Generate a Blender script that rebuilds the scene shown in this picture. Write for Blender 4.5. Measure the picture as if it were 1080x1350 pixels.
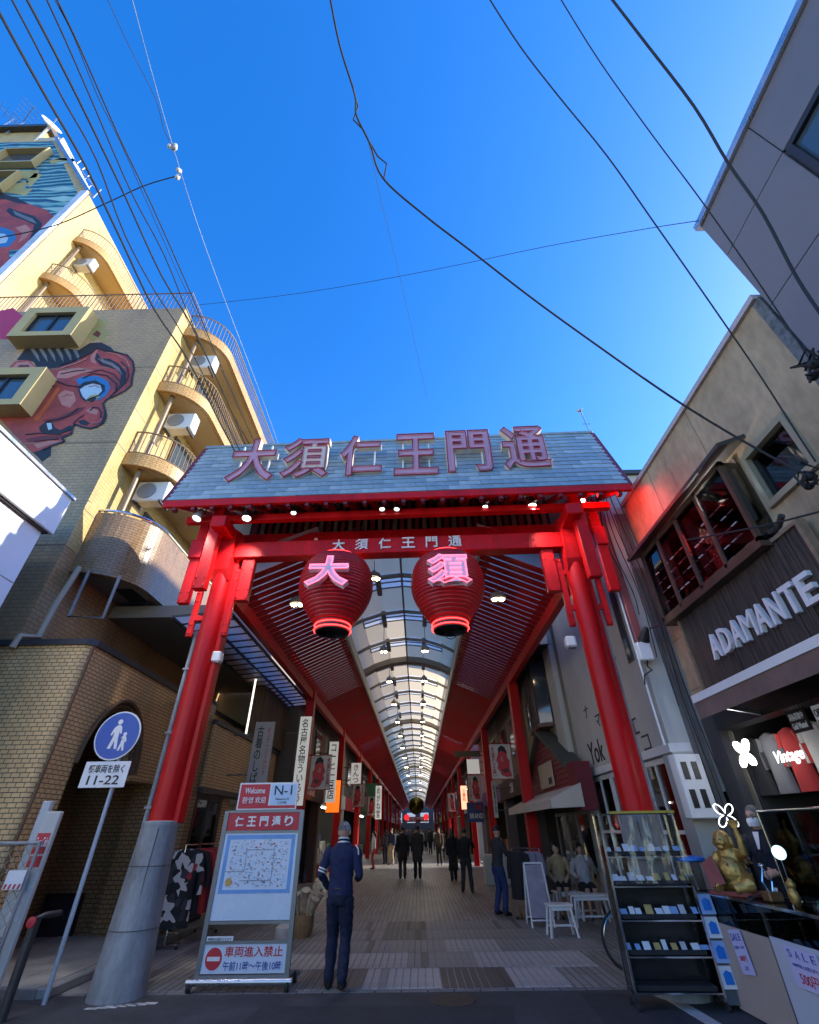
import bpy, bmesh, math, random
from mathutils import Vector, Matrix
from mathutils.bvhtree import BVHTree
from mathutils.noise import noise as mnoise
for _o in list(bpy.data.objects): bpy.data.objects.remove(_o)
SC = bpy.context.scene; COL = SC.collection
R = math.radians
random.seed(7)
# ------------------------------------------------------------------ camera
FPX, PITCH, ROLL, YAW, HCAM = 590.0, R(35.4), R(0.83), R(0.5), 1.6
CAMROT = Matrix.Rotation(YAW, 3, 'Z') @ Matrix.Rotation(math.pi/2 + PITCH, 3, 'X') @ Matrix.Rotation(-ROLL, 3, 'Z')
cd = bpy.data.cameras.new('camera'); cam = bpy.data.objects.new('camera', cd); COL.objects.link(cam)
cam.matrix_world = Matrix.Translation((0, 0, HCAM)) @ CAMROT.to_4x4()
cd.sensor_fit = 'VERTICAL'; cd.sensor_height = 36.0; cd.lens = FPX/1350*36.0
cd.clip_start = 0.05; cd.clip_end = 3000
SC.camera = cam
def A(u, v, x=None, y=None, z=None):
    "a photograph pixel carried to the plane x=, y= or z= of the place"
    d = CAMROT @ Vector(((u-540)/FPX, (675-v)/FPX, -1))
    t = x/d.x if x is not None else (y/d.y if y is not None else (z-HCAM)/d.z)
    return Vector((0, 0, HCAM)) + d*t
# ------------------------------------------------------------------ light
SUN_EL, SUN_AZ = R(28), R(9)            # azimuth: turned from +X (south) towards +Y (east)
sdir = Vector((math.cos(SUN_EL)*math.cos(SUN_AZ), math.cos(SUN_EL)*math.sin(SUN_AZ), math.sin(SUN_EL)))
W = bpy.data.worlds.new('World'); SC.world = W; W.use_nodes = True
wn = W.node_tree.nodes; wl = W.node_tree.links
sky = wn.new('ShaderNodeTexSky'); sky.sky_type = 'NISHITA'; sky.sun_disc = False
sky.sun_elevation = SUN_EL; sky.sun_rotation = math.pi/2 - SUN_AZ
sky.altitude = 300; sky.air_density = 1.0; sky.dust_density = 0.45; sky.ozone_density = 2.0
wn['Background'].inputs['Strength'].default_value = 0.132
hs = wn.new('ShaderNodeHueSaturation'); hs.inputs['Saturation'].default_value = 1.40; hs.inputs['Hue'].default_value = 0.512
wl.new(sky.outputs[0], hs.inputs['Color']); wl.new(hs.outputs[0], wn['Background'].inputs['Color'])
sl = bpy.data.lights.new('sun', 'SUN'); sl.energy = 2.15; sl.angle = R(0.5); sl.color = (1, 0.93, 0.82)
so = bpy.data.objects.new('sun', sl); COL.objects.link(so)
so.rotation_euler = sdir.to_track_quat('Z', 'Y').to_euler(); so.location = (30, 5, 30)
SC.view_settings.view_transform = 'Standard'; SC.view_settings.look = 'None'
SC.view_settings.gamma = 1; SC.view_settings.use_curve_mapping = False
SC.view_settings.exposure = 1.85
SC.render.engine = 'CYCLES'
cy = SC.cycles
cy.use_denoising = True; cy.max_bounces = 8; cy.transparent_max_bounces = 14; cy.transmission_bounces = 6
cy.diffuse_bounces = 5; cy.sample_clamp_indirect = 6; cy.caustics_reflective = False; cy.caustics_refractive = False
# ------------------------------------------------------------------ materials
MT = {}
def _mat(name):
    m = bpy.data.materials.new(name); m.use_nodes = True; MT[name] = m
    nt = m.node_tree; b = nt.nodes['Principled BSDF']
    return m, nt, b
def uvmap(nt, scale=(1, 1, 1), obj=False):
    tc = nt.nodes.new('ShaderNodeTexCoord'); mp = nt.nodes.new('ShaderNodeMapping')
    mp.inputs['Scale'].default_value = scale
    nt.links.new(tc.outputs['Object' if obj else 'UV'], mp.inputs[0]); return mp
def vary(nt, col, amt, scale, b, obj=True, stretch=(1, 1, 1), rough=None, rough_amt=0.12, bump=0.0):
    "surface colour broken up with two noises, roughness and relief with it"
    mp = uvmap(nt, stretch, obj)
    n1 = nt.nodes.new('ShaderNodeTexNoise'); n1.inputs['Scale'].default_value = scale; n1.inputs['Detail'].default_value = 6
    n2 = nt.nodes.new('ShaderNodeTexNoise'); n2.inputs['Scale'].default_value = scale*9; n2.inputs['Detail'].default_value = 4
    nt.links.new(mp.outputs[0], n1.inputs[0]); nt.links.new(mp.outputs[0], n2.inputs[0])
    ad = nt.nodes.new('ShaderNodeMath'); ad.operation = 'MULTIPLY_ADD'
    nt.links.new(n2.outputs['Fac'], ad.inputs[0]); ad.inputs[1].default_value = 0.4; nt.links.new(n1.outputs['Fac'], ad.inputs[2])
    mr = nt.nodes.new('ShaderNodeMapRange'); mr.inputs['From Min'].default_value = 0.4; mr.inputs['From Max'].default_value = 1.0
    mr.inputs['To Min'].default_value = 1-amt; mr.inputs['To Max'].default_value = 1+amt*0.6
    nt.links.new(ad.outputs[0], mr.inputs['Value'])
    mx = nt.nodes.new('ShaderNodeVectorMath'); mx.operation = 'SCALE'
    if hasattr(col, 'is_output'): nt.links.new(col, mx.inputs[0])
    else: mx.inputs[0].default_value = col[:3]
    nt.links.new(mr.outputs[0], mx.inputs['Scale'])
    nt.links.new(mx.outputs[0], b.inputs['Base Color'])
    if rough is not None:
        r2 = nt.nodes.new('ShaderNodeMapRange'); r2.inputs['From Min'].default_value = 0.4; r2.inputs['From Max'].default_value = 1.0
        r2.inputs['To Min'].default_value = max(0.03, rough-rough_amt); r2.inputs['To Max'].default_value = min(1, rough+rough_amt)
        nt.links.new(ad.outputs[0], r2.inputs['Value']); nt.links.new(r2.outputs[0], b.inputs['Roughness'])
    if bump:
        bp = nt.nodes.new('ShaderNodeBump'); bp.inputs['Strength'].default_value = bump; bp.inputs['Distance'].default_value = 0.02
        nt.links.new(ad.outputs[0], bp.inputs['Height']); nt.links.new(bp.outputs[0], b.inputs['Normal'])
    return mx
def paint(name, col, rough=0.5, amt=0.12, scale=1.5, metal=0.0, bump=0.0, stretch=(1, 1, 1), coat=0.0):
    m, nt, b = _mat(name)
    b.inputs['Metallic'].default_value = metal
    if coat: b.inputs['Coat Weight'].default_value = coat; b.inputs['Coat Roughness'].default_value = 0.15
    vary(nt, col, amt, scale, b, True, stretch, rough, 0.1, bump); return m
def emit(name, col, st):
    m, nt, b = _mat(name)
    b.inputs['Base Color'].default_value = (*col, 1); b.inputs['Emission Color'].default_value = (*col, 1)
    b.inputs['Emission Strength'].default_value = st; return m
def glassm(name, tint=(0.9, 0.95, 1.0), refl=0.5, dark=0.0):
    "thin pane: clear with a mirror-like sheen"
    m, nt, b = _mat(name)
    tr = nt.nodes.new('ShaderNodeBsdfTransparent'); tr.inputs[0].default_value = (*tint, 1)
    gl = nt.nodes.new('ShaderNodeBsdfGlossy'); gl.inputs['Roughness'].default_value = 0.03
    fr = nt.nodes.new('ShaderNodeFresnel'); fr.inputs[0].default_value = 1.45
    ma = nt.nodes.new('ShaderNodeMath'); ma.operation = 'MULTIPLY'; ma.inputs[1].default_value = refl*2
    nt.links.new(fr.outputs[0], ma.inputs[0])
    mx = nt.nodes.new('ShaderNodeMixShader'); nt.links.new(ma.outputs[0], mx.inputs[0])
    nt.links.new(tr.outputs[0], mx.inputs[1]); nt.links.new(gl.outputs[0], mx.inputs[2])
    nt.links.new(mx.outputs[0], nt.nodes['Material Output'].inputs[0]); return m
def translucent(name, col, f=0.5, rough=0.6):
    m, nt, b = _mat(name)
    vary(nt, col, 0.1, 1.3, b, True, (1, 1, 1), rough)
    t = nt.nodes.new('ShaderNodeBsdfTranslucent'); t.inputs[0].default_value = (*col, 1)
    mx = nt.nodes.new('ShaderNodeMixShader'); mx.inputs[0].default_value = f
    nt.links.new(b.outputs[0], mx.inputs[1]); nt.links.new(t.outputs[0], mx.inputs[2])
    nt.links.new(mx.outputs[0], nt.nodes['Material Output'].inputs[0]); return m
def tiles(name, c1, c2, mortar, bw, rh, ms=0.012, rough=0.45, stain=0.25, off=0.5, bump=0.5):
    m, nt, b = _mat(name)
    mp = uvmap(nt)
    br = nt.nodes.new('ShaderNodeTexBrick'); br.offset = off
    br.inputs['Color1'].default_value = (*c1, 1); br.inputs['Color2'].default_value = (*c2, 1); br.inputs['Mortar'].default_value = (*mortar, 1)
    br.inputs['Scale'].default_value = 1; br.inputs['Mortar Size'].default_value = ms; br.inputs['Mortar Smooth'].default_value = 0.3
    br.inputs['Bias'].default_value = 0; br.inputs['Brick Width'].default_value = bw; br.inputs['Row Height'].default_value = rh
    nt.links.new(mp.outputs[0], br.inputs[0])
    vary(nt, br.outputs['Color'], stain, 0.6, b, True, (1.6, 1.6, 0.5), rough, 0.15)
    bp = nt.nodes.new('ShaderNodeBump'); bp.invert = True; bp.inputs['Strength'].default_value = bump; bp.inputs['Distance'].default_value = 0.01
    nt.links.new(br.outputs['Fac'], bp.inputs['Height']); nt.links.new(bp.outputs[0], b.inputs['Normal'])
    return m
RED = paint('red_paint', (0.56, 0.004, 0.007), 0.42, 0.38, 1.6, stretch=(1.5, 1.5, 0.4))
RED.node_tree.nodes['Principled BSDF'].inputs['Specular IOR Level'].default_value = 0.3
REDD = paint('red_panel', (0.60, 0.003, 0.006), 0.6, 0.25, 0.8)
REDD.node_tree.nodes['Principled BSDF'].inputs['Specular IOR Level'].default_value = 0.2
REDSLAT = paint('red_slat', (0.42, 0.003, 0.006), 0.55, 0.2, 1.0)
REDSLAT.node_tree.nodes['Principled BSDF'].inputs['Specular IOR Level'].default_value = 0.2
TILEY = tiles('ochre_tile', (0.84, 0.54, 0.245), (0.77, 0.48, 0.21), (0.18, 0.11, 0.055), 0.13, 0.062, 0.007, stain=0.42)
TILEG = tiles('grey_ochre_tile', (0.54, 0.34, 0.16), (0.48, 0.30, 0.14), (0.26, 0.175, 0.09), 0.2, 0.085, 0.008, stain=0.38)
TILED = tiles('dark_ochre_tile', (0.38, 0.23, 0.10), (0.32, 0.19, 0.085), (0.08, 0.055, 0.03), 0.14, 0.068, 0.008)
TILEW = tiles('cream_yellow_tile', (0.61, 0.43, 0.165), (0.56, 0.39, 0.145), (0.41, 0.29, 0.12), 0.2, 0.085, 0.007, stain=0.28)
TILEO = tiles('orange_tile', (0.62, 0.36, 0.12), (0.56, 0.32, 0.10), (0.25, 0.15, 0.07), 0.13, 0.062, 0.007)
CREAM = paint('cream_render', (0.62, 0.44, 0.20), 0.7, 0.12, 0.7)
BROWNBAL = tiles('brown_tile', (0.40, 0.25, 0.12), (0.35, 0.21, 0.10), (0.15, 0.09, 0.05), 0.13, 0.062, 0.007, rough=0.3)
ASPH = paint('asphalt', (0.055, 0.056, 0.060), 0.85, 0.6, 2.2, bump=0.6)
CONC = paint('concrete', (0.26, 0.25, 0.24), 0.85, 0.25, 1.5, bump=0.15)
STEELG = paint('galvanised_grey', (0.30, 0.31, 0.32), 0.65, 0.55, 3.5, metal=0.1, stretch=(1, 1, 0.35), bump=0.1)
SILV = paint('brushed_silver', (0.55, 0.56, 0.58), 0.3, 0.1, 3, metal=0.9)
CHROME = paint('chrome', (0.75, 0.76, 0.78), 0.12, 0.05, 3, metal=1.0)
WHITE = paint('white_paint', (0.78, 0.78, 0.77), 0.5, 0.08, 1.5)
WHITEP = paint('white_panel', (0.74, 0.75, 0.77), 0.35, 0.06, 0.6)
OFFW = paint('offwhite_render', (0.55, 0.54, 0.50), 0.8, 0.18, 0.9, stretch=(1, 1, 0.4))
BLACK = paint('black_plastic', (0.015, 0.015, 0.017), 0.45, 0.2, 3)
BLACKM = paint('black_matt', (0.02, 0.02, 0.022), 0.8, 0.2, 3)
RUBBER = paint('rubber', (0.02, 0.02, 0.02), 0.75, 0.2, 5)
DARKM = paint('dark_metal', (0.07, 0.065, 0.06), 0.45, 0.2, 2, metal=0.4)
BROWNM = paint('brown_metal', (0.10, 0.065, 0.045), 0.4, 0.2, 2, metal=0.2)
BEIGE = paint('stained_beige_render', (0.44, 0.325, 0.20), 0.85, 0.55, 1.3, stretch=(1, 1, 0.45), bump=0.2)
BEIGE2 = paint('pale_beige_render', (0.50, 0.45, 0.37), 0.85, 0.25, 0.9, stretch=(1, 1, 0.45))
GREYB = paint('slate_grey_panel', (0.16, 0.15, 0.17), 0.5, 0.12, 0.5)
PEBBLE = paint('pebble_dash', (0.15, 0.16, 0.17), 0.9, 0.7, 14, bump=0.8)
WOODD = paint('weathered_dark_wood', (0.068, 0.05, 0.04), 0.75, 1.0, 4, stretch=(9, 9, 0.5), bump=0.35)
WOODB = paint('brown_wood', (0.17, 0.10, 0.06), 0.6, 0.5, 3, stretch=(5, 5, 0.5))
WOODL = paint('pale_board', (0.50, 0.42, 0.31), 0.6, 0.15, 3)
SIDING = paint('tan_siding', (0.33, 0.26, 0.17), 0.7, 0.3, 2, bump=0.1)
DKRED = paint('barn_red_board', (0.20, 0.03, 0.035), 0.6, 0.3, 3)
MAROON = paint('maroon_paint', (0.16, 0.012, 0.022), 0.5, 0.2, 2)
SLATE = [paint('slate_%s' % n, c, 0.38, 0.3, 4, bump=0.12) for n, c in (('blue_grey', (0.26, 0.33, 0.37)), ('green_grey', (0.31, 0.38, 0.40)), ('pale_grey', (0.38, 0.44, 0.46)))]
PAVE = [paint('paver_%s' % n, c, 0.6, 0.45, 2.2, bump=0.2) for n, c in (('light', (0.45, 0.44, 0.425)), ('mid', (0.30, 0.288, 0.272)), ('brown', (0.165, 0.148, 0.13)), ('dark', (0.085, 0.075, 0.07)))]
VAULT = translucent('cream_vault_sheet', (0.95, 0.77, 0.51), 0.5)
PANE = translucent('milky_pane', (0.85, 0.84, 0.80), 0.7, 0.25)
AWNW = paint('cream_canvas', (0.58, 0.52, 0.44), 0.8, 0.12, 1.5)
LAMPW = emit('lamp_white', (1.0, 0.95, 0.85), 1.8)
LAMPY = emit('lamp_warm', (1.0, 0.84, 0.5), 14.0)
NEONR = emit('neon_red', (1.0, 0.03, 0.03), 2.2)
NEONP = emit('neon_pink', (1.0, 0.12, 0.2), 1.0)
NEONW = emit('neon_white', (1.0, 1.0, 1.0), 1.0)
TUBEL = emit('fluorescent_tube', (0.95, 1.0, 0.95), 6.0)
GLASS = glassm('clear_glass', (0.93, 0.96, 0.97), 0.6)
GLASSD = glassm('smoked_window', (0.45, 0.50, 0.55), 1.3)
def window_mat():
    m, nt, b = _mat('window_glass')
    b.inputs['Base Color'].default_value = (0.05, 0.075, 0.10, 1); b.inputs['Roughness'].default_value = 0.06
    b.inputs['Specular IOR Level'].default_value = 0.9; return m
WINM = window_mat()
REDPR = paint('sign_red', (0.52, 0.025, 0.04), 0.5, 0.06, 2)
BLUEPR = paint('sign_blue', (0.002, 0.075, 0.40), 0.4, 0.05, 2)
BLUEL = paint('pale_blue_print', (0.42, 0.60, 0.82), 0.5, 0.25, 6)
INK = paint('black_ink', (0.025, 0.025, 0.03), 0.6, 0.05, 2)
REDINK = paint('red_ink', (0.50, 0.02, 0.03), 0.6, 0.05, 2)
BLUEINK = paint('blue_ink', (0.05, 0.09, 0.35), 0.6, 0.05, 2)
ORANGE = emit('orange_lightbox', (1.0, 0.16, 0.01), 0.35)
WLIGHT = emit('white_lightbox', (0.8, 0.8, 0.76), 0.10)
GOLD = paint('gold_paint', (0.55, 0.36, 0.11), 0.42, 0.6, 18, metal=0.8, bump=0.5)
GREYSIGN = paint('grey_sign_board', (0.36, 0.345, 0.33), 0.6, 0.1, 2)
# ------------------------------------------------------------------ mesh builder
class MB:
    def __init__(s): s.v = []; s.f = []; s.mi = []; s.m = 0
    def face(s, pts):
        k = len(s.v); s.v += [Vector(p) for p in pts]; s.f.append(tuple(range(k, k+len(pts)))); s.mi.append(s.m); return s
    def _add(s, vs, fs):
        k = len(s.v); s.v += [Vector(p) for p in vs]
        for f in fs: s.f.append(tuple(k+i for i in f)); s.mi.append(s.m)
        return s
    def box(s, x0, x1, y0, y1, z0, z1):
        return s._add([(x0,y0,z0),(x1,y0,z0),(x1,y1,z0),(x0,y1,z0),(x0,y0,z1),(x1,y0,z1),(x1,y1,z1),(x0,y1,z1)],
                      [(0,3,2,1),(4,5,6,7),(0,1,5,4),(1,2,6,5),(2,3,7,6),(3,0,4,7)])
    def bbox(s, x0, x1, y0, y1, z0, z1, b=0.01):
        "box with chamfered edges"
        bm = bmesh.new(); bmesh.ops.create_cube(bm, size=1)
        for v in bm.verts: v.co = Vector(((x0+x1)/2+v.co.x*(x1-x0), (y0+y1)/2+v.co.y*(y1-y0), (z0+z1)/2+v.co.z*(z1-z0)))
        bmesh.ops.bevel(bm, geom=bm.edges[:], offset=b, segments=1, affect='EDGES')
        bm.verts.index_update(); s._add([v.co.copy() for v in bm.verts], [[v.index for v in f.verts] for f in bm.faces]); bm.free(); return s
    def bar(s, p0, p1, w, h, up=(0, 0, 1)):
        "rectangular bar from p0 to p1, w wide, h along up"
        p0 = Vector(p0); p1 = Vector(p1); d = (p1-p0).normalized(); u = Vector(up)
        r = d.cross(u)
        if r.length < 1e-4: r = d.cross(Vector((0, 1, 0)))
        r.normalize(); u = r.cross(d).normalized(); r *= w/2; u *= h/2
        return s._add([p0-r-u, p0+r-u, p0+r+u, p0-r+u, p1-r-u, p1+r-u, p1+r+u, p1-r+u],
                      [(0,1,2,3),(7,6,5,4),(0,4,5,1),(1,5,6,2),(2,6,7,3),(3,7,4,0)])
    def tube(s, pts, r, n=8, cap=True, radii=None, closed=False):
        pts = [Vector(p) for p in pts]; k = len(s.v); N = len(pts); prev = None
        for i, p in enumerate(pts):
            a = pts[(i-1) % N] if (i or closed) else p; c = pts[(i+1) % N] if (i < N-1 or closed) else p
            d = (c-a).normalized()
            if prev is None:
                u = d.cross(Vector((0, 0, 1)));
                if u.length < 1e-3: u = d.cross(Vector((0, 1, 0)))
            else: u = prev - d*prev.dot(d)
            u.normalize(); prev = u; w = d.cross(u); rr = radii[i] if radii else r
            for j in range(n):
                t = 2*math.pi*j/n; s.v.append(p + u*math.cos(t)*rr + w*math.sin(t)*rr)
        for i in range(N if closed else N-1):
            for j in range(n):
                a = k+i*n+j; b = k+i*n+(j+1) % n; i2 = (i+1) % N
                s.f.append((a, b, k+i2*n+(j+1) % n, k+i2*n+j)); s.mi.append(s.m)
        if cap and not closed:
            s.f.append(tuple(k+j for j in reversed(range(n)))); s.mi.append(s.m)
            s.f.append(tuple(k+(N-1)*n+j for j in range(n))); s.mi.append(s.m)
        return s
    def cyl(s, p0, p1, r, r1=None, n=16): return s.tube([p0, p1], r, n, True, [r, r if r1 is None else r1])
    def lathe(s, c, prof, n=24, ax=(0, 0, 1)):
        "profile of (radius, height) turned about ax through c"
        c = Vector(c); q = Vector((0, 0, 1)).rotation_difference(Vector(ax)); k = len(s.v)
        for (r, h) in prof:
            for j in range(n):
                t = 2*math.pi*j/n; s.v.append(c + q @ Vector((r*math.cos(t), r*math.sin(t), h)))
        for i in range(len(prof)-1):
            for j in range(n):
                s.f.append((k+i*n+j, k+i*n+(j+1) % n, k+(i+1)*n+(j+1) % n, k+(i+1)*n+j)); s.mi.append(s.m)
        s.f.append(tuple(k+j for j in reversed(range(n)))); s.mi.append(s.m)
        s.f.append(tuple(k+(len(prof)-1)*n+j for j in range(n))); s.mi.append(s.m)
        return s
    def prism(s, poly, d):
        "flat polygon (3-D points) given thickness by vector d"
        d = Vector(d); p = [Vector(q) for q in poly]; n = len(p); k = len(s.v)
        s.v += p + [q+d for q in p]
        s.f.append(tuple(k+i for i in range(n))); s.f.append(tuple(k+n+i for i in reversed(range(n)))); s.mi += [s.m, s.m]
        for i in range(n):
            j = (i+1) % n; s.f.append((k+i, k+n+i, k+n+j, k+j)); s.mi.append(s.m)
        return s
    def disc(s, c, ax, r, t, n=28, rx=None):
        c = Vector(c); ax = Vector(ax).normalized(); u = ax.cross(Vector((0, 0, 1)))
        if u.length < 1e-3: u = Vector((1, 0, 0))
        u.normalize(); w = u.cross(ax)
        return s.prism([c+u*math.cos(2*math.pi*i/n)*(rx or r)+w*math.sin(2*math.pi*i/n)*r for i in range(n)], ax*t)
    def ball(s, c, rx, ry=None, rz=None, seg=14, ring=9):
        ry = ry or rx; rz = rz or rx; c = Vector(c); k = len(s.v)
        for i in range(1, ring):
            a = math.pi*i/ring
            for j in range(seg):
                t = 2*math.pi*j/seg; s.v.append(c+Vector((rx*math.sin(a)*math.cos(t), ry*math.sin(a)*math.sin(t), -rz*math.cos(a))))
        s.v += [c+Vector((0, 0, -rz)), c+Vector((0, 0, rz))]; b = len(s.v)-2; t_ = b+1
        for i in range(ring-2):
            for j in range(seg):
                s.f.append((k+i*seg+j, k+i*seg+(j+1) % seg, k+(i+1)*seg+(j+1) % seg, k+(i+1)*seg+j)); s.mi.append(s.m)
        for j in range(seg):
            s.f.append((b, k+(j+1) % seg, k+j)); s.f.append((t_, k+(ring-2)*seg+j, k+(ring-2)*seg+(j+1) % seg)); s.mi += [s.m, s.m]
        return s
    def mesh(s, name, inv=None, smooth=False):
        me = bpy.data.meshes.new(name)
        vs = [inv @ v for v in s.v] if inv is not None else s.v
        me.from_pydata([tuple(v) for v in vs], [], s.f)
        bm = bmesh.new(); bm.from_mesh(me); bmesh.ops.recalc_face_normals(bm, faces=bm.faces); bm.to_mesh(me); bm.free()
        uv = me.uv_layers.new(name='UVMap'); W_ = s.v; dat = [0.0]*(2*len(me.loops))
        for p in me.polygons:
            n = p.normal; ax, ay, az = abs(n.x), abs(n.y), abs(n.z)
            for li in p.loop_indices:
                q = W_[me.loops[li].vertex_index]
                if az > ax and az > ay: a, b = q.x, q.y
                elif ax > ay: a, b = q.y, q.z
                else: a, b = q.x, q.z
                dat[2*li] = a; dat[2*li+1] = b
        uv.data.foreach_set('uv', dat)
        me.polygons.foreach_set('material_index', s.mi)
        if smooth: me.polygons.foreach_set('use_smooth', [True]*len(me.polygons))
        return me
def smooth_by_angle(me, ang=40):
    me.polygons.foreach_set('use_smooth', [True]*len(me.polygons))
    bm = bmesh.new(); bm.from_mesh(me)
    for e in bm.edges: e.smooth = not (len(e.link_faces) == 2 and e.calc_face_angle(0) > R(ang))
    bm.to_mesh(me); bm.free()
SPLIT = {'frame_post', 'frame_stile', 'frame_rail', 'ground_pier', 'shop_pier', 'folding_arm', 'clamp', 'side_wall', 'rear_foot', 'hanger', 'bay_rail', 'recess_wall', 'shop_back_wall', 'eyes', 'brows', 'support', 'bracket', 'lintel_trim', 'map_mark', 'stock', 'letter_bracket', 'shelf_rail', 'top_rail', 'red_panel', 'rod', 'glasses', 'pane', 'purlin', 'sale_line'}
def islands(mb):
    "the separate pieces of a builder, each as a builder of its own"
    par = list(range(len(mb.v)))
    def find(a):
        while par[a] != a: par[a] = par[par[a]]; a = par[a]
        return a
    for f in mb.f:
        for i in f[1:]: par[find(i)] = find(f[0])
    out = {}
    for f, k in zip(mb.f, mb.mi):
        q = out.setdefault(find(f[0]), (MB(), {})); b, mp = q; g = []
        for i in f:
            if i not in mp: mp[i] = len(b.v); b.v.append(mb.v[i])
            g.append(mp[i])
        b.f.append(tuple(g)); b.mi.append(k)
    return [q[0] for q in out.values()]
class Thing:
    def __init__(s, name, label, cat, loc=(0, 0, 0), rz=0, group=None, local=False, kind=None):
        o = bpy.data.objects.new(name, None); COL.objects.link(o); o.location = loc; o.rotation_euler = (0, 0, rz)
        o.empty_display_size = 0.2
        o['label'] = label; o['category'] = cat
        if group: o['group'] = group
        if kind: o['kind'] = kind
        s.o = o; s.mw = Matrix.Translation(loc) @ Matrix.Rotation(rz, 4, 'Z'); s.inv = None if local else s.mw.inverted()
    def add(s, name, mb, mat, parent=None, label=None, kind=None, smooth=False):
        if name in SPLIT and isinstance(mb, MB):
            os_ = [s._add(name, q, mat, parent, label, kind, smooth) for q in islands(mb)]; return os_[0]
        return s._add(name, mb, mat, parent, label, kind, smooth)
    def _add(s, name, mb, mat, parent=None, label=None, kind=None, smooth=False):
        me = mb if isinstance(mb, bpy.types.Mesh) else mb.mesh(name, s.inv)
        if smooth: smooth_by_angle(me, smooth if smooth > 1 else 40)
        o = bpy.data.objects.new(name, me); COL.objects.link(o); o.parent = parent or s.o
        if len(me.materials) == 0:
            for m in (mat if isinstance(mat, (list, tuple)) else [mat]): me.materials.append(m)
        if label: o['label'] = label
        if kind: o['kind'] = kind
        return o
    def inst(s, name, me, parent=None, loc=(0, 0, 0), rot=None):
        "another piece that shares mesh data"
        o = bpy.data.objects.new(name, me); COL.objects.link(o); o.parent = parent or s.o
        m = Matrix.Translation(loc) @ (rot.to_4x4() if rot else Matrix.Identity(4))
        o.matrix_local = (s.inv @ m) if s.inv is not None else m
        return o
def single(name, mb, mat, label, cat, group=None, kind=None, smooth=False):
    "a thing that is one mesh"
    c = sum(mb.v, Vector())/len(mb.v); lo = min(v.z for v in mb.v); loc = Vector((c.x, c.y, lo))
    me = mb.mesh(name, Matrix.Translation(-loc))
    if smooth: smooth_by_angle(me)
    o = bpy.data.objects.new(name, me); COL.objects.link(o); o.location = loc
    for m in (mat if isinstance(mat, (list, tuple)) else [mat]): me.materials.append(m)
    if label: o['label'] = label
    if cat: o['category'] = cat
    if group: o['group'] = group
    if kind: o['kind'] = kind
    return o
def struct(name, mb, mat):
    o = single(name, mb, mat, None, None, kind='structure'); return o
def spart(parent, name, mb, mat, kind=None):
    "a piece of the setting under a structure object"
    me = mb.mesh(name, Matrix.Translation(-parent.location)); o = bpy.data.objects.new(name, me); COL.objects.link(o); o.parent = parent
    for m in (mat if isinstance(mat, (list, tuple)) else [mat]): me.materials.append(m)
    if kind: o['kind'] = kind
    return o
def copy_tree(o, loc, rz=None, label=None, parent=None):
    c = o.copy(); COL.objects.link(c); c.parent = parent
    if parent is None:
        c.location = loc
        if rz is not None: c.rotation_euler = (0, 0, rz)
        if label: c['label'] = label
    for ch in list(o.children): copy_tree(ch, None, None, None, c)
    return c
# ------------------------------------------------------------------ lettering
_tc = {}
def glyphs(body, bold=0.0, ext=0.01, outline=0.0, space=1.0, line=1.0, align='CENTER', shear=0):
    key = (body, bold, ext, outline, space, line, align, shear)
    if key in _tc: return _tc[key]
    c = bpy.data.curves.new('lettering', 'FONT'); c.body = body; c.align_x = align
    c.space_character = space; c.space_line = line; c.offset = bold; c.resolution_u = 3; c.shear = shear
    if outline: c.fill_mode = 'NONE'; c.bevel_depth = outline; c.bevel_resolution = 1
    else: c.extrude = ext
    o = bpy.data.objects.new('lettering', c); COL.objects.link(o)
    dg = bpy.context.evaluated_depsgraph_get(); dg.update()
    me = bpy.data.meshes.new_from_object(o.evaluated_get(dg))
    vs = [v.co.copy() for v in me.vertices]; fs = [tuple(p.vertices) for p in me.polygons]
    bpy.data.objects.remove(o); bpy.data.curves.remove(c); bpy.data.meshes.remove(me)
    _tc[key] = (vs, fs); return vs, fs
def letter(mb, body, cen, right, up, w=None, h=None, bold=0.0, ext=0.004, outline=0.0, space=1.0, line=1.0, align='CENTER', stretch=True, shear=0):
    "lay lettering into mb, centred on cen, fitted into w x h; ext is real depth in metres"
    vs, fs = glyphs(body, bold, 0.05, outline, space, line, align, shear)
    x0 = min(v.x for v in vs); x1 = max(v.x for v in vs); y0 = min(v.y for v in vs); y1 = max(v.y for v in vs)
    sx = w/(x1-x0) if w else None; sy = h/(y1-y0) if h else None
    if sx is None: sx = sy
    if sy is None: sy = sx
    if not stretch: sx = sy = min(sx, sy)
    rt = Vector(right).normalized(); u = Vector(up).normalized(); n = rt.cross(u)
    cx, cyy = (x0+x1)/2, (y0+y1)/2; cen = Vector(cen)
    if outline:
        s_ = (sx+sy)/2
        return mb._add([cen+rt*(v.x-cx)*sx+u*(v.y-cyy)*sy+n*v.z*s_ for v in vs], fs)
    return mb._add([cen+rt*(v.x-cx)*sx+u*(v.y-cyy)*sy+n*(v.z*20*ext/2) for v in vs], fs)
def vert(body): return '\n'.join(body)
XR, YU = Vector((1, 0, 0)), Vector((0, 0, 1))
FACE_W = (Vector((1, 0, 0)), Vector((0, 0, 1)))       # writing that faces -Y (towards the viewer)
FACE_L = (Vector((0, -1, 0)), Vector((0, 0, 1)))      # writing on a wall that faces -X
FACE_R = (Vector((0, 1, 0)), Vector((0, 0, 1)))       # writing on a wall that faces +X
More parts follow.
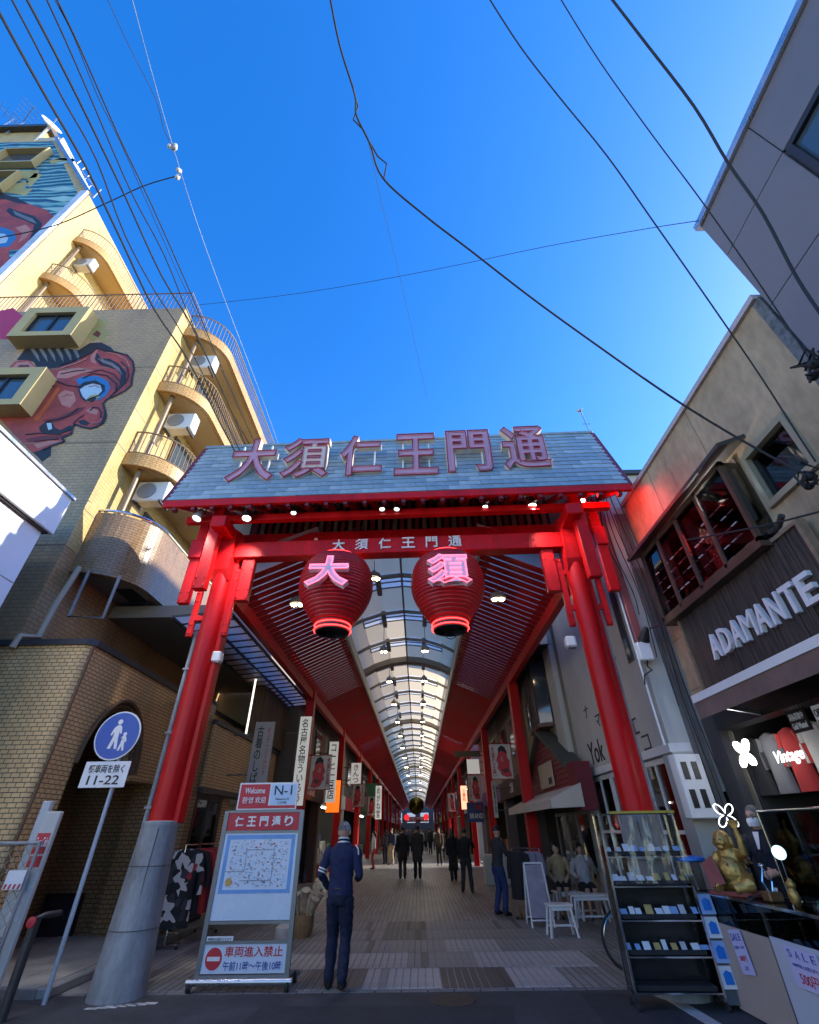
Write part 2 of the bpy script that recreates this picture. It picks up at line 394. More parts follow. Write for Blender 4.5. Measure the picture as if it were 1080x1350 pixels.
# ================================================================== GROUND
g = MB(); g.box(-400, 400, -60, 900, -0.5, 0.0)
ground = struct('ground', g, CONC)
rd = MB(); rd.box(-60, 60, -8, 7.86, 0.0, 0.004)
road = struct('road', rd, ASPH)
pv = MB(); pv.box(-3.95, 3.55, 7.87, 150, 0.0, 0.006)
def paving_mat():
    m, nt, b = _mat('arcade_paving')
    mp = uvmap(nt)
    br = nt.nodes.new('ShaderNodeTexBrick'); br.offset = 0.5
    br.inputs['Color1'].default_value = (0.30, 0.288, 0.27, 1); br.inputs['Color2'].default_value = (0.225, 0.212, 0.195, 1); br.inputs['Mortar'].default_value = (0.04, 0.037, 0.035, 1)
    br.inputs['Scale'].default_value = 1; br.inputs['Brick Width'].default_value = 1.0; br.inputs['Row Height'].default_value = 0.105
    br.inputs['Mortar Size'].default_value = 0.008; br.inputs['Bias'].default_value = 0
    rt = nt.nodes.new('ShaderNodeMapping'); rt.inputs['Rotation'].default_value = (0, 0, math.pi/2)
    nt.links.new(mp.outputs[0], rt.inputs[0]); nt.links.new(rt.outputs[0], br.inputs[0])
    vary(nt, br.outputs['Color'], 0.45, 0.8, b, True, (1, 1, 1), 0.5, 0.15); return m
pavement = struct('pavement', pv, paving_mat())
# long pavers of the first rows, each its own piece
_pm = {}
def paver_mesh(k):
    if k not in _pm:
        mb = MB(); w, l = 0.088, 0.975
        mb._add([(-w/2, 0, 0), (w/2, 0, 0), (w/2, l, 0), (-w/2, l, 0), (-w/2+.004, .004, .012), (w/2-.004, .004, .012), (w/2-.004, l-.004, .012), (-w/2+.004, l-.004, .012)],
                [(4, 5, 6, 7), (0, 1, 5, 4), (1, 2, 6, 5), (2, 3, 7, 6), (3, 0, 4, 7)])
        me = mb.mesh('paver'); me.materials.append(PAVE[k]); _pm[k] = me
    return _pm[k]
random.seed(11)
rows_ = [(7.90, 0, -1.55, 1.85), (8.89, 1, -2.9, 2.55), (9.88, 2, -3.2, 3.0), (10.87, 3, -3.2, 3.0), (11.86, 4, -3.2, 3.0), (12.85, 5, -3.2, 3.0)]
nn = 0
def block_tone(row, x):
    b = math.floor((x+3.5+0.37*row*1.0)/0.93)
    rr = random.Random(row*77+b*13)
    if row == 0: return [0, 2, 2, 0, 3, 0, 2, 0][b % 8]
    if row == 1: return 0 if b % 4 else 1
    if row == 2: return 1 if b % 5 else 0
    return 2 if -0.75 < x < 0.1 else 1
for (y, row, xa, xb) in rows_:
    n_ = int((xb-xa)/0.1)
    for i in range(n_):
        if nn >= 298: break
        x = xa+0.05+i*0.1
        k = block_tone(row, x)
        if random.random() < 0.05: k = min(3, k+1)
        o = bpy.data.objects.new('paver', paver_mesh(k)); COL.objects.link(o); o.parent = pavement
        o.location = Vector((x+random.uniform(-.001, .001), y+random.uniform(-.004, .004), 0.0015+random.uniform(0, .0015))) - pavement.location + Vector((0, 0, 0.0))
        o.rotation_euler = (0, 0, random.uniform(-.003, .003)); nn += 1
# the pavement in front of the left building: flagstones with a low kerb
lp = MB(); lp.box(-16, -4.62, 7.62, 60, 0.0, 0.09)
left_pavement = struct('left_pavement', lp, CONC)
kb = MB(); 
for i in range(9): kb.bbox(-4.62, -4.47, 7.62+i*0.9, 8.51+i*0.9, 0.0, 0.1, 0.012)
kerb = struct('kerb', kb, paint('kerb_stone', (0.30, 0.30, 0.29), 0.8, 0.3, 4, bump=0.2))
fl = MB()
random.seed(3)
for i in range(4):
    for j in range(6):
        x0 = -6.6+i*0.49; y0 = 7.66+j*0.6
        fl.bbox(x0+.006, x0+0.484, y0+.006, y0+.594, 0.085, 0.098+random.uniform(0, .003), 0.004)
fl_o = spart(left_pavement, 'flagstone', fl, paint('flagstone', (0.36, 0.35, 0.32), 0.8, 0.3, 2.2, bump=0.15), kind='stuff')
rp = MB(); rp.box(3.56, 30, 7.75, 60, 0.0, 0.05); right_pavement = struct('right_pavement', rp, CONC)
rl = MB()
p1 = A(862, 1300, z=0.006); p2 = A(945, 1347, z=0.006)
rl.prism([(2.72, 7.95, .004), (2.87, 7.95, .004), (3.02, 5.2, .004), (2.87, 5.2, .004)], (0, 0, .004))
worn = paint('worn_white_line', (0.55, 0.55, 0.54), 0.8, 0.4, 5)
road_line = struct('road_line', rl, worn)
rl2 = MB()
for k in range(7):
    a = A(120+k*13, 1330-k*1.2, z=.006); q = random.uniform(.5, 1)
    rl2.prism([a+Vector((-.1*q, -.03, 0)), a+Vector((.08, -.05*q, 0)), a+Vector((.1*q, .03, 0)), a+Vector((-.06, .045*q, 0))], (0, 0, .003))
road_marking = struct('road_marking', rl2, worn)
rpch = MB(); rpch.prism([(-1.9, 6.4, .004), (.9, 6.3, .004), (1.0, 7.2, .004), (-1.8, 7.3, .004)], (0, 0, .002)); rpch.prism([(1.8, 5.9, .004), (2.6, 5.8, .004), (2.65, 7.6, .004), (1.85, 7.65, .004)], (0, 0, .002))
road_patch = struct('road_patch', rpch, paint('asphalt_patch', (0.038, 0.039, 0.043), 0.9, 0.5, 4, bump=0.5))
mh = MB(); mh.lathe((.35, 7.45, .002), [(.27, 0), (.27, .007), (.255, .008)], 32); manhole_cover = struct('manhole_cover', mh, paint('cast_iron', (.05, .048, .045), .6, .5, 12, metal=.5, bump=.6))
drn = MB()
for k in range(26): drn.box(-4.4+k*.32, -4.1+k*.32, 7.76, 7.85, .001, .009)
drain_cover = struct('drain_cover', drn, paint('drain_concrete', (.20, .195, .19), .85, .4, 5, bump=.3))
# ================================================================== ARCADE
XL, XRt, XC = -3.65, 3.0, -0.33        # column lines and middle
INL, INR = -2.02, 1.36                 # inner edges of the red soffits
ZO, ZI = 5.5, 6.27                     # soffit heights at the outer and the inner edge
YA, YB = 7.88, 128.0
arc = Thing('shopping_arcade', 'long covered arcade with red slatted soffits and pale glazed vault', 'arcade', (XC, YA, 0))
colY = [15.7, 23.4, 31.1, 38.8, 46.5, 54.2, 61.9, 69.6, 85, 100]
for yy0 in colY:
    for xx in (XL-0.0, XRt+0.05):
        yy = yy0+(.7 if xx < 0 else -.9)
        m = MB(); m.bbox(xx-.14, xx+.14, yy-.16, yy+.16, 0.006, ZO+.2, 0.015)
        arc.add('column', m, RED)
for sx, xo, xi in ((-1, XL, INL), (1, XRt, INR)):
    m = MB(); m.bar((xo, YA-.3, ZO-.02), (xo, YB, ZO-.02), .16, .30); arc.add('edge_beam', m, RED)
    m = MB(); m.bar((xi, YA, ZI+.14), (xi, YB, ZI+.14), .06, .34); arc.add('inner_fascia', m, paint('pale_fascia', (0.62, 0.58, 0.5), .6) if sx < 0 else MT['pale_fascia'])
    # slats over the open bays, one piece each
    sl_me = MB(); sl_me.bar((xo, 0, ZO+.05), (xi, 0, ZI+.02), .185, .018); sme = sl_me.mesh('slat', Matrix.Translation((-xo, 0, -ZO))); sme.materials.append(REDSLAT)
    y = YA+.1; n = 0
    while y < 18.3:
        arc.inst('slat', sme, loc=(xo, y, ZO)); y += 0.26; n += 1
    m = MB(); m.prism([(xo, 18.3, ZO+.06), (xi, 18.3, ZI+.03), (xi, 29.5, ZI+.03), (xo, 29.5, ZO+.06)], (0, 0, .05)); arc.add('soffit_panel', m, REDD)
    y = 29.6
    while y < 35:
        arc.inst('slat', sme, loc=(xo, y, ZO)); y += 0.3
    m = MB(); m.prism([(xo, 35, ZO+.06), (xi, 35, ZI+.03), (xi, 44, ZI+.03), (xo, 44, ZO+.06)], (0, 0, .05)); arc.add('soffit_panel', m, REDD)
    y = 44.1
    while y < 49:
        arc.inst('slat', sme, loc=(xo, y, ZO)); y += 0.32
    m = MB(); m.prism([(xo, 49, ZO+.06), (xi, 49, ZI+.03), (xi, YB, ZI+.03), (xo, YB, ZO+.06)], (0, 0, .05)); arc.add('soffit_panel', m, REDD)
    # translucent sheeting above the slats, so that daylight shows through the gaps
    m = MB(); m.face([(xo-sx*-.1, YA, ZO+.62), (xi, YA, ZI+.6), (xi, 50, ZI+.6), (xo-sx*-.1, 50, ZO+.62)])
    arc.add('roof_sheet', m, translucent('corrugated_sheet', (0.75, 0.72, 0.68), .55) if sx < 0 else MT['corrugated_sheet'])
    m = MB(); m.bar((xo+sx*.06, YA, ZO+.3), (xo+sx*.06, YB, ZO+.3), .05, .55); arc.add('gutter_board', m, REDD)
# vault: bays of 2.45 m, a glazed strip and a cream sheet in each
VN = 6
def vpt(i, y, dz=0.0):
    t = i/VN; x = INL-.25 + (INR-INL+.5)*t
    return Vector((x, y, 6.62+0.62*(1-(2*t-1)**2) + dz))
bay = 2.45; y = YA+.35; nb = 0
while y < 118:
    far = y > 60
    if not far:
        gl = .85
        for i in range(VN):
            m = MB(); a, b_ = vpt(i, y+.04), vpt(i+1, y+.04); c_, d_ = vpt(i+1, y+gl), vpt(i, y+gl)
            m.face([a, b_, c_, d_]); arc.add('pane' if 0 < i < VN-1 else 'end_sheet', m, PANE if 0 < i < VN-1 else VAULT)
        m = MB()
        for i in (1, 3, 5): m.bar(vpt(i, y, -.02), vpt(i, y+gl, -.02), .03, .05)
        for q in (.3, .6, 1):
            for i in range(1, VN-1): m.bar(vpt(i, y+gl*q, -.02), vpt(i+1, y+gl*q, -.02), .022, .04)
        arc.add('glazing_bar', m, MT['rib_grey'] if 'rib_grey' in MT else paint('rib_grey', (0.30, 0.27, 0.23), .6))
        m = MB()
        for i in (2, 4): m.bar(vpt(i, y, -.06), vpt(i, y+gl+.25, -.06), .13, .12)
        arc.add('purlin', m, MT['rib_grey'])
        m = MB()
        for i in range(VN): m.face([vpt(i, y+gl), vpt(i+1, y+gl), vpt(i+1, y+bay+.04), vpt(i, y+bay+.04)])
        arc.add('vault_sheet', m, VAULT)
    else:
        m = MB()
        for i in range(VN): m.face([vpt(i, y), vpt(i+1, y), vpt(i+1, y+bay-.05), vpt(i, y+bay-.05)])
        arc.add('vault_sheet', m, VAULT if nb % 2 else PANE)
    m = MB(); thick = .4 if nb % 5 == 4 else .06
    for i in range(VN): m.bar(vpt(i, y, -.1), vpt(i+1, y, -.1), thick, .09 if thick < .2 else .2)
    arc.add('rib', m, MT['rib_grey'])
    y += bay; nb += 1
m = MB(); m.bar(vpt(3, YA+.3, -.09), vpt(3, 118, -.09), .05, .1); arc.add('ridge_bar', m, MT['rib_grey'])
for sx, xi in ((-1, INL-.25), (1, INR+.25)):
    m = MB(); m.box(xi-.03, xi+.03, YA+.2, YB, ZI+.05, 6.66); arc.add('vault_upstand', m, OFFW)
m = MB(); m.prism([(3.02, 12.2, ZO+.16), (3.02, 29.8, ZO+.16), (3.75, 29.8, ZO+.2), (3.75, 12.2, ZO+.2)], (0, 0, .04)); m.prism([(3.02, 34.2, ZO+.16), (3.02, YB, ZO+.16), (3.75, YB, ZO+.2), (3.75, 34.2, ZO+.2)], (0, 0, .04)); m.prism([(-3.67, 17.1, ZO+.16), (-3.67, YB, ZO+.16), (-4.3, YB, ZO+.2), (-4.3, 17.1, ZO+.2)], (0, 0, .04))
arc.add('added_side_cover', m, BLACKM)  # black sheets added to block sky light and darken the shop walls
# side skylight strip between the arcade and the tiled building
m = MB()
s0, s1 = -4.95, -3.8
for i in range(2):
    for j in range(20):
        xa = s0+(s1-s0)*i/2; xb = s0+(s1-s0)*(i+1)/2; ya = 8.6+j*.42
        q = MB(); q.face([(xa+.012, ya+.012, 5.22+.05*i), (xb-.012, ya+.012, 5.27+.05*i), (xb-.012, ya+.408, 5.27+.05*i), (xa+.012, ya+.408, 5.22+.05*i)])
        arc.add('side_pane', q, PANE)
for j in range(21): m.bar((s0, 8.6+j*.42, 5.21), (s1, 8.6+j*.42, 5.31), .024, .04)
for i in range(3): m.bar((s0+(s1-s0)*i/2, 8.6, 5.2+.05*i), (s0+(s1-s0)*i/2, 17, 5.2+.05*i), .04, .06)
arc.add('side_glazing_bar', m, DARKM)
# ================================================================== GATE
gate = Thing('arcade_gate', 'tall red entrance gate with slate roof and big pink roof letters', 'gate', (XC, 7.62, 0), R(-1.6), local=True)
CX = 3.35
def bolts(th, pts, ax, parent, mat=None):
    m = MB()
    for p in pts: m.lathe(p, [(.016, 0), (.016, .01), (.008, .014)], 6, ax=ax)
    return th.add('bolts', m, mat or RED, parent, kind='stuff')
for s in (-1, 1):
    x = s*CX
    m = MB(); m.lathe((x, 0, 0), [(.33, 0), (.325, .03), (.235, 1.70), (.235, 1.72)], 28)
    b_ = gate.add('column_base', m, STEELG, smooth=35)
    for zz, rr_ in ((.62, .2985), (1.25, .2625)):
        m = MB(); m.tube([(x+rr_*math.cos(a*math.pi/16), rr_*math.sin(a*math.pi/16), zz) for a in range(32)], .004, 5, closed=True); gate.add('base_joint', m, DARKM, b_)
    m = MB(); m.lathe((x, 0, 1.69), [(.243, 0), (.243, .05), (.18, .06)], 28); gate.add('base_collar', m, STEELG, b_, smooth=35)
    m = MB(); m.bar((x-.10*s, -.285, .1), (x-.10*s, -.218, 1.66), .012, .012); gate.add('seam', m, DARKM, b_)
    m = MB(); m.cyl((x, 0, 1.72), (x, 0, 6.6), .175, n=28); gate.add('column', m, RED, smooth=35)
    m = MB(); m.bbox(x+.13, x+.25, -.02, .2, 1.72, 6.5, .01); gate.add('column_web', m, RED)
    m = MB(); m.cyl((x+s*.30, .12, 0.3), (x+s*.30, .12, 4.6), .035, n=10)
    for zz in (1.9, 2.9, 3.9): m.box(x+s*.24, x+s*.345, .07, .17, zz, zz+.03)
    gate.add('conduit', m, STEELG, smooth=35)
    for (dx, y0, y1, z0, z1, w, nm) in ((.56, -.20, -.08, 5.02, 6.9, .20, 'bracket_plate'), (.16, -.52, -.36, 5.15, 6.95, .22, 'bracket_plate'),
                                        (.37, -.03, .05, 4.45, 5.35, .10, 'bracket_strut'), (-.27, -.03, .05, 4.45, 5.78, .11, 'bracket_strut'), (-.46, -.07, .07, 5.1, 5.97, .24, 'bracket_plate')):
        m = MB(); xx = x+s*dx; m.bbox(xx-w/2, xx+w/2, y0, y1, z0, z1, .012); bp_ = gate.add(nm, m, RED)
        bolts(gate, [(xx+q*(w/2-.03), y0, zz) for q in (-1, 1) for zz in (z0+.06, z0+.22, z1-.22, z1-.06)], (0, -1, 0), bp_)
    m = MB(); m.bbox(x+s*.46, x+s*.68, -.24, -.05, 5.95, 6.34, .012); gate.add('bracket_block', m, RED)
    for zz in (4.75, 5.45):
        m = MB(); m.box(min(x-s*.27, x-s*.1), max(x-s*.27, x-s*.1), -.025, .045, zz, zz+.09); gate.add('bracket_rung', m, RED)
    m = MB(); m.box(min(x+s*.37, x+s*.1), max(x+s*.37, x+s*.1), -.025, .045, 4.75, 4.84); gate.add('bracket_rung', m, RED)
    m = MB(); m.bbox(x-.14, x+.14, -.75, .6, 6.32, 6.56, .015); gate.add('arm', m, RED)
    # corbel block with a curved underside
    m = MB(); m.prism([(x-.16, -.24, 6.56), (x-.16, -.24, 6.0), (x-.16, -.2, 5.7), (x-.16, -.13, 5.5), (x-.16, .2, 5.5), (x-.16, .2, 6.56)], (.32, 0, 0)); gate.add('corbel', m, RED)
m = MB(); m.bbox(-CX+.16, CX-.16, -.13, .13, 5.98, 6.32, .012); beam = gate.add('cross_beam', m, RED)
for xx in (-2.55, -1.9, 1.95, 2.6):
    m = MB(); m.box(xx, xx+.008, -.134, -.13, 5.99, 6.31); gate.add('beam_seam', m, MAROON, beam)
bolts(gate, [(xx+dx_, -.13, zz) for xx in (-2.55, -1.9, 1.95, 2.6) for dx_ in (-.06, .07) for zz in (6.03, 6.15, 6.27)], (0, -1, 0), beam)
for i, ch in enumerate('大須仁王門通'):
    tm = MB(); letter(tm, ch, (-1.13+i*.455, -.150, 6.17), XR, YU, h=.24, bold=.016, ext=.025, stretch=False); gate.add('beam_letter', tm, WHITE, beam)
m = MB(); m.bbox(-CX-.9, CX+.9, .32, .5, 6.56, 6.8, .012); gate.add('rear_beam', m, RED)
m = MB(); m.bbox(-CX-.8, CX+.8, -.5, -.36, 6.6, 6.74, .01); gate.add('front_purlin', m, RED)
# rafters under the eaves
for i in range(19):
    x = -4.3+i*8.6/18
    m = MB(); m.bar((x, -.82, 6.80), (x, .75, 7.62), .09, .12); gate.add('rafter', m, RED)
# upright slats that close the roof space
for i in range(40):
    x = -3.15+i*6.3/39
    m = MB(); m.box(x-.045, x+.045, .47, .51, 6.30, 7.7); gate.add('screen_slat', m, WOODB if i % 2 else MAROON)
m = MB(); m.box(-3.3, 3.3, .56, .58, 6.3, 7.7); gate.add('screen_back', m, BLACKM)
# roof: two steep slopes
HE = 4.42; EY, EZ, RY, RZ = -.87, 6.86, -.17, 8.9
def roofpt(x, t, d=0.0):
    n = Vector((0, -(RZ-EZ), (RY-EY))).normalized()*1.0
    n = Vector((0, -(RZ-EZ), RY-EY)); n = Vector((0, -(RZ-EZ), (RY-EY)))
    nn_ = Vector((0, -(RZ-EZ), RY-EY)).normalized(); nn_ = Vector((0, -abs(RZ-EZ), abs(RY-EY))).normalized()
    return Vector((x, EY+(RY-EY)*t, EZ+(RZ-EZ)*t)) + nn_*d
m = MB(); m.prism([(-HE, EY+.03, EZ-.01), (HE, EY+.03, EZ-.01), (HE, RY+.03, RZ), (-HE, RY+.03, RZ)], (0, .05, 0)); gate.add('roof_deck', m, REDD)
m = MB(); m.prism([(-HE, RY+.08, RZ), (HE, RY+.08, RZ), (HE, 1.0, 7.2), (-HE, 1.0, 7.2)], (0, 0, -.06)); gate.add('rear_slope', m, SLATE[0])
m = MB(); m.bbox(-HE-.03, HE+.03, EY-.03, EY+.05, EZ-.16, EZ-.01, .01); gate.add('eaves_board', m, RED)
m = MB(); m.bbox(-HE-.03, HE+.03, RY-.05, RY+.12, RZ-.02, RZ+.05, .01); gate.add('ridge_cap', m, MT['slate_blue_grey'])
for s in (-1, 1):
    m = MB(); m.bar((s*(HE+.02), EY, EZ-.02), (s*(HE+.02), RY, RZ-.02), .05, .1, (1, 0, 0)); gate.add('verge_board', m, MAROON)
for i in range(24):
    x = -HE+.2+i*(2*HE-.4)/23
    if abs(x) < 4.5:
        m = MB(); m.box(x-.035, x+.035, EY+.0, EY+.10, EZ-.23, EZ-.16); gate.add('eaves_dentil', m, MAROON)
rows, cols = 14, 21; random.seed(5)
sw = 2*HE/cols; hyp = math.hypot(RZ-EZ, RY-EY); sh = 1.0/rows
_sm = {}
def slate_mesh(k, w):
    key = (k, round(w, 3))
    if key not in _sm:
        q = MB(); q._add([(-w/2+.003, 0, .018), (w/2-.003, 0, .018), (w/2-.003, hyp*sh*1.12, .004), (-w/2+.003, hyp*sh*1.12, .004), (-w/2+.003, 0, 0), (w/2-.003, 0, 0), (w/2-.003, hyp*sh*1.12, -.002), (-w/2+.003, hyp*sh*1.12, -.002)],
                         [(0, 1, 2, 3), (4, 5, 1, 0), (5, 6, 2, 1), (7, 4, 0, 3), (7, 6, 5, 4)])
        me = q.mesh('slate'); me.materials.append(SLATE[k]); _sm[key] = me
    return _sm[key]
ex = Vector((1, 0, 0)); ey = Vector((0, RY-EY, RZ-EZ)).normalized(); ez = ex.cross(ey)
rotm = Matrix((ex, ey, ez)).transposed()
ns = 0
for r_ in range(rows):
    half = r_ % 2
    xs = [(-HE+sw*(c+.5), sw) for c in range(cols)] if not half else [(-HE+sw*.25, sw/2)] + [(-HE+sw*(c+1), sw) for c in range(cols-1)] + [(HE-sw*.25, sw/2)]
    for (x, w) in xs:
        k = random.choices((0, 1, 2), (5, 3, 2))[0]
        p = roofpt(x, r_*sh); gate.inst('slate', slate_mesh(k, w), loc=p+ez*(.004+random.uniform(0, .005)), rot=rotm @ Matrix.Rotation(random.uniform(-.006, .006), 3, 'Z')); ns += 1
# big roof letters
LY = 6.93-7.62
PINKF = paint('faded_pink_face', (0.52, 0.30, 0.38), 0.45, 0.12, 3)
CREAMS = paint('cream_return', (0.70, 0.64, 0.52), 0.6, 0.1, 2)
for i, (ch, u0, u1, v0, v1) in enumerate((('大', 300, 365, 577, 634), ('須', 371, 436, 577, 630), ('仁', 448, 505, 575, 628), ('王', 519, 578, 574, 629), ('門', 588, 648, 571, 626), ('通', 660, 723, 567, 624))):
    lo = A((u0+u1)/2, v1, y=6.95); hi = A((u0+u1)/2, v0, y=6.95); l_ = A(u0, (v0+v1)/2, y=6.95); r_ = A(u1, (v0+v1)/2, y=6.95)
    cen = gate.mw.inverted() @ Vector(((l_.x+r_.x)/2, 6.95, (lo.z+hi.z)/2)); cen.y = LY
    w, h = (r_.x-l_.x)*.98, hi.z-lo.z
    tm = MB(); letter(tm, ch, cen+Vector((0, .05, 0)), XR, YU, w=w, h=h, bold=.028, ext=.13); L_ = gate.add('roof_letter', tm, CREAMS)
    tm = MB(); letter(tm, ch, cen+Vector((0, -.022, 0)), XR, YU, w=w*.985, h=h*.985, bold=.022, ext=.008); gate.add('letter_face', tm, PINKF, L_)
    tm = MB(); letter(tm, ch, cen+Vector((0, -.032, 0)), XR, YU, w=w*1.0, h=h*1.0, bold=.028, outline=.011); gate.add('letter_edge', tm, paint('faded_red_edge', (.30, .03, .04), .5) if i == 0 else MT['faded_red_edge'], L_)
    tm = MB(); letter(tm, ch, cen+Vector((0, -.036, 0)), XR, YU, w=w*.90, h=h*.92, bold=.004, outline=.007); gate.add('neon_tube', tm, paint('unlit_pink_tube', (.75, .28, .36), .3) if i == 0 else MT['unlit_pink_tube'], L_)
    fr = MB()
    for s in (-.3, .3):
        zb = EZ+(RZ-EZ)*0.33
        fr.bar((cen.x+s*w, cen.y+.1, cen.z-h*.45), (cen.x+s*w, cen.y+.42, cen.z-h*.2), .03, .03); fr.bar((cen.x+s*w, cen.y+.1, cen.z-h*.5), (cen.x+s*w, cen.y+.1, cen.z+h*.4), .03, .03)
    gate.add('letter_bracket', fr, WHITE, L_)
# ================================================================== LEFT TILED APARTMENT BLOCK
tw = Thing('apartment_block', 'tall ochre tiled apartment block with curved balconies and painted face mural', 'building', (-9, 10, 0))
TX, TY, TZ = -7.0, 7.6, 15.0
m = MB(); m.box(-30, TX, TY, 26, 4.2, TZ)
tw.add('lower_wall', m, [TILEG])
# street side wall in cream tile, 3 mm proud of the block
m = MB(); m.box(TX, TX+.012, TY-.0, 26, 6.35, TZ-.02); tw.add('street_wall', m, TILEW)
m = MB(); m.box(-7.02, TX+.03, TY+.002, 26, TZ-.25, TZ+.04); tw.add('roof_edge', m, TILEW)
# expansion joints across the mural wall
for zz in (6.35, 9.2, 12.05):
    m = MB(); m.box(-30, TX, TY-.006, TY+.0, zz, zz+.03); tw.add('joint', m, paint('joint_line', (.22, .18, .12), .8) if zz < 7 else MT['joint_line'])
for zz in (6.35+.9, 9.2, 10.4, 12.05, 13.4):
    m = MB(); m.box(TX+.010, TX+.016, TY, 8.1, zz, zz+.02); tw.add('joint', m, MT['joint_line'])
# upper, set-back tower with a diagonal cut
UX, UY, UZ = -14.0, 7.75, 24.6
m = MB(); m.prism([(UX, UY, TZ), (UX, UY, UZ), (-18.8, UY, 32.2), (-40, UY, 32.2), (-40, UY, TZ)], (0, 16, 0)); tw.add('upper_wall', m, TILEW)
# the painted wall of the upper tower
def mural_noise(name, ca, cb, cc, sc):
    mm, nt, b = _mat(name)
    mp = uvmap(nt, (1, 1, 1.6), True)
    wv = nt.nodes.new('ShaderNodeTexWave'); wv.inputs['Scale'].default_value = sc; wv.inputs['Distortion'].default_value = 9; wv.inputs['Detail'].default_value = 3; wv.inputs['Detail Scale'].default_value = .9
    wv.bands_direction = 'Z'
    nt.links.new(mp.outputs[0], wv.inputs[0]); cr = nt.nodes.new('ShaderNodeValToRGB')
    e = cr.color_ramp.elements; e[0].position = .15; e[0].color = (*ca, 1); e[1].position = .6; e[1].color = (*cb, 1)
    e3 = cr.color_ramp.elements.new(.93); e3.color = (*cc, 1)
    nt.links.new(wv.outputs['Fac'], cr.inputs[0]); vary(nt, cr.outputs[0], .2, 1.0, b, True, (1, 1, 1), .6); return mm
MURB = mural_noise('mural_waves', (.012, .07, .14), (.03, .19, .27), (.20, .42, .42), .45)
MURY = paint('mural_ochre', (.42, .36, .13), .6, .3, 1)
m = MB(); m.prism([(UX-.35, UY, TZ+.3), (UX-.35, UY, UZ-.2), (-18.95, UY, 32.0), (-40, UY, 32.0), (-40, UY, TZ+.3)], (0, -.006, 0)); mur = tw.add('mural_sea', m, MURB)
m = MB(); m.bar((UX-.1, UY-.12, TZ+.1), (UX-.1, UY-.12, UZ), .3, .12, (0, 1, 0)); tw.add('corner_flashing', m, paint('bright_flashing', (.72, .74, .76), .3, .3, 1.2, metal=.2, stretch=(1, 1, .4)))
m = MB(); m.bar((UX+.05, UY-.06, UZ), (-18.8, UY-.06, 32.2), .16, .2, (0, 1, 0)); tw.add('sloping_coping', m, SILV)
m = MB(); m.bar((UX+.3, UY+.0, UZ+.35), (-17.2, UY+.0, 30), .04, .04, (0, 1, 0)); m.bar((UX+.3, UY+.0, UZ-.3), (UX+.3, UY, UZ+.6), .04, .04)
for k in range(5): m.bar((UX+.25-k*.62, UY, UZ+k*.98-.1), (UX+.3-k*.62, UY, UZ+.4+k*.98), .03, .03)
tw.add('slope_rail', m, SILV)
def flat(pts, y=None, t=.006, s=5.4, ox=0, oy=380):
    "picture outline carried onto the wall plane y"
    return [Vector((q.x, y, q.z)) for q in (A(ox+u/s, oy+v/s, y=y) for (u, v) in pts)]
def wallshape(name, pts, col, lvl, parent=None, y=TY, s=5.4, oy=380):
    m = MB(); m.prism(flat(pts, y-.004-lvl*.003, s=s, oy=oy), (0, .004, 0)); return tw.add(name, m, col, parent)
MR = paint('mural_red', (.38, .055, .045), .6, .6, .8); MRD = paint('mural_dark_red', (.15, .02, .025), .6, .2, 1); MRL = paint('mural_pink', (.50, .20, .17), .6, .3, 1)
MK = paint('mural_black', (.012, .013, .022), .6, .3, 1); MBL = paint('mural_blue', (.02, .16, .42), .6, .2, 1); MWB = paint('mural_pale_blue', (.42, .55, .68), .6, .2, 1); MMG = paint('mural_magenta', (.45, .025, .10), .6, .1, 1)
MGR = paint('mural_grey', (.16, .17, .19), .6, .3, 1)
face = wallshape('mural_face', [(60, 570), (110, 520), (200, 505), (260, 560), (420, 545), (560, 500), (640, 460), (690, 420), (760, 440), (830, 455), (905, 475), (945, 520), (955, 580), (940, 640), (935, 690), (890, 730), (820, 765), (760, 790), (735, 820), (745, 860), (755, 910), (735, 960), (690, 985), (640, 998), (580, 985), (530, 965), (515, 1000), (510, 1035), (440, 1065), (460, 1090), (370, 1120), (300, 1150), (230, 1170), (170, 1110), (100, 1040), (0, 930), (0, 860), (90, 760), (60, 640)], MR, 0)
wallshape('mural_hair', [(120, 510), (180, 430), (300, 400), (440, 420), (560, 440), (640, 390), (720, 385), (790, 420), (820, 455), (740, 450), (690, 425), (620, 475), (540, 520), (430, 560), (340, 575), (265, 570), (240, 525), (190, 508)], MK, 1, face)
for k in range(6): wallshape('mural_hair_strand', [(215+k*60, 430), (240+k*60, 425), (275+k*58, 480), (285+k*56, 525), (262+k*58, 500)], MGR, 2, face)
wallshape('mural_ear', [(75, 580), (120, 530), (200, 520), (250, 560), (240, 600), (180, 590), (120, 600)], MRL, 1, face)
wallshape('mural_ear_hollow', [(100, 585), (140, 545), (205, 545), (225, 585), (160, 580)], MRD, 2, face)
wallshape('mural_brow', [(690, 455), (720, 500), (780, 500), (850, 540), (900, 600), (890, 680), (830, 740), (800, 755), (850, 690), (862, 620), (830, 580), (770, 560), (710, 545), (675, 500)], MK, 2, face)
wallshape('mural_brow_light', [(715, 490), (745, 512), (800, 530), (850, 565), (872, 620), (845, 590), (790, 550), (730, 530)], MGR, 3, face)
wallshape('mural_brow_ridge', [(645, 480), (690, 435), (700, 470), (672, 500), (690, 540), (650, 525)], MRL, 1, face)
wallshape('mural_forehead_light', [(420, 590), (560, 565), (680, 590), (600, 600), (480, 640), (400, 640)], MRL, 1, face)
wallshape('mural_socket', [(540, 650), (600, 625), (700, 625), (770, 660), (785, 710), (750, 770), (690, 800), (640, 790), (690, 770), (730, 720), (700, 680), (620, 680), (570, 700)], MBL, 1, face)
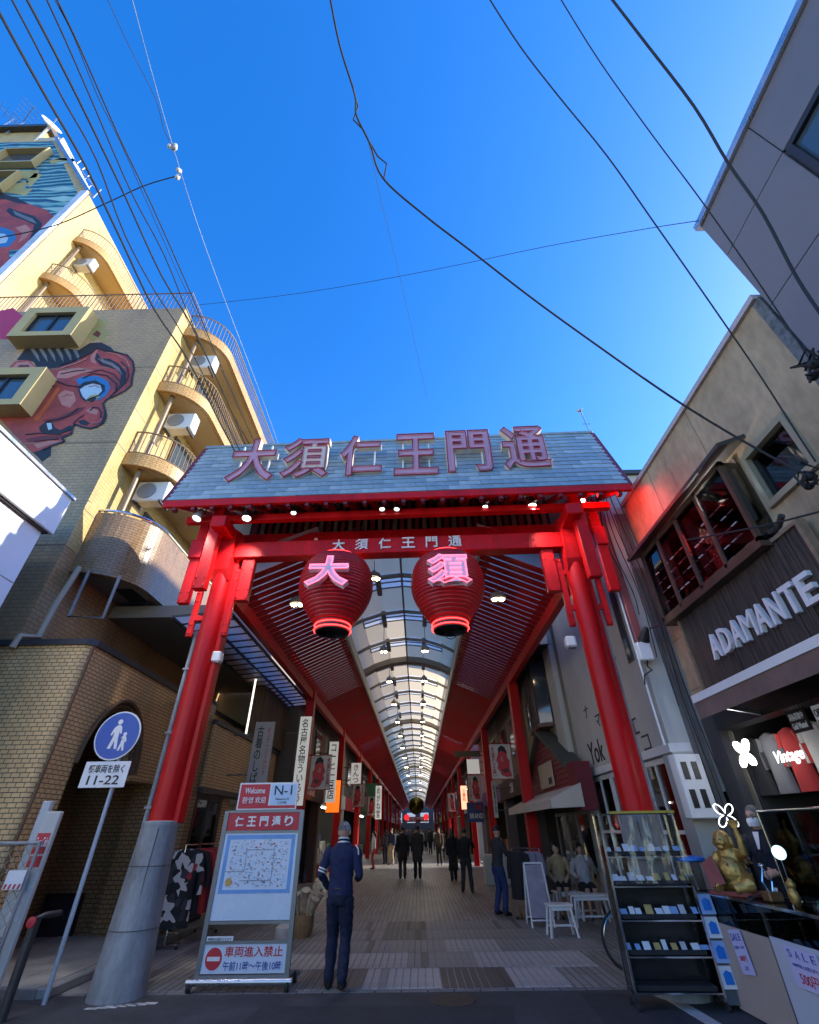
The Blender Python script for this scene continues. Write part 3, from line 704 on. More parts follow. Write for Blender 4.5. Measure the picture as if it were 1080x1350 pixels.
wallshape('mural_eyeball', [(560, 720), (600, 690), (660, 672), (720, 685), (735, 730), (700, 765), (650, 780), (610, 800), (580, 770)], MWB, 2, face)
wallshape('mural_iris', [(605, 800), (640, 765), (690, 755), (712, 765), (690, 790), (640, 812)], MURY, 3, face)
wallshape('mural_pupil', [(620, 803), (645, 780), (680, 775), (690, 785), (650, 810)], MK, 4, face)
wallshape('mural_eye_line', [(555, 700), (600, 668), (680, 655), (745, 690), (748, 740), (735, 700), (680, 668), (605, 682), (562, 715)], MK, 3, face)
wallshape('mural_cheek', [(410, 760), (460, 725), (525, 740), (540, 800), (500, 850), (440, 830)], MRL, 1, face)
wallshape('mural_cheek_orange', [(240, 930), (330, 820), (410, 700), (430, 715), (340, 850), (265, 945)], paint('mural_orange', (.52, .10, .03), .6, .2, 1), 1, face)
wallshape('mural_cheek_line', [(300, 940), (420, 915), (560, 850), (610, 845), (560, 890), (430, 945), (330, 960)], MRD, 1, face)
wallshape('mural_nose_light', [(610, 870), (650, 850), (700, 870), (690, 900), (640, 890)], MRL, 1, face)
wallshape('mural_nostril', [(555, 945), (600, 935), (640, 960), (620, 978), (575, 970)], MK, 1, face)
wallshape('mural_nose_edge', [(740, 850), (757, 905), (737, 965), (690, 992), (640, 1004), (640, 992), (690, 978), (722, 955), (738, 905)], MK, 1, face)
wallshape('mural_mouth', [(280, 985), (320, 955), (370, 950), (390, 990), (430, 1010), (500, 975), (520, 985), (500, 1015), (430, 1035), (330, 1035), (285, 1020)], MK, 1, face)
wallshape('mural_tooth', [(330, 960), (365, 958), (372, 1000), (345, 1010)], MWB, 2, face)
wallshape('mural_lip', [(180, 1075), (300, 1050), (430, 1048), (505, 1025), (440, 1062), (300, 1085), (200, 1095)], MRD, 1, face)
wallshape('mural_chin_light', [(240, 1110), (350, 1085), (440, 1085), (360, 1110), (270, 1140)], MRL, 1, face)
wallshape('mural_beard', [(235, 1170), (300, 1150), (365, 1130), (360, 1190), (300, 1235), (270, 1200)], MK, 1, face)
def stroke(pts, w, y=TY, s=5.4, oy=380, parent=None, lvl=5, col=None):
    P = flat(pts, y-.004-lvl*.003, s=s, oy=oy); m = MB()
    for a, b_ in zip(P, P[1:]): m.bar(a, b_, w, .004, (0, 1, 0))
    tw.add('mural_line', m, col or MK, parent, kind='stuff')
for pts, w_ in (([(420, 545), (560, 500), (640, 460), (690, 420), (760, 440), (830, 455), (905, 475), (945, 520), (955, 580), (940, 640), (935, 690), (890, 730), (820, 765), (760, 790), (735, 820), (745, 860), (755, 910), (735, 960), (690, 985), (640, 998), (580, 985), (530, 965), (515, 1000), (510, 1035), (440, 1065), (460, 1090), (370, 1120), (300, 1150)], .05), ([(560, 720), (600, 690), (660, 672), (720, 685), (735, 730), (700, 765), (650, 780), (610, 800), (580, 770), (560, 720)], .04), ([(590, 640), (660, 605), (760, 620), (830, 680), (825, 730), (780, 775)], .035), ([(620, 600), (720, 580), (810, 610), (850, 660)], .03), ([(640, 870), (665, 845), (700, 850), (720, 880), (715, 920)], .03), ([(560, 850), (500, 900), (420, 930), (330, 945)], .03), ([(400, 660), (480, 690), (560, 700)], .03), ([(600, 900), (560, 925), (520, 960)], .03), ([(180, 1040), (280, 1030), (420, 1040), (500, 1000)], .03), ([(280, 600), (330, 680), (390, 700)], .03), ([(860, 520), (905, 560), (915, 620), (890, 680)], .03), ([(430, 610), (520, 590), (610, 580)], .025), ([(240, 1090), (320, 1080), (420, 1070)], .025)): stroke(pts, w_, parent=face)
for pts, w_ in (([(430, 570), (540, 535), (620, 500)], .04), ([(450, 770), (480, 750), (515, 760)], .03), ([(700, 500), (740, 530), (800, 545), (850, 580)], .02), ([(760, 455), (840, 475), (900, 510), (925, 560)], .03), ([(630, 700), (680, 690), (705, 705)], .025), ([(650, 960), (700, 960), (725, 930)], .025)): stroke(pts, w_, parent=face, col=MRL)
wallshape('mural_ribbon', [(0, 160), (95, 140), (205, 235), (90, 365), (0, 360)], MMG, 0)
orn = wallshape('mural_ornament', [(620, 340), (640, 290), (690, 270), (680, 235), (740, 215), (780, 235), (745, 275), (735, 300), (775, 290), (780, 330), (750, 345), (775, 365), (740, 380), (700, 360), (650, 375)], MURY, 0)
wallshape('mural_ornament_dark', [(660, 330), (690, 300), (720, 320), (700, 350)], MRD, 1, orn)
# second painted face, on the upper tower
def up(pts): return pts
def wshape2(name, pts, col, lvl, parent=None): return wallshape(name, pts, col, lvl, parent, y=UY-.008, s=5.0, oy=130)
f2 = wshape2('mural_face', [(-60, 640), (0, 630), (120, 660), (210, 700), (300, 730), (370, 785), (365, 830), (300, 900), (220, 960), (120, 995), (60, 1000), (60, 1060), (40, 1110), (0, 1130), (-60, 1130)], MR, 0)
wshape2('mural_hair', [(-60, 600), (0, 625), (110, 650), (190, 695), (120, 690), (40, 665), (-60, 660)], MK, 1, f2)
wshape2('mural_brow', [(60, 720), (130, 745), (230, 775), (280, 825), (250, 890), (180, 950), (215, 880), (225, 830), (160, 800), (80, 775), (40, 740)], MK, 1, f2)
wshape2('mural_brow_light', [(85, 735), (150, 765), (215, 790), (245, 825), (190, 805), (100, 765)], MGR, 2, f2)
wshape2('mural_eye_socket', [(-60, 840), (30, 850), (90, 875), (110, 920), (60, 975), (-60, 985)], MBL, 1, f2)
wshape2('mural_eyeball', [(-60, 890), (30, 890), (55, 920), (40, 950), (-60, 965)], MWB, 2, f2)
wshape2('mural_face_light', [(100, 850), (170, 830), (210, 870), (170, 920), (120, 950), (150, 890)], MRL, 1, f2)
for pts in ([(-40, 560), (40, 540), (110, 560), (190, 540), (160, 600), (220, 590), (170, 640), (60, 620), (-40, 610)], [(60, 500), (140, 480), (260, 470), (240, 520), (160, 530)], [(320, 410), (400, 390), (490, 395), (500, 415), (420, 408), (370, 420), (350, 435)], [(200, 585), (280, 500), (230, 490), (170, 545)]):
    wshape2('mural_swirl', pts, MURY, 0)
for pts in ([(330, 400), (420, 385), (495, 400), (480, 420), (400, 430), (350, 425), (400, 415), (450, 408)], [(260, 720), (400, 715), (480, 720), (380, 745)], [(260, 600), (420, 580), (520, 590), (400, 610)], [(300, 660), (420, 640), (540, 660), (420, 680)]):
    wshape2('mural_wave_crest', pts, paint('mural_foam', (.30, .50, .50), .6) if 'mural_foam' not in MT else MT['mural_foam'], 0)
# two box windows on the mural wall
for zc in (13.75, 10.87):
    x0, x1, z0, z1 = -11.32, -9.5, zc-.72, zc+.72
    m = MB(); y0 = TY-.42
    m.prism([(x0, y0, z0), (x1, y0, z0), (x1, y0, z0+.2), (x0, y0, z0+.2)], (0, .42, 0)); m.box(x0, x1, y0, TY, z1-.28, z1); m.box(x0, x0+.3, y0, TY, z0+.2, z1-.28); m.box(x1-.3, x1, y0, TY, z0+.2, z1-.28)
    bw = tw.add('window_box', m, TILEW if False else paint('window_box_render', (.50, .38, .17), .7) if zc > 12 else MT['window_box_render'])
    m = MB(); m.box(x0+.3, x1-.3, y0+.12, y0+.14, z0+.2, z1-.28); tw.add('pane', m, WINM, bw)
    m = MB()
    for (a, b_, c_, d_) in ((x0+.3, x1-.3, z0+.2, z0+.25), (x0+.3, x1-.3, z1-.33, z1-.28), (x0+.3, x0+.35, z0+.25, z1-.33), (x1-.35, x1-.3, z0+.25, z1-.33), ((x0+x1)/2-.03, (x0+x1)/2+.03, z0+.25, z1-.33)):
        m.box(a, b_, y0+.08, y0+.12, c_, d_)
    tw.add('window_frame', m, BLACK, bw)
    m = MB()
    for k in range(26): m.bar((x0+k*.07, y0+.1, z1), (x0+k*.07+random.uniform(-.03, .03), y0+.1, z1+.07), .008, .008)
    tw.add('bird_spikes', m, SILV, bw, kind='stuff')
for (x0, x1, z0, z1) in ((-20.2, -18.1, 28.1, 29.9), (-20.2, -18.1, 25.1, 26.8), (-20.2, -18.1, 22.2, 23.9)):
    m = MB(); m.box(x0, x1, UY-.3, UY-.02, z0-.1, z0); m.box(x0, x1, UY-.3, UY-.02, z1, z1+.1); m.box(x0-.1, x0, UY-.3, UY-.02, z0-.1, z1+.1); m.box(x1, x1+.1, UY-.3, UY-.02, z0-.1, z1+.1)
    bw = tw.add('window_box', m, MT['window_box_render']); m = MB(); m.box(x0, x1, UY-.06, UY-.03, z0, z1); tw.add('pane', m, WINM, bw)
# roof-top plant room with a louvred face
m = MB(); m.box(-36, -22.2, 8.6, 14, 32.2, 37.2); ph = tw.add('plant_room', m, TILEW)
m = MB(); m.box(-36.2, -21.9, 8.3, 14.2, 37.2, 37.6); tw.add('plant_room_roof', m, DARKM, ph)
m = MB(); m.box(-21.6, -20.2, 8.4, 11, 32.2, 35.2); lv = tw.add('louvre_box', m, OFFW)
for k in range(9):
    m = MB(); m.bar((-21.5, 8.36, 32.5+k*.29), (-20.3, 8.36, 32.5+k*.29), .05, .17, (0, -.5, 1)); tw.add('louvre', m, OFFW, lv)
# terrace railing on the lower roof
def railing(th, pts, z0, h, mat, step=.13, rail=.045, parent=None, name='railing'):
    L = [Vector(p) for p in pts]; m = MB()
    for a, b_ in zip(L, L[1:]):
        a0 = Vector((a.x, a.y, 0)); d = Vector((b_.x, b_.y, 0))-a0; n = max(1, int(d.length/step))
        for k in range(n): q = a0+d*k/n; m.bar((q.x, q.y, z0), (q.x, q.y, z0+h-.02), .018, .018)
    o = th.add(name, m, mat, parent)
    m = MB()
    m.tube([(p.x, p.y, z0+h) for p in L], rail/2, 6); m.tube([(p.x, p.y, z0+.06) for p in L], rail/2.6, 6)
    th.add('handrail', m, mat, o); return o
RAILB = paint('bronze_rail', (.16, .11, .08), .4, .15, 2, metal=.5); RAILL = paint('tan_rail', (.26, .19, .12), .45, .1, 2, metal=.3)
railing(tw, [(-30, TY+.08), (TX-.06, TY+.08), (TX-.06, 18)], TZ+.04, 1.0, RAILB, .14)
# balconies: one curved plan on every floor
BP = [(-7.0, 8.0)] + [(-6.95+1.05*math.sin(math.pi/2*k/14), 8.0+1.05*(1-math.cos(math.pi/2*k/14))) for k in range(15)]
def balcony(th, z, ox=0.0, oy=0.0, L=15, tile=True, parent=None, rail=True, h=1.05):
    P = [(x+ox, y+oy) for x, y in BP] + [(-5.9+ox, L+oy)]
    X0 = -7.0+ox
    m = MB(); m.prism([(x, y, z) for x, y in P] + [(X0, L+oy, z)], (0, 0, .16)); sl_ = th.add('balcony_slab', m, CREAM)
    m = MB()
    for a, b_ in zip(P, P[1:]):
        d = Vector((b_[0]-a[0], b_[1]-a[1], 0)); n = Vector((d.y, -d.x, 0)).normalized()*.02
        m.face([(a[0]+n.x, a[1]+n.y, z-.05), (b_[0]+n.x, b_[1]+n.y, z-.05), (b_[0]+n.x, b_[1]+n.y, z+.32), (a[0]+n.x, a[1]+n.y, z+.32)])
        n2 = n*-5
        m.face([(a[0]+n.x, a[1]+n.y, z+.32), (b_[0]+n.x, b_[1]+n.y, z+.32), (b_[0]+n2.x, b_[1]+n2.y, z+.32), (a[0]+n2.x, a[1]+n2.y, z+.32)])
        m.face([(a[0]+n2.x, a[1]+n2.y, z-.05), (b_[0]+n2.x, b_[1]+n2.y, z-.05), (b_[0]+n2.x, b_[1]+n2.y, z+.32), (a[0]+n2.x, a[1]+n2.y, z+.32)])
        m.face([(a[0]+n.x, a[1]+n.y, z-.05), (b_[0]+n.x, b_[1]+n.y, z-.05), (b_[0]+n2.x, b_[1]+n2.y, z-.05), (a[0]+n2.x, a[1]+n2.y, z-.05)])
    th.add('slab_edge', m, TILEO, sl_)
    if rail: railing(th, [(x-.02, y+.02) for x, y in P], z+.32, h-.3, RAILL, .11, parent=sl_)
    m = MB(); m.cyl((X0+.32, 8.25+oy, z-2.5), (X0+.32, 8.25+oy, z), .06, n=10); th.add('downpipe', m, TILEW if False else RAILL, sl_, smooth=40)
    return sl_
def ac_unit(x, y, z, lab):
    t = Thing('air_conditioner', lab, 'air conditioner', (x, y, z), 0, 'air conditioners on the balconies')
    m = MB(); m.bbox(x-.4, x+.4, y-.16, y+.16, z, z+.6, .03); t.add('casing', m, WHITE)
    m = MB(); m.disc((x-.1, y-.165, z+.3), (0, -1, 0), .23, .02, 20); t.add('fan_grille', m, paint('grille_grey', (.3, .3, .3), .6) if 'grille_grey' not in MT else MT['grille_grey'])
    m = MB(); m.box(x-.35, x-.3, y-.2, y+.2, z-.06, z); m.box(x+.3, x+.35, y-.2, y+.2, z-.06, z); t.add('bracket', m, DARKM)
    return t
for z in (8.9, 11.6, 14.2): balcony(tw, z)
for z in (18.9, 21.9): balcony(tw, z, ox=-7.15, oy=.45)
# the yellow wall behind the balconies: doors and windows
for fz in (6.35, 9.1, 11.8):
    for k in range(3):
        y0 = 9.4+k*2.3
        m = MB(); m.box(TX+.012, TX+.06, y0, y0+1.7, fz+.15, fz+2.1); f_ = tw.add('balcony_door', m, BROWNM)
        m = MB(); m.box(TX+.058, TX+.07, y0+.06, y0+.82, fz+.22, fz+2.03); m.box(TX+.058, TX+.07, y0+.88, y0+1.64, fz+.22, fz+2.03); tw.add('pane', m, WINM, f_)
# closed tiled balcony on the second floor
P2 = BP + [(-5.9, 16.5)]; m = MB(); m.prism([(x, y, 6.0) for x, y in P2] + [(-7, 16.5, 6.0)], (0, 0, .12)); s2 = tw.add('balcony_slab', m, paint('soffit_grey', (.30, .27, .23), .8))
m = MB(); t = .14
for a, b_ in zip(P2, P2[1:]):
    d = Vector((b_[0]-a[0], b_[1]-a[1], 0)); n = Vector((d.y, -d.x, 0)).normalized()
    for s_, (za, zb) in ((0, (5.95, 7.42)),):
        o1 = n*.02; o2 = n*-.12
        for oo in (o1, o2): m.face([(a[0]+oo.x, a[1]+oo.y, za), (b_[0]+oo.x, b_[1]+oo.y, za), (b_[0]+oo.x, b_[1]+oo.y, zb), (a[0]+oo.x, a[1]+oo.y, zb)])
        for zz in (za, zb): m.face([(a[0]+o1.x, a[1]+o1.y, zz), (b_[0]+o1.x, b_[1]+o1.y, zz), (b_[0]+o2.x, b_[1]+o2.y, zz), (a[0]+o2.x, a[1]+o2.y, zz)])
par = tw.add('balcony_parapet', m, BROWNBAL, s2)
m = MB(); m.tube([(x-.03, y+.03, 7.52) for x, y in P2], .035, 8); tw.add('parapet_rail', m, CHROME, s2, smooth=40)
m = MB(); m.box(-6.6, -6.2, 8.9, 9.6, 5.99, 6.0-.002); tw.add('soffit_hatch', m, BLACKM, s2)
# pipes hanging below it
m = MB(); m.tube([(-6.75, 7.9, 6.0), (-6.75, 7.75, 5.1), (-6.75, 7.72, 4.5), (-6.85, 7.45, 4.42), (-6.85, 7.42, 4.2)], .055, 10); tw.add('drain_pipe', m, paint('pipe_cream', (.45, .38, .28), .6), smooth=40)
m = MB(); m.tube([(-6.6, 8.0, 6.0), (-6.6, 8.0, 5.0), (-6.0, 8.1, 5.0), (-6.0, 8.1, 5.9)], .03, 8); tw.add('drain_pipe', m, STEELG, smooth=40)
# open floor behind: dark soffit and recessed wall
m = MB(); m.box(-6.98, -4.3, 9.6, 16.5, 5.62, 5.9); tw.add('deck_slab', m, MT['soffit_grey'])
# ------------------------------------------------ ground floor pavilion with arch
pav = Thing('tiled_pavilion', 'ochre tiled ground floor pavilion with round arch below the apartment block', 'building', (-6.2, 9, 0))
m = MB()
X1, Y0, ZT = -5.55, 7.5, 4.26
# front mass with chamfered corner
m.prism([(-16, Y0, 0), (X1-.1, Y0, 0), (X1, Y0+.1, 0), (X1, 8.15, 0), (-16, 8.15, 0)], (0, 0, ZT)); pier = pav.add('pier', m, TILEY)
# arch wall (faces the arcade): polygon with an arch cut out, extruded inwards
arcp = []
ay0, ay1, az = 8.15, 10.0, 2.55; rr = (ay1-ay0)/2
arcp += [(ay0, az)] + [((ay0+ay1)/2-rr*math.cos(math.pi*k/14), az+1.12*math.sin(math.pi*k/14)) for k in range(1, 14)] + [(ay1, az)]
m = MB()
top = ZT
for (a, b_) in zip(arcp, arcp[1:]):
    m.prism([(X1-.002, a[0], a[1]), (X1-.002, b_[0], b_[1]), (X1-.002, b_[0], top), (X1-.002, a[0], top)], (-.4, 0, 0))
m.box(X1-.402, X1-.002, 10.0, 17, 2.45, top)
aw = pav.add('arch_wall', m, TILEY)
for k, r_ in enumerate((0.0, .07, .14)):
    m = MB()
    pts = [(X1+.03-.05*k, (ay0+ay1)/2-(rr-r_)*math.cos(math.pi*q/20), az+(1.12-r_)*math.sin(math.pi*q/20)) for q in range(21)]
    m.tube(pts, .035, 6); pav.add('arch_moulding', m, paint('brown_moulding', (.16, .09, .05), .5) if k == 0 else MT['brown_moulding'], aw, smooth=40)
m = MB(); m.prism([(-16, Y0-.05, ZT), (X1-.07, Y0-.05, ZT), (X1+.05, Y0+.07, ZT), (X1+.05, 17, ZT), (X1-.45, 17, ZT), (X1-.45, 8.2, ZT), (-16, 8.2, ZT)], (0, 0, .1)); pav.add('coping', m, paint('coping_black', (.045, .04, .045), .5))
m = MB(); m.bar((X1+.02, Y0+.02, .02), (X1+.02, Y0+.02, ZT-.02), .035, .035); pav.add('corner_bead', m, MT['brown_moulding'])
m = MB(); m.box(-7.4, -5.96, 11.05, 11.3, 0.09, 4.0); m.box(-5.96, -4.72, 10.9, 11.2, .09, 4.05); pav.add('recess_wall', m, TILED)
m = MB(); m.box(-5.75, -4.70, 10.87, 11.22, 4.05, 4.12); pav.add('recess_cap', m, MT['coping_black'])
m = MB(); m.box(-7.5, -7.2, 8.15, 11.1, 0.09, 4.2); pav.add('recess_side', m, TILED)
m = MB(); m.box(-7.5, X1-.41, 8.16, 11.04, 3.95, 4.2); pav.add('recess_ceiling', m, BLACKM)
# lower lintel wall further back, shop beneath
m = MB(); m.box(-5.0, -4.65, 11.25, 16.6, 2.42, 3.66); pav.add('lintel_wall', m, TILEY)
m = MB(); m.box(-5.02, -4.6, 11.25, 16.6, 3.66, 3.76); m.box(-5.02, -4.62, 11.25, 16.6, 2.32, 2.42); pav.add('lintel_trim', m, MT['coping_black'])
m = MB(); m.box(-5.0, -4.8, 12.9, 13.5, .09, 2.32); m.box(-5.0, -4.8, 16.0, 16.6, .09, 2.32); pav.add('shop_pier', m, TILEY)
m = MB(); m.box(-9, -8.9, 11.3, 16.6, .09, 5.6); m.box(-9, -4.9, 16.6, 16.8, .09, 5.6); pav.add('shop_back_wall', m, paint('shop_wall', (.30, .27, .22), .8))
m = MB(); m.box(-4.82, -4.76, 11.3, 12.9, .09, .16); m.box(-4.82, -4.76, 11.3, 12.9, 2.2, 2.3); m.box(-4.82, -4.76, 11.35, 11.45, .16, 2.2); m.box(-4.82, -4.76, 12.78, 12.88, .16, 2.2); m.box(-4.82, -4.76, 12.08, 12.14, .16, 2.2); pav.add('door_frame', m, BLACK)
for k in range(2):
    m = MB(); m.box(-4.80, -4.79, 11.45+k*.69, 12.08+k*.7, .16, 2.2); pav.add('pane', m, GLASS)
for k in range(3):
    m = MB(); m.box(-6.6, -5.4, 11.7+k*.9, 11.76+k*.9, 2.22, 2.27); t_ = Thing('tube_light', 'bright ceiling tube inside the clothes shop, number %s from its door' % ('one', 'two', 'three')[k], 'light', (-6, 11.7+k*.9, 2.22), 0, 'ceiling tubes in the clothes shop'); t_.add('tube', m, TUBEL)
m = MB(); m.box(-9, -4.9, 11.3, 16.6, 2.3, 2.34); pav.add('shop_ceiling', m, OFFW)
# slatted timber upper front beyond
m = MB(); m.box(-5.0, -4.62, 14.2, 17.0, 3.8, 5.5); pav.add('slat_backing', m, BLACKM)
for k in range(17):
    m = MB(); m.box(-4.6, -4.56, 14.25+k*.165, 14.33+k*.165, 3.8, 5.5); pav.add('timber_slat', m, WOODB)
for k in range(9):
    m = MB(); m.box(-4.98+k*.045, -4.95+k*.045, 14.15, 14.19, 3.8, 5.5); pav.add('timber_slat', m, WOODB)
m = MB(); m.box(-4.7, -4.66, 13.4, 13.44, 3.8, 5.3); 
t_ = Thing('vertical_tube_light', 'thin upright white tube light beside the slatted timber front', 'light', (-4.7, 13.4, 3.8)); t_.add('tube', m, emit('dim_tube', (1, .95, .8), .5))
# ------------------------------------------------ white building at the far left
wb = Thing('white_panel_building', 'white panelled building corner cut by the frame beside the mural wall', 'building', (-7.5, 3, 0))
m = MB(); m.box(-16, -6.62, -6, 6.6, 0, 6.0); wb.add('wall', m, WHITEP)
for k in range(6):
    m = MB(); y1 = 6.72-k*1.9; m.bbox(-6.62, -6.5, max(-6, y1-1.89), y1, 6.03, 6.82, .006); wb.add('fascia_panel', m, WHITEP)
m = MB(); m.box(-16, -6.56, -6, 6.66, 6.0, 6.03); wb.add('shadow_gap', m, DARKM)
m = MB(); m.box(-16, -6.46, -6, 6.76, 6.82, 6.87); wb.add('roof_edge', m, SILV)
for k, zz in enumerate((5.0, 4.0, 3.0)):
    m = MB(); m.box(-6.62, -6.612, -6, 6.6, zz, zz+.012); wb.add('joint', m, paint('panel_joint', (.35, .36, .38), .8) if k == 0 else MT['panel_joint'])
# ================================================================== RIGHT SIDE BUILDINGS
WX = 4.4
# grey panel building, top right
gb = Thing('grey_panel_building', 'dark grey panelled building overhead at the upper right', 'building', (8, 0, 0))
m = MB(); m.box(WX+.05, 16, -9, 3.05, 0.0, 8.9); gb.add('core_wall', m, paint('panel_backing', (.06, .06, .065), .8))
zs = [3.2, 5.0, 6.75, 8.0, 8.9]; ys = [3.07, 1.9, .55, -.9, -2.4, -4.0]
for i in range(len(ys)-1):
    for j in range(len(zs)-1):
        if i in (1, 2) and j == 2: continue
        m = MB(); m.bbox(WX, WX+.05, ys[i+1]+.006, ys[i]-.006, zs[j]+.006, zs[j+1]-.006, .004); gb.add('panel', m, GREYB)
m = MB(); m.box(WX-.05, WX+.3, -9, 3.12, 8.9, 9.02); gb.add('roof_flashing', m, SILV)
m = MB(); m.box(WX+.05, 16, 3.05, 3.09, 3.2, 8.9); gb.add('side_wall', m, GREYB)
wf = MB()
wy0, wy1, wz0, wz1 = -.85, 1.86, 6.8, 7.95
for (a, b_, c_, d_) in ((wy0, wy1, wz0, wz0+.07), (wy0, wy1, wz1-.07, wz1), (wy0, wy0+.07, wz0+.07, wz1-.07), (wy1-.07, wy1, wz0+.07, wz1-.07), (.5, .56, wz0+.07, wz1-.07)): wf.box(WX-.03, WX+.06, a, b_, c_, d_)
w_ = gb.add('window_frame', wf, BLACK)
for (a, b_) in ((wy0+.07, .5), (.56, wy1-.07)):
    m = MB(); m.box(WX+.02, WX+.035, a, b_, wz0+.07, wz1-.07); gb.add('pane', m, WINM, w_)
# clothing shop with timber sign
ad = Thing('clothing_shop', 'stained beige two storey shop with bay window and dark timber sign', 'building', (6, 5.4, 0))
AY0, AY1, AZ = 3.22, 7.6, 7.02
m = MB(); m.box(WX, WX+.25, 3.72+.74, AY1, 2.95, AZ); m.box(WX, WX+.25, AY0, 3.72, 2.95, AZ); m.box(WX, WX+.25, 3.72, 4.46, 5.5, AZ); m.box(WX, WX+.25, 3.72, 4.46, 2.95, 4.8)
ad.add('front_wall', m, BEIGE)
m = MB(); m.box(WX+.25, 12, AY1-.25, AY1, 0, AZ); m.box(WX+.25, 12, AY0, AY0+.2, 0, AZ); m.box(11.8, 12, AY0+.2, AY1-.25, 0, AZ); ad.add('side_wall', m, BEIGE2)
m = MB(); m.box(WX+.25, 11.8, AY0+.2, AY1-.25, 6.8, 7.0); ad.add('roof_slab', m, CONC)
m = MB(); m.box(WX+.25, 11.8, AY0+.2, AY1-.25, 2.95, 3.15); ad.add('floor_slab', m, BLACKM)
m = MB(); m.box(WX-.05, WX+.3, 3.12, AY1+.04, AZ, AZ+.09); ad.add('roof_flashing', m, paint('pinkish_flashing', (.42, .38, .40), .5))
m = MB(); m.box(WX+.004, WX+.3, 3.10, AY0, 2.95, AZ); ad.add('pebble_strip', m, PEBBLE)
for yy in (6.45, 5.0):
    m = MB(); m.box(WX-.003, WX, yy, yy+.012, 5.7, AZ); ad.add('wall_joint', m, paint('joint_dark', (.2, .16, .11), .9) if 'joint_dark' not in MT else MT['joint_dark'])
for zz in (3.35, 4.15):
    m = MB(); m.box(WX-.003, WX, 7.02, AY1, zz, zz+.012); ad.add('wall_joint', m, MT['joint_dark'])
# plain window beside the bay
m = MB()
for (a, b_, c_, d_) in ((3.68, 4.5, 4.74, 4.82), (3.68, 4.5, 5.48, 5.56), (3.68, 3.75, 4.82, 5.48), (4.43, 4.5, 4.82, 5.48)): m.box(WX-.06, WX+.1, a, b_, c_, d_)
w_ = ad.add('window_frame', m, paint('khaki_frame', (.30, .26, .17), .5))
m = MB(); m.box(WX+.02, WX+.03, 3.75, 4.43, 4.82, 5.48); ad.add('pane', m, GLASSD, w_)
m = MB(); m.box(WX+.6, WX+.7, 3.5, 4.7, 4.6, 5.1); m.box(WX+.5, WX+.9, 4.0, 4.5, 5.1, 5.3); ad.add('stock', m, paint('window_stock', (.30, .13, .10), .7, .5, 3), w_)
m = MB(); m.bar((WX+.4, 3.8, 5.45), (WX+.4, 3.95, 4.95), .03, .05); ad.add('window_tube', m, emit('dim_window_tube', (1, 1, 1), 2.5), w_)
m = MB(); m.tube([(WX-.01, 4.6, 4.42), (WX-.12, 4.58, 4.45), (WX-.16, 4.4, 4.42), (WX-.2, 4.25, 4.47)], .035, 8); ad.add('flue', m, DARKM, smooth=40)
# bay window
BX, B0, B1, C0, C1 = 4.13, 4.6, 7.18, 4.36, 5.58
m = MB(); m.prism([(BX-.16, B0-.3, C1+.02), (BX-.16, B1+.2, C1+.02), (WX, B1+.2, C1+.18), (WX, B0-.3, C1+.18)], (0, 0, .06)); bay_ = ad.add('bay_roof', m, DARKM)
m = MB(); m.box(BX-.02, WX, B0, B1, C0-.07, C0); ad.add('bay_sill', m, BROWNM, bay_)
for yy in (B0+.03, 5.3, 5.92, 6.55, B1-.03):
    m = MB(); m.box(BX-.01, BX+.05, yy-.03, yy+.03, C0, C1+.02); ad.add('bay_post', m, BROWNM, bay_)
m = MB(); m.box(BX-.01, BX+.05, B0, B1, C1-.04, C1+.03); m.box(BX-.01, BX+.05, B0, B1, C0, C0+.06); ad.add('bay_rail', m, BROWNM, bay_)
for a, b_ in ((B0+.06, 5.27), (5.33, 5.89), (5.95, 6.52), (6.58, B1-.06)):
    m = MB(); m.box(BX+.015, BX+.02, a, b_, C0+.06, C1-.04); ad.add('pane', m, GLASS, bay_)
for yy in (B0, B1-.02):
    m = MB(); m.box(BX+.05, WX, yy, yy+.015, C0, C1); ad.add('side_pane', m, GLASSD, bay_)
m = MB(); m.box(WX-.02, WX-.004, B0+.02, B1-.02, C0, C1+.1); ad.add('bay_back', m, paint('shop_black', (.10, .07, .07), .8), bay_)
# stock in the bay: rolled caps, shirts, clothes rails
random.seed(21)
HATS = [paint('cap_maroon', (.14, .02, .035), .8), paint('cap_black', (.02, .02, .022), .8), paint('cap_grey', (.35, .34, .33), .8), paint('cap_white', (.6, .58, .56), .8)]
n = 0
for r_ in range(5):
    for c_ in range(13):
        yy = 4.85+c_*.17+random.uniform(-.03, .03); zz = C0+.1+r_*.17
        if 5.4 < yy < 5.95 and r_ > 3: continue
        k = random.choices((0, 1, 2, 3), (5, 3, 2, 2))[0]
        m = MB(); m.ball((WX-.13, yy, zz), .075, .085, .06, 10, 6); m.prism([(WX-.19, yy-.06, zz-.02), (WX-.26, yy-.05, zz-.035), (WX-.26, yy+.05, zz-.035), (WX-.19, yy+.06, zz-.02)], (0, 0, .012))
        t_ = single('cap', m, HATS[k], '%s peaked cap on the bay window rack, row %s, place %s from the gate end' % (('maroon', 'black', 'grey', 'white')[k], ('one', 'two', 'three', 'four', 'five')[r_], ('one', 'two', 'three', 'four', 'five', 'six', 'seven', 'eight', 'nine', 'ten', 'eleven', 'twelve', 'thirteen')[12-c_]), 'cap', 'caps in the bay window', smooth=True)
for i, yy in enumerate((5.0, 5.6, 6.2, 6.75)):
    m = MB(); m.tube([(WX-.215, yy, C0+.02), (WX-.215, yy, C1-.1)], .013, 8)
    single('chrome_upright', m, CHROME, 'upright chrome display pole in the bay window, %s from the gate' % ('fourth', 'third', 'second', 'first')[i], 'pole', 'chrome poles in the bay window', smooth=True)
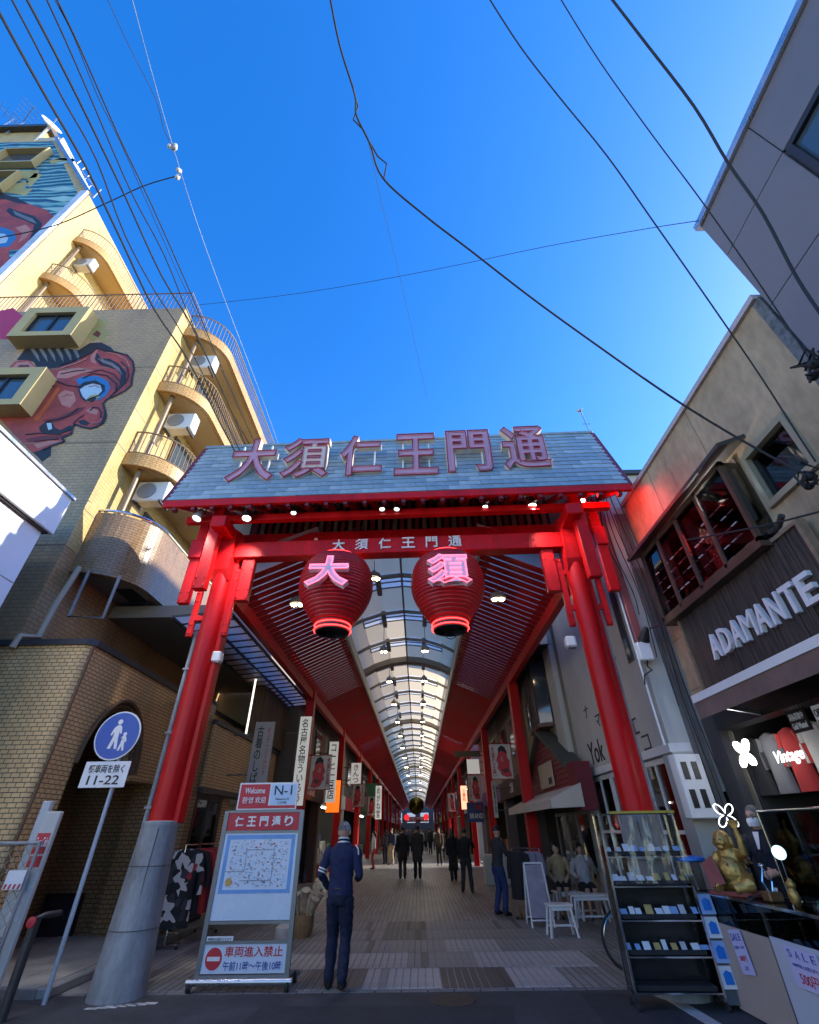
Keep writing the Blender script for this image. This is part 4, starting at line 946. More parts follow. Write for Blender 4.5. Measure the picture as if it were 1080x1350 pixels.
# glowing red apron sign
m = MB(); q = [(5.62, 5.32), (5.70, 5.32), (5.72, 5.22), (5.85, 5.16), (5.90, 4.88), (5.80, 4.80), (5.62, 4.78), (5.44, 4.80), (5.38, 4.9), (5.46, 5.1), (5.58, 5.2)]
m.prism([(BX+.045, y_+.12, z_+.1) for y_, z_ in q], (.02, 0, 0)); single('red_glowing_apron_sign', m, emit('red_led', (1, .02, .015), 1.3), 'glowing red apron shaped sign hanging in the bay window', 'sign')
m = MB(); m.prism([(BX+.045, 6.0, 5.43), (BX+.045, 6.07, 5.48), (BX+.045, 6.5, 5.3), (BX+.045, 6.46, 5.22)], (.02, 0, 0)); single('red_glowing_bar', m, MT['red_led'], 'glowing red slanted bar beside the apron sign', 'sign')
rl_ = bpy.data.lights.new('red_sign_glow', 'POINT'); rl_.energy = 7; rl_.color = (1, .05, .03); rl_.shadow_soft_size = .15
ro_ = bpy.data.objects.new('red_sign_glow', rl_); COL.objects.link(ro_); ro_.location = (BX+.1, 6.05, 5.1)
# timber name board
tsb = Thing('timber_name_board', 'dark weathered timber board with white raised capital letters', 'sign', (4.3, 5.6, 3.1))
S0, S1, T0, T1 = 4.15, 7.0, 3.12, 4.36; SXp = 4.27
nbd = 38
for k in range(nbd):
    y0 = S0+.05+k*(S1-S0-.1)/nbd; w = (S1-S0-.1)/nbd
    m = MB(); d = random.uniform(0, .012); m.box(SXp-d, SXp+.04, y0+.002, y0+w-.002, T0+.04, T1-.04); tsb.add('board', m, WOODD)
m = MB(); m.box(SXp-.04, SXp+.06, S0, S1, T1-.045, T1); m.box(SXp-.04, SXp+.06, S0, S1, T0, T0+.045); tsb.add('frame_rail', m, paint('sign_frame_wood', (.27, .19, .12), .6, .4, 4, stretch=(3, .4, 3)))
m = MB(); m.box(SXp-.04, SXp+.06, S0, S0+.05, T0+.045, T1-.045); m.box(SXp-.04, SXp+.06, S1-.05, S1, T0+.045, T1-.045); tsb.add('frame_stile', m, MT['sign_frame_wood'])
m = MB(); m.box(SXp+.06, WX-.001, S0+.2, S1-.2, T0+.1, T1-.1); tsb.add('batten', m, BLACKM)
word = 'ADAMANTE'; la = A(945, 860, x=4.2); lb = A(1066, 781, x=4.2)
yA, yB = la.y-.0, lb.y; zc = 3.66
for i, ch in enumerate(word):
    f = i/(len(word)-1); yy = yA+(yB-yA)*f
    m = MB(); letter(m, ch, (SXp-.045, yy, zc+.0), *FACE_L, w=abs(yA-yB)/7*(.82 if ch != 'M' else .93), h=.33, bold=.018 if ch != 'M' else 0, ext=.06); tsb.add('raised_letter', m, WHITE)
# awning of the shop
aw_ = Thing('shop_awning', 'brown retractable awning with white cassette over the shop front', 'awning', (3.9, 5, 2.6))
m = MB(); m.bar((3.62, 3.0, 2.93), (3.62, 6.2, 2.93), .1, .09); aw_.add('front_bar', m, WHITE)
m = MB(); m.prism([(3.6, 3.0, 2.90), (3.6, 6.2, 2.90), (WX-.001, 6.2, 3.08), (WX-.001, 3.0, 3.08)], (0, 0, .02)); aw_.add('canvas', m, paint('brown_canvas', (.16, .11, .09), .8, .2, 2))
m = MB(); m.prism([(3.585, 3.0, 2.89), (3.585, 6.2, 2.89), (3.595, 6.2, 2.70), (3.595, 3.0, 2.70)], (.012, 0, 0)); aw_.add('valance', m, paint('brown_valance', (.20, .13, .11), .8, .3, 3))
m = MB(); m.bar((3.62, 6.18, 2.9), (WX, 6.18, 2.75), .03, .05); m.bar((3.62, 3.1, 2.9), (WX, 3.1, 2.75), .03, .05); aw_.add('folding_arm', m, SILV)
# shop interior
m = MB(); m.box(7.6, 7.7, AY0+.2, AY1-.25, .05, 2.95); ad.add('interior_wall', m, paint('interior_black', (.03, .028, .03), .8))
m = MB(); m.box(WX+.25, 7.6, AY1-.29, AY1-.26, .05, 2.95); ad.add('interior_side', m, MT['interior_black'])
m = MB(); m.box(WX, WX+.12, 7.25, AY1, .05, 2.95); ad.add('front_pier', m, paint('dark_siding', (.055, .055, .06), .6))
m = MB(); m.box(WX-.05, WX+.2, 3.2, 7.2, 2.72, 2.95); ad.add('shop_fascia', m, BLACK)
# neon star inside
def petal_star(cx, cyy, cz, r, nrm='L'):
    pts = []
    for k in range(48):
        t = 2*math.pi*k/48; rr_ = r*(.16+.84*abs(math.cos(2*t))**1.3)
        pts.append((cx, cyy+rr_*math.sin(t+math.pi/4), cz+rr_*math.cos(t+math.pi/4)))
    return pts
m = MB(); m.prism(petal_star(4.9, 7.2, 2.32, .2), (.03, 0, 0)); p_ = A(980, 993, x=4.32)
dv = Vector((4.32, p_.y, p_.z))-Vector((4.9, 7.2, 2.32)); m.v = [v+dv for v in m.v]
ns_ = single('white_star_lamp', m, emit('star_light', (1, 1, 1), 3), 'glowing white four petal star lamp inside the dark shop', 'lamp')
q = MB(); pts = petal_star(3.55, 0, 0, .155); p_ = A(957, 1075, y=6.85)
qq = [Vector((p_.x+(y_), p_.y, p_.z+z_)) for (_, y_, z_) in pts]; q.tube(qq, .006, 6, closed=True)
single('white_neon_flower', q, NEONW, 'white neon tube flower standing above the gilded statue', 'neon sign', smooth=True)
# signs over the shop front
for (u0, v0, u1, v1, lab, txt, txt2, fg, bg) in ((1035, 940, 1070, 960, 'small black hanging sign with white writing over the shop front', '高価買取中', 'Gold Wanted', WHITE, BLACK), (1069, 934, 1100, 955, 'small white hanging sign at the right edge over the shop front', 'OPEN', '12-20', INK, WHITE)):
    c_ = (A(u0, v0, x=4.1)+A(u1, v1, x=4.1))/2; hw = abs(A(u0, v0, x=4.1).y-A(u1, v1, x=4.1).y)/2
    th_ = Thing('hanging_sign', lab, 'sign', (4.1, c_.y, c_.z-.12))
    m = MB(); m.box(4.1, 4.12, c_.y-hw, c_.y+hw, c_.z-.11, c_.z+.11); th_.add('panel', m, bg)
    m = MB(); letter(m, txt, (4.097, c_.y, c_.z+.04), *FACE_L, w=hw*1.6, h=.07, bold=.01); th_.add('lettering', m, fg)
    m = MB(); letter(m, txt2, (4.097, c_.y, c_.z-.05), *FACE_L, w=hw*1.6, h=.06, bold=.01); th_.add('small_lettering', m, fg)
    m = MB(); m.bar((4.11, c_.y-hw*.7, c_.z+.11), (4.11, c_.y-hw*.7, 2.72), .006, .006); m.bar((4.11, c_.y+hw*.7, c_.z+.11), (4.11, c_.y+hw*.7, 2.72), .006, .006); th_.add('hanger', m, DARKM)
# garments hung inside
random.seed(8)
GC = [paint('cloth_red', (.45, .03, .03), .85, .2, 4), paint('cloth_white', (.68, .66, .64), .85, .15, 4), paint('cloth_black', (.018, .018, .02), .85, .2, 4), paint('cloth_grey', (.12, .12, .13), .85, .2, 4), paint('cloth_navy', (.02, .025, .06), .85, .2, 4), paint('cloth_brown', (.13, .07, .04), .85, .3, 4), paint('cloth_lilac', (.25, .22, .30), .85, .2, 4), paint('cloth_maroon', (.22, .02, .03), .85, .25, 4)]
def garment(cx, cyy, cz, w, h, ax, d=.05):
    "a shirt on a hanger: shoulders, body with folds, sleeves; ax = unit vector across the shoulders"
    ax = Vector(ax).normalized(); nn_ = Vector((-ax.y, ax.x, 0)); mb = MB(); c0 = Vector((cx, cyy, cz))
    prof = [(0.0, .16, .0), (.05, .5, .02), (.16, .52, .03), (.55, .46, .05), (.85, .5, .06), (1, .52, .065)]
    rings = []
    for (t, hw, dp) in prof:
        ring = []
        for k in range(14):
            a = 2*math.pi*k/14; fold = 1+.25*math.sin(5*a+cx*9+t*3)*t
            ring.append(c0+ax*(hw*w*math.cos(a))+nn_*((dp+d*.5)*math.sin(a)*fold)+Vector((0, 0, -h*t)))
        rings.append(ring)
    k0 = len(mb.v)
    for ring in rings: mb.v += ring
    for i in range(len(rings)-1):
        for j in range(14): mb.f.append((k0+i*14+j, k0+i*14+(j+1) % 14, k0+(i+1)*14+(j+1) % 14, k0+(i+1)*14+j)); mb.mi.append(0)
    mb.f.append(tuple(k0+j for j in range(14))); mb.mi.append(0); mb.f.append(tuple(k0+(len(rings)-1)*14+j for j in range(14))); mb.mi.append(0)
    for s in (-1, 1): mb.tube([c0+ax*(s*w*.45)+Vector((0, 0, -h*.07)), c0+ax*(s*w*.62)+Vector((0, 0, -h*.35)), c0+ax*(s*w*.66)+Vector((0, 0, -h*.6))], .05, 8, True, [.06, .055, .045])
    return mb
for i in range(9):
    y_ = 4.0+i*.4; k = (0, 1, 0, 1, 0, 1, 0, 3, 2)[i]
    single('hanging_shirt', garment(4.75, y_, 2.62, .34, .7, (0, 1, .0)), GC[k], '%s shirt hanging in the dark shop, place %s from the grey building' % (('red', 'white', 'black', 'grey', 'navy', 'brown')[k], ('one', 'two', 'three', 'four', 'five', 'six', 'seven', 'eight', 'nine')[i]), 'shirt', 'shirts hanging in the dark shop', smooth=True)
# script neon word
m = MB(); p_ = A(1030, 1000, x=4.5); letter(m, 'Vintage', (4.5, p_.y-.15, p_.z), *FACE_L, h=.17, w=.5, outline=.014, shear=.3); single('white_script_neon', m, NEONW, 'white neon handwriting glowing over the dark shop interior', 'neon sign', smooth=True)
# work lamp on an arm at the corner
lt_ = Thing('arm_lamp', 'black cone lamp on an arm at the corner of the timber sign', 'lamp', (4.35, 7.1, 4.2))
m = MB(); m.tube([(4.40, 7.02, 4.28), (4.1, 7.2, 4.33), (3.95, 7.35, 4.32)], .014, 8); lt_.add('arm', m, BLACK, smooth=40)
m = MB(); m.lathe((3.92, 7.39, 4.36), [(.03, 0), (.05, .03), (.065, .1), (.1, .24), (.098, .24), (.06, .1)], 20, ax=(-.1, .7, -.7)); lt_.add('shade', m, BLACK, smooth=40)
m = MB(); m.ball((3.905, 7.52, 4.23), .05); lt_.add('bulb', m, WHITE, smooth=40)
# ------------------------------------------------ buildings along the right of the arcade
yk = Thing('pale_rendered_house', 'pale rendered house with painted name behind the red gate post', 'building', (5, 9.3, 0))
YX = 3.86
m = MB(); m.box(YX, 9, 7.72, 12.2, 2.62, 7.6); yk.add('upper_wall', m, OFFW)
m = MB(); m.box(YX, 4.25, 7.72, 8.05, .05, 2.62); m.box(YX, 4.25, 9.0, 9.3, .05, 2.62); m.box(YX, 4.25, 11.9, 12.2, .05, 2.62); yk.add('ground_pier', m, OFFW)
m = MB(); m.box(4.6, 9, 7.75, 12.2, .05, 2.62); yk.add('ground_recess', m, paint('dim_interior', (.10, .09, .08), .8))
m = MB(); m.box(YX-.03, YX+.3, 7.69, 12.2, 2.52, 2.64); yk.add('string_course', m, WHITE)
for (a, b_) in ((8.1, 8.95), (9.35, 10.6), (10.65, 11.88)):
    m = MB(); m.box(YX+.05, YX+.11, a, b_, 2.42, 2.5); m.box(YX+.05, YX+.11, a, b_, .06, .12); m.box(YX+.05, YX+.11, a, a+.05, .12, 2.42); m.box(YX+.05, YX+.11, b_-.05, b_, .12, 2.42); m.box(YX+.05, YX+.11, (a+b_)/2-.02, (a+b_)/2+.02, .12, 2.42); m.box(YX+.05, YX+.11, a, b_, 1.5, 1.55)
    f_ = yk.add('window_frame', m, WHITE); m = MB(); m.box(YX+.075, YX+.085, a+.05, b_-.05, .12, 2.42); yk.add('pane', m, GLASSD, f_)
m = MB(); letter(m, 'Yok', (YX-.004, 10.95, 2.93), *FACE_L, w=.95, h=.42, bold=.012, ext=.006); yk.add('painted_name', m, INK)
for k, (ch, yy, zz, hh) in enumerate((('ナ', 11.0, 3.75, .26), ('マ', 10.4, 3.45, .24), ('ヨ', 9.9, 3.1, .2), ('エ', 8.75, 3.05, .26), ('コ', 8.45, 2.75, .24))): m = MB(); letter(m, ch, (YX-.004, yy, zz), *FACE_L, h=hh, w=hh*1.2, ext=.006); yk.add('painted_kana', m, INK)
for (y0, y1, z0, z1) in ((9.6, 9.95, 3.9, 5.4), (8.0, 8.25, 4.0, 5.6)):
    m = MB(); m.box(YX-.01, YX+.04, y0, y1, z0, z1); w_ = yk.add('slot_window', m, DARKM); m = MB(); m.box(YX-.02, YX-.01, y0+.05, y1-.05, z0+.05, z1-.05); yk.add('pane', m, WINM, w_)
m = MB(); m.box(YX, 9, 7.70, 7.72, 2.0, 7.2); yk.add('end_render', m, OFFW)
paint('charcoal_siding', (.15, .145, .145), .6, .3, 2)
for k in range(4, 7):
    m = MB(); m.box(YX+.02+k*.075, YX+.085+k*.075, 7.675, 7.70, .05, 6.9); yk.add('cladding_board', m, MT['charcoal_siding'])
# timber-boarded lift motor box on the wall top
m = MB(); m.box(3.85, 4.9, 8.1, 9.2, 7.62, 8.15); bx_ = yk.add('roof_box', m, BROWNM)
for k in range(7):
    m = MB(); m.box(3.86+k*.15, 3.995+k*.15, 8.075, 8.1, 7.64, 8.13); yk.add('box_board', m, paint('box_timber', (.16, .11, .085), .7, .4, 3, stretch=(4, 4, .5)) if k == 0 else MT['box_timber'], bx_)
m = MB(); m.box(3.8, 4.95, 8.04, 9.25, 8.15, 8.2); yk.add('box_cap', m, DARKM, bx_)
# duct with red light painted into its colour, and small meter
m = MB(); m.bbox(3.78, 3.92, 7.58, 7.70, 4.1, 7.3, .01); yk.add('cable_duct', m, paint('red_lit_duct', (.30, .08, .08), .5))
m = MB(); m.tube([(3.74, 7.62, 2.6), (3.74, 7.62, 7.2)], .018, 8); yk.add('downpipe', m, WHITE, smooth=40)
m = MB(); m.bbox(3.74, 3.96, 7.5, 7.62, 3.85, 4.15, .015); yk.add('meter_box', m, WHITE)
m = MB(); m.tube([(3.85, 7.55, 3.85), (3.80, 7.52, 3.75), (3.85, 7.5, 3.68), (3.7, 7.5, 3.6), (3.66, 7.5, 3.45)], .012, 6); yk.add('meter_cable', m, RUBBER, smooth=40)
m = MB(); m.bbox(2.62, 2.82, 8.25, 8.45, 4.6, 4.78, .015); 
pale = Thing('pale_roadside_house', 'beige flat topped house seen above the gate roof corner', 'building', (6, 14, 0))
m = MB(); m.box(3.9, 9, 9.4, 9.6, 7.6, 9.35); m.box(3.9, 9, 9.6, 20, 7.62, 9.35); pale.add('wall', m, BEIGE2)
m = MB(); m.box(3.8, 9.1, 9.3, 20, 9.35, 9.47); pale.add('roof_edge', m, DARKM)
# electricity meter cabinet, white with dark slots
mc = Thing('meter_cabinet', 'white metal meter cabinet with four dark slots at the shop corner', 'cabinet', (3.95, 7.55, 1.6))
m = MB(); m.bbox(3.74, 4.12, 7.45, 7.66, 1.68, 2.46, .012); mc.add('casing', m, WHITE)
for k in range(2):
    for j in range(2):
        m = MB(); m.box(3.80+k*.15, 3.88+k*.15, 7.44, 7.452, 1.80+j*.34, 2.02+j*.34); mc.add('slot_window', m, BLACK)
# loose cables down the shop corner
for k in range(7):
    random.seed(40+k); pts = []
    x, z = 3.95+.04*k, 6.9-.5*k
    for q_ in range(10):
        f = q_/9; pts.append((3.7+.09*k+.05*math.sin(f*7+k), 7.52-.01*k-.03*k*f, 7.3-(1.2+k*.75)*f-.12*math.sin(f*math.pi)*(k % 3)))
    m = MB(); m.tube(pts, .009, 5); single('loose_cable', m, RUBBER, 'black cable hanging down the shop corner, %s one of the bundle' % ('shortest', 'second shortest', 'third shortest', 'middle', 'third longest', 'second longest', 'longest')[k], 'cable', 'cables on the shop corner', smooth=True)
# gabled shop in the arcade
gs = Thing('gabled_snack_shop', 'small shop with dark red boarded gable and cream awning', 'shop', (4, 13.4, 0))
GX = 3.62
m = MB(); m.box(GX+.15, 9, 12.2, 16.9, 2.3, 7.4); gs.add('rear_wall', m, paint('back_tan', (.26, .21, .15), .8))
for k in range(14):
    z0 = 3.55+k*.165; m = MB(); m.prism([(GX+.15, 12.9, z0), (GX+.15, 16.9, z0), (GX+.13, 16.9, z0+.17), (GX+.13, 12.9, z0+.17)], (-.025+.0, 0, 0)); gs.add('siding_board', m, SIDING)
m = MB(); m.box(GX+.02, GX+.16, 12.2, 12.9, 2.3, 6.4); gs.add('grey_pilaster', m, OFFW)
apex = (13.75, 3.72); b0, b1 = (11.6, 2.72), (15.95, 2.72)
# gable boards clipped to the roof line
zz = 2.32
while zz < 3.62:
    zt = min(zz+.105, 3.66)
    def lim(z): return (0 if z <= 2.72 else (z-2.72)/(apex[1]-2.72))
    la_, lb_ = b0[0]+(apex[0]-b0[0])*lim(zz), b1[0]+(apex[0]-b1[0])*lim(zz); lc, ld = b0[0]+(apex[0]-b0[0])*lim(zt), b1[0]+(apex[0]-b1[0])*lim(zt)
    m = MB(); m.prism([(GX-.2, la_, zz), (GX-.2, lb_, zz), (GX-.185, ld, zt), (GX-.185, lc, zt)], (-.02, 0, 0)); gs.add('gable_board', m, DKRED); zz += .108
m = MB(); m.prism([(GX-.18, 11.62, 2.32), (GX-.18, 15.93, 2.32), (GX-.18, 15.93, 2.72), (GX-.18, 13.75, 3.7), (GX-.18, 11.62, 2.72)], (.3, 0, 0)); gs.add('gable_core', m, MAROON)
for a, b_ in ((b0, apex), (apex, b1)):
    ya, yb = a, b_; m = MB(); m.prism([(GX-.34, ya[0], ya[1]), (GX-.34, yb[0], yb[1]), (GX+.12, yb[0], yb[1]), (GX+.12, ya[0], ya[1])], (0, 0, .09)); gs.add('gable_roof', m, paint('moss_roof', (.085, .085, .065), .8, .4, 3) if 'moss_roof' not in MT else MT['moss_roof'])
m = MB(); m.box(GX-.26, GX+.1, 11.1, 11.62, 1.9, 2.78); gs.add('corner_post', m, MAROON)
m = MB(); m.prism([(GX-.9, 11.05, 2.07), (GX-.9, 16.3, 2.07), (GX-.2, 16.3, 2.36), (GX-.2, 11.05, 2.36)], (0, 0, .015)); aw2 = gs.add('awning_canvas', m, AWNW)
m = MB(); m.prism([(GX-.9, 11.05, 2.07), (GX-.9, 16.3, 2.07), (GX-.9, 16.3, 1.93), (GX-.9, 11.05, 1.93)], (.01, 0, 0)); gs.add('awning_valance', m, AWNW, aw2)
m = MB(); m.prism([(GX-.9, 11.05, 2.07), (GX-.2, 11.05, 2.36), (GX-.2, 11.05, 1.95), (GX-.9, 11.05, 1.93)], (0, .01, 0)); gs.add('awning_cheek', m, AWNW, aw2)
m = MB(); m.bbox(GX-.26, GX-.235, 12.95, 14.4, 2.45, 3.0, .008); gp = gs.add('name_panel', m, WOODL)
m = MB(); letter(m, '珈琲', (GX-.264, 13.25, 2.58), *FACE_L, h=.16, w=.36, bold=.01); gs.add('name_mark', m, INK, gp)
m = MB(); m.box(GX+.7, GX+.8, 11.2, 16.9, .05, 2.3); gs.add('shop_back', m, MT['dim_interior'])
for k in range(4):
    y0 = 11.7+k*1.05; m = MB(); m.box(GX+.36, GX+.42, y0, y0+1.0, 1.86, 1.93); m.box(GX+.36, GX+.42, y0, y0+.05, .05, 1.86); m.box(GX+.36, GX+.42, y0+.95, y0+1.0, .05, 1.86); m.box(GX+.36, GX+.42, y0+.05, y0+.95, .8, .85); f_ = gs.add('door_frame', m, paint('mid_grey_frame', (.30, .29, .27), .5) if 'mid_grey_frame' not in MT else MT['mid_grey_frame'])
    m = MB(); m.box(GX+.385, GX+.395, y0+.05, y0+.95, .06, 1.86); gs.add('pane', m, GLASSD, f_)
# oriel window above
m = MB(); m.prism([(GX+.12, 13.2, 3.95), (GX-.28, 13.45, 3.95), (GX-.28, 14.75, 3.95), (GX+.12, 15.0, 3.95)], (0, 0, -.1)); ow = gs.add('oriel_sill', m, BROWNM)
m = MB(); m.prism([(GX+.12, 13.15, 5.55), (GX-.33, 13.4, 5.55), (GX-.33, 14.8, 5.55), (GX+.12, 15.05, 5.55)], (0, 0, .1)); gs.add('oriel_head', m, BROWNM, ow)
for (x_, y_) in ((GX-.26, 13.47), (GX-.26, 13.9), (GX-.26, 14.3), (GX-.26, 14.73), (GX+.1, 13.22), (GX+.1, 14.98)):
    m = MB(); m.box(x_-.03, x_+.03, y_-.03, y_+.03, 3.95, 5.55); gs.add('oriel_mullion', m, BROWNM, ow)
for (a, b_) in (((GX-.26, 13.5), (GX-.26, 13.87)), ((GX-.26, 13.93), (GX-.26, 14.27)), ((GX-.26, 14.33), (GX-.26, 14.7)), ((GX-.25, 13.45), (GX+.1, 13.24))):
    m = MB(); m.prism([(a[0], a[1], 3.95), (b_[0], b_[1], 3.95), (b_[0], b_[1], 5.55), (a[0], a[1], 5.55)], (.008, 0, 0)); gs.add('pane', m, WINM, ow)
# unseen block added behind the shops to shade the tower and gate
tb = Thing('added_shade_block', 'tall unseen block added behind the right hand shops to cast shade', 'building', (20, 13, 0))
m = MB(); m.box(16, 26, 10.6, 16.5, 0, 18.4); tb.add('wall', m, BEIGE2)
for k in range(5):
    for j in range(2):
        m = MB(); m.box(15.97, 16.0, 11.2+j*2.6, 12.8+j*2.6, 2+k*3.3, 3.6+k*3.3); tb.add('window', m, WINM)

bl_ = Thing('bay_disc_lamp', 'white disc lamp under the bay window roof', 'lamp', (4.26, 5.1, 5.44)); m = MB(); m.disc((4.26, 5.1, 5.5), (0, 0, -1), .08, .02, 22); bl_.add('disc', m, emit('bay_lamp', (1, .97, .9), 6))
m = MB(); m.tube([(4.26, 5.1, 5.5), (4.26, 5.1, 5.7)], .01, 6); bl_.add('stem', m, BLACK)
pl0 = bpy.data.lights.new('bay_lamp_light', 'POINT'); pl0.energy = 16; pl0.shadow_soft_size = .08; po0 = bpy.data.objects.new('bay_lamp_light', pl0); COL.objects.link(po0); po0.parent = bl_.o; po0.location = (0, 0, -.02)
# ================================================================== SHOPS INSIDE THE ARCADE
random.seed(17)
WALLC = [paint('shop_wall_%d' % i, c, .8, .25, 1.2) for i, c in enumerate(((.16, .14, .12), (.30, .28, .25), (.10, .09, .09), (.24, .20, .15), (.36, .34, .31), (.13, .11, .12)))]
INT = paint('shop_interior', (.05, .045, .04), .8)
GOODS = [paint('goods_%d' % i, c, .7, .4, 6) for i, c in enumerate(((.35, .30, .22), (.30, .05, .05), (.08, .10, .22), (.5, .48, .45), (.10, .16, .10), (.38, .18, .06)))]
FASC = [paint('fascia_%s' % n, c, .5, .1, 2) for n, c in (('white', (.6, .6, .58)), ('navy', (.02, .05, .22)), ('yellow', (.55, .42, .05)), ('red', (.4, .02, .03)), ('green', (.03, .15, .07)), ('black', (.03, .03, .03)))]
def shop(side, y0, y1, i, lab, fas, txt, fh=.6, lit=True, h=7.0):
    fx = -4.15 if side < 0 else 3.6; s = side
    th = Thing('arcade_shop', lab, 'shop', (fx+s*2, (y0+y1)/2, 0), 0, 'shops along the arcade')
    def bx(a, b_, *r): return (min(fx+s*a, fx+s*b_), max(fx+s*a, fx+s*b_))+r
    m = MB(); m.box(*bx(0, 5, y0+.02, y1-.02, 2.75, h)); th.add('upper_wall', m, WALLC[i % 6])
    for (a, b_) in ((y0+.02, y0+.3), (y1-.3, y1-.02)):
        m = MB(); m.box(*bx(0, .35, a, b_, .006, 2.75)); th.add('pier', m, WALLC[(i+2) % 6])
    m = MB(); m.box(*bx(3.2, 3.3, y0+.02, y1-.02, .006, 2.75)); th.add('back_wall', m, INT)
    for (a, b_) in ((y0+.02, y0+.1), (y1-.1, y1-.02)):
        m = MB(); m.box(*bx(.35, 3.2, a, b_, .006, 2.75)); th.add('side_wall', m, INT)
    m = MB(); m.box(*bx(-.12, 0, y0+.1, y1-.1, 2.55, 2.55+fh)); f_ = th.add('fascia', m, FASC[fas])
    m = MB(); letter(m, txt, (fx-s*-.0-s*.125, (y0+y1)/2, 2.55+fh/2), *(FACE_R if s < 0 else FACE_L), h=fh*.55, w=min((y1-y0)*.7, len(txt)*fh*.6), bold=.02); th.add('lettering', m, WHITE if fas not in (0, 2) else INK, f_)
    # upper windows
    n = max(1, int((y1-y0)/2.6))
    for k in range(n):
        a = y0+.7+k*(y1-y0-.6)/n; b_ = a+1.3
        m = MB(); m.box(*bx(-.05, 0, a, b_, 3.75, 5.0)); w_ = th.add('window_frame', m, BROWNM); m = MB(); m.box(*bx(-.06, -.05, a+.06, b_-.06, 3.81, 4.94)); th.add('pane', m, WINM, w_)
    # counter and shelves of goods
    for k in range(3):
        m = MB(); m.box(*bx(.5+k*.55, .95+k*.55, y0+.5, y1-.5, .006, .7+.35*k)); th.add('display_counter', m, WALLC[(i+3) % 6])
    if lit:
        m = MB(); m.box(*bx(.6, .68, y0+.8, y1-.8, 2.55, 2.6)); th.add('tube_light', m, TUBEL)
        m = MB(); m.box(*bx(.05, 3.2, y0+.1, y1-.1, 2.62, 2.74)); th.add('shop_ceiling', m, OFFW)
    return th
def goods(side, y0, y1, n, lab):
    fx = -4.15 if side < 0 else 3.6; s = side; mb = MB()
    for k in range(n):
        y_ = random.uniform(y0, y1); d = random.choice((.25, .6, 1.1)); z0 = .006 if d < .3 else (.7 if d < .8 else 1.05); hh = random.uniform(.15, .55); w = random.uniform(.08, .2)
        mb.m = random.randrange(6); x_ = fx+s*d
        if random.random() < .5: mb.bbox(x_-w/2, x_+w/2, y_-w, y_+w, z0, z0+hh, .015)
        else: mb.lathe((x_, y_, z0), [(w*.6, 0), (w*.65, hh*.5), (w*.3, hh*.8), (w*.25, hh)], 8)
    return single('shop_goods', mb, GOODS, lab, 'goods', kind='stuff')
L_SH = [(17.0, 22.5, 'dark timber fronted shop beyond the slatted front on the left', 5, '大須商店'), (22.5, 29.5, 'brightly lit open fronted shop beside the sun patch', 0, '仁王門'), (29.5, 38, 'shop with red fascia past the sun patch on the left', 3, '名物せんべい'), (38, 47, 'grey shop with green fascia on the left', 4, 'お茶'), (47, 58, 'far left shop with yellow fascia', 2, '薬'), (58, 75, 'distant left shop with navy fascia', 1, 'ブランド'), (75, 100, 'farthest left shop with white fascia', 0, '衣料'), (100, 128, 'last left shop at the far end of the arcade', 3, '食堂')]
for i, (a, b_, lab, f_, t_) in enumerate(L_SH): shop(-1, a, b_, i, lab, f_, t_, lit=i in (1, 3))
R_SH = [(16.95, 22.3, 'grey shop beyond the gabled snack shop on the right', 5, '古着'), (22.3, 29.8, 'shop with navy brand fascia on the right', 1, 'BRAND'), (34.2, 43, 'shop with white fascia after the side street on the right', 0, '帽子'), (43, 54, 'right shop with red fascia further in', 3, 'たい焼き'), (54, 70, 'distant right shop with green fascia', 4, '喫茶'), (70, 95, 'distant right shop with yellow fascia', 2, '玩具'), (95, 128, 'last right shop at the far end of the arcade', 5, '寿司')]
for i, (a, b_, lab, f_, t_) in enumerate(R_SH): shop(1, a, b_, i+3, lab, f_, t_, lit=i in (3,))
goods(-1, 17.4, 22.2, 26, 'jumble of boxes and jars in the dark timber fronted shop')
goods(-1, 23, 29.2, 60, 'crowded goods on the counters of the brightly lit open shop')
goods(-1, 30, 37.5, 40, 'packets stacked before the shop with red fascia')
goods(1, 17.4, 22, 26, 'boxes piled before the grey shop beyond the gable')
goods(1, 22.6, 29.5, 30, 'wares in front of the navy brand shop')
# far end of the arcade: lit crossing sign and a closing wall
fe = Thing('far_end_building', 'dim building closing the far end of the arcade', 'building', (XC, 132, 0))
m = MB(); m.box(-14, 13, 131, 134, 0, 9); fe.add('wall', m, WALLC[2])
for k in range(4):
    m = MB(); m.box(-6+k*3.2, -4+k*3.2, 130.95, 131, 3, 5); fe.add('window', m, WLIGHT)
ws = Thing('red_welcome_sign', 'red glowing welcome sign hung across the far arcade', 'sign', (XC, 78, 2.6))
m = MB(); m.box(XC-1.7, XC+1.7, 78, 78.1, 2.55, 2.66); ws.add('base_bar', m, REDPR)
m = MB(); m.box(XC-1.1, XC+1.1, 77.98, 78.08, 2.75, 3.15); ws.add('panel', m, REDPR)
m = MB(); letter(m, '大須仁王門通', (XC, 77.96, 2.95), XR, YU, w=1.9, h=.28, bold=.02); ws.add('lettering', m, WHITE)
for s in (-1, 1):
    m = MB(); m.disc((XC+s*1.4, 78, 3.1), (0, -1, 0), .38, .08, 20); ws.add('disc', m, emit('red_disc', (1, .03, .04), .25) if s < 0 else MT['red_disc'])
m = MB(); m.box(XC-3.4, XC-3.3, 77.95, 78.15, 0, 3.0); m.box(XC+3.2, XC+3.3, 77.95, 78.15, 0, 3.0); ws.add('support', m, DARKM)
m = MB(); m.box(XC-3.4, XC+3.3, 78.1, 78.16, 2.66, 2.74); ws.add('cross_rail', m, DARKM)
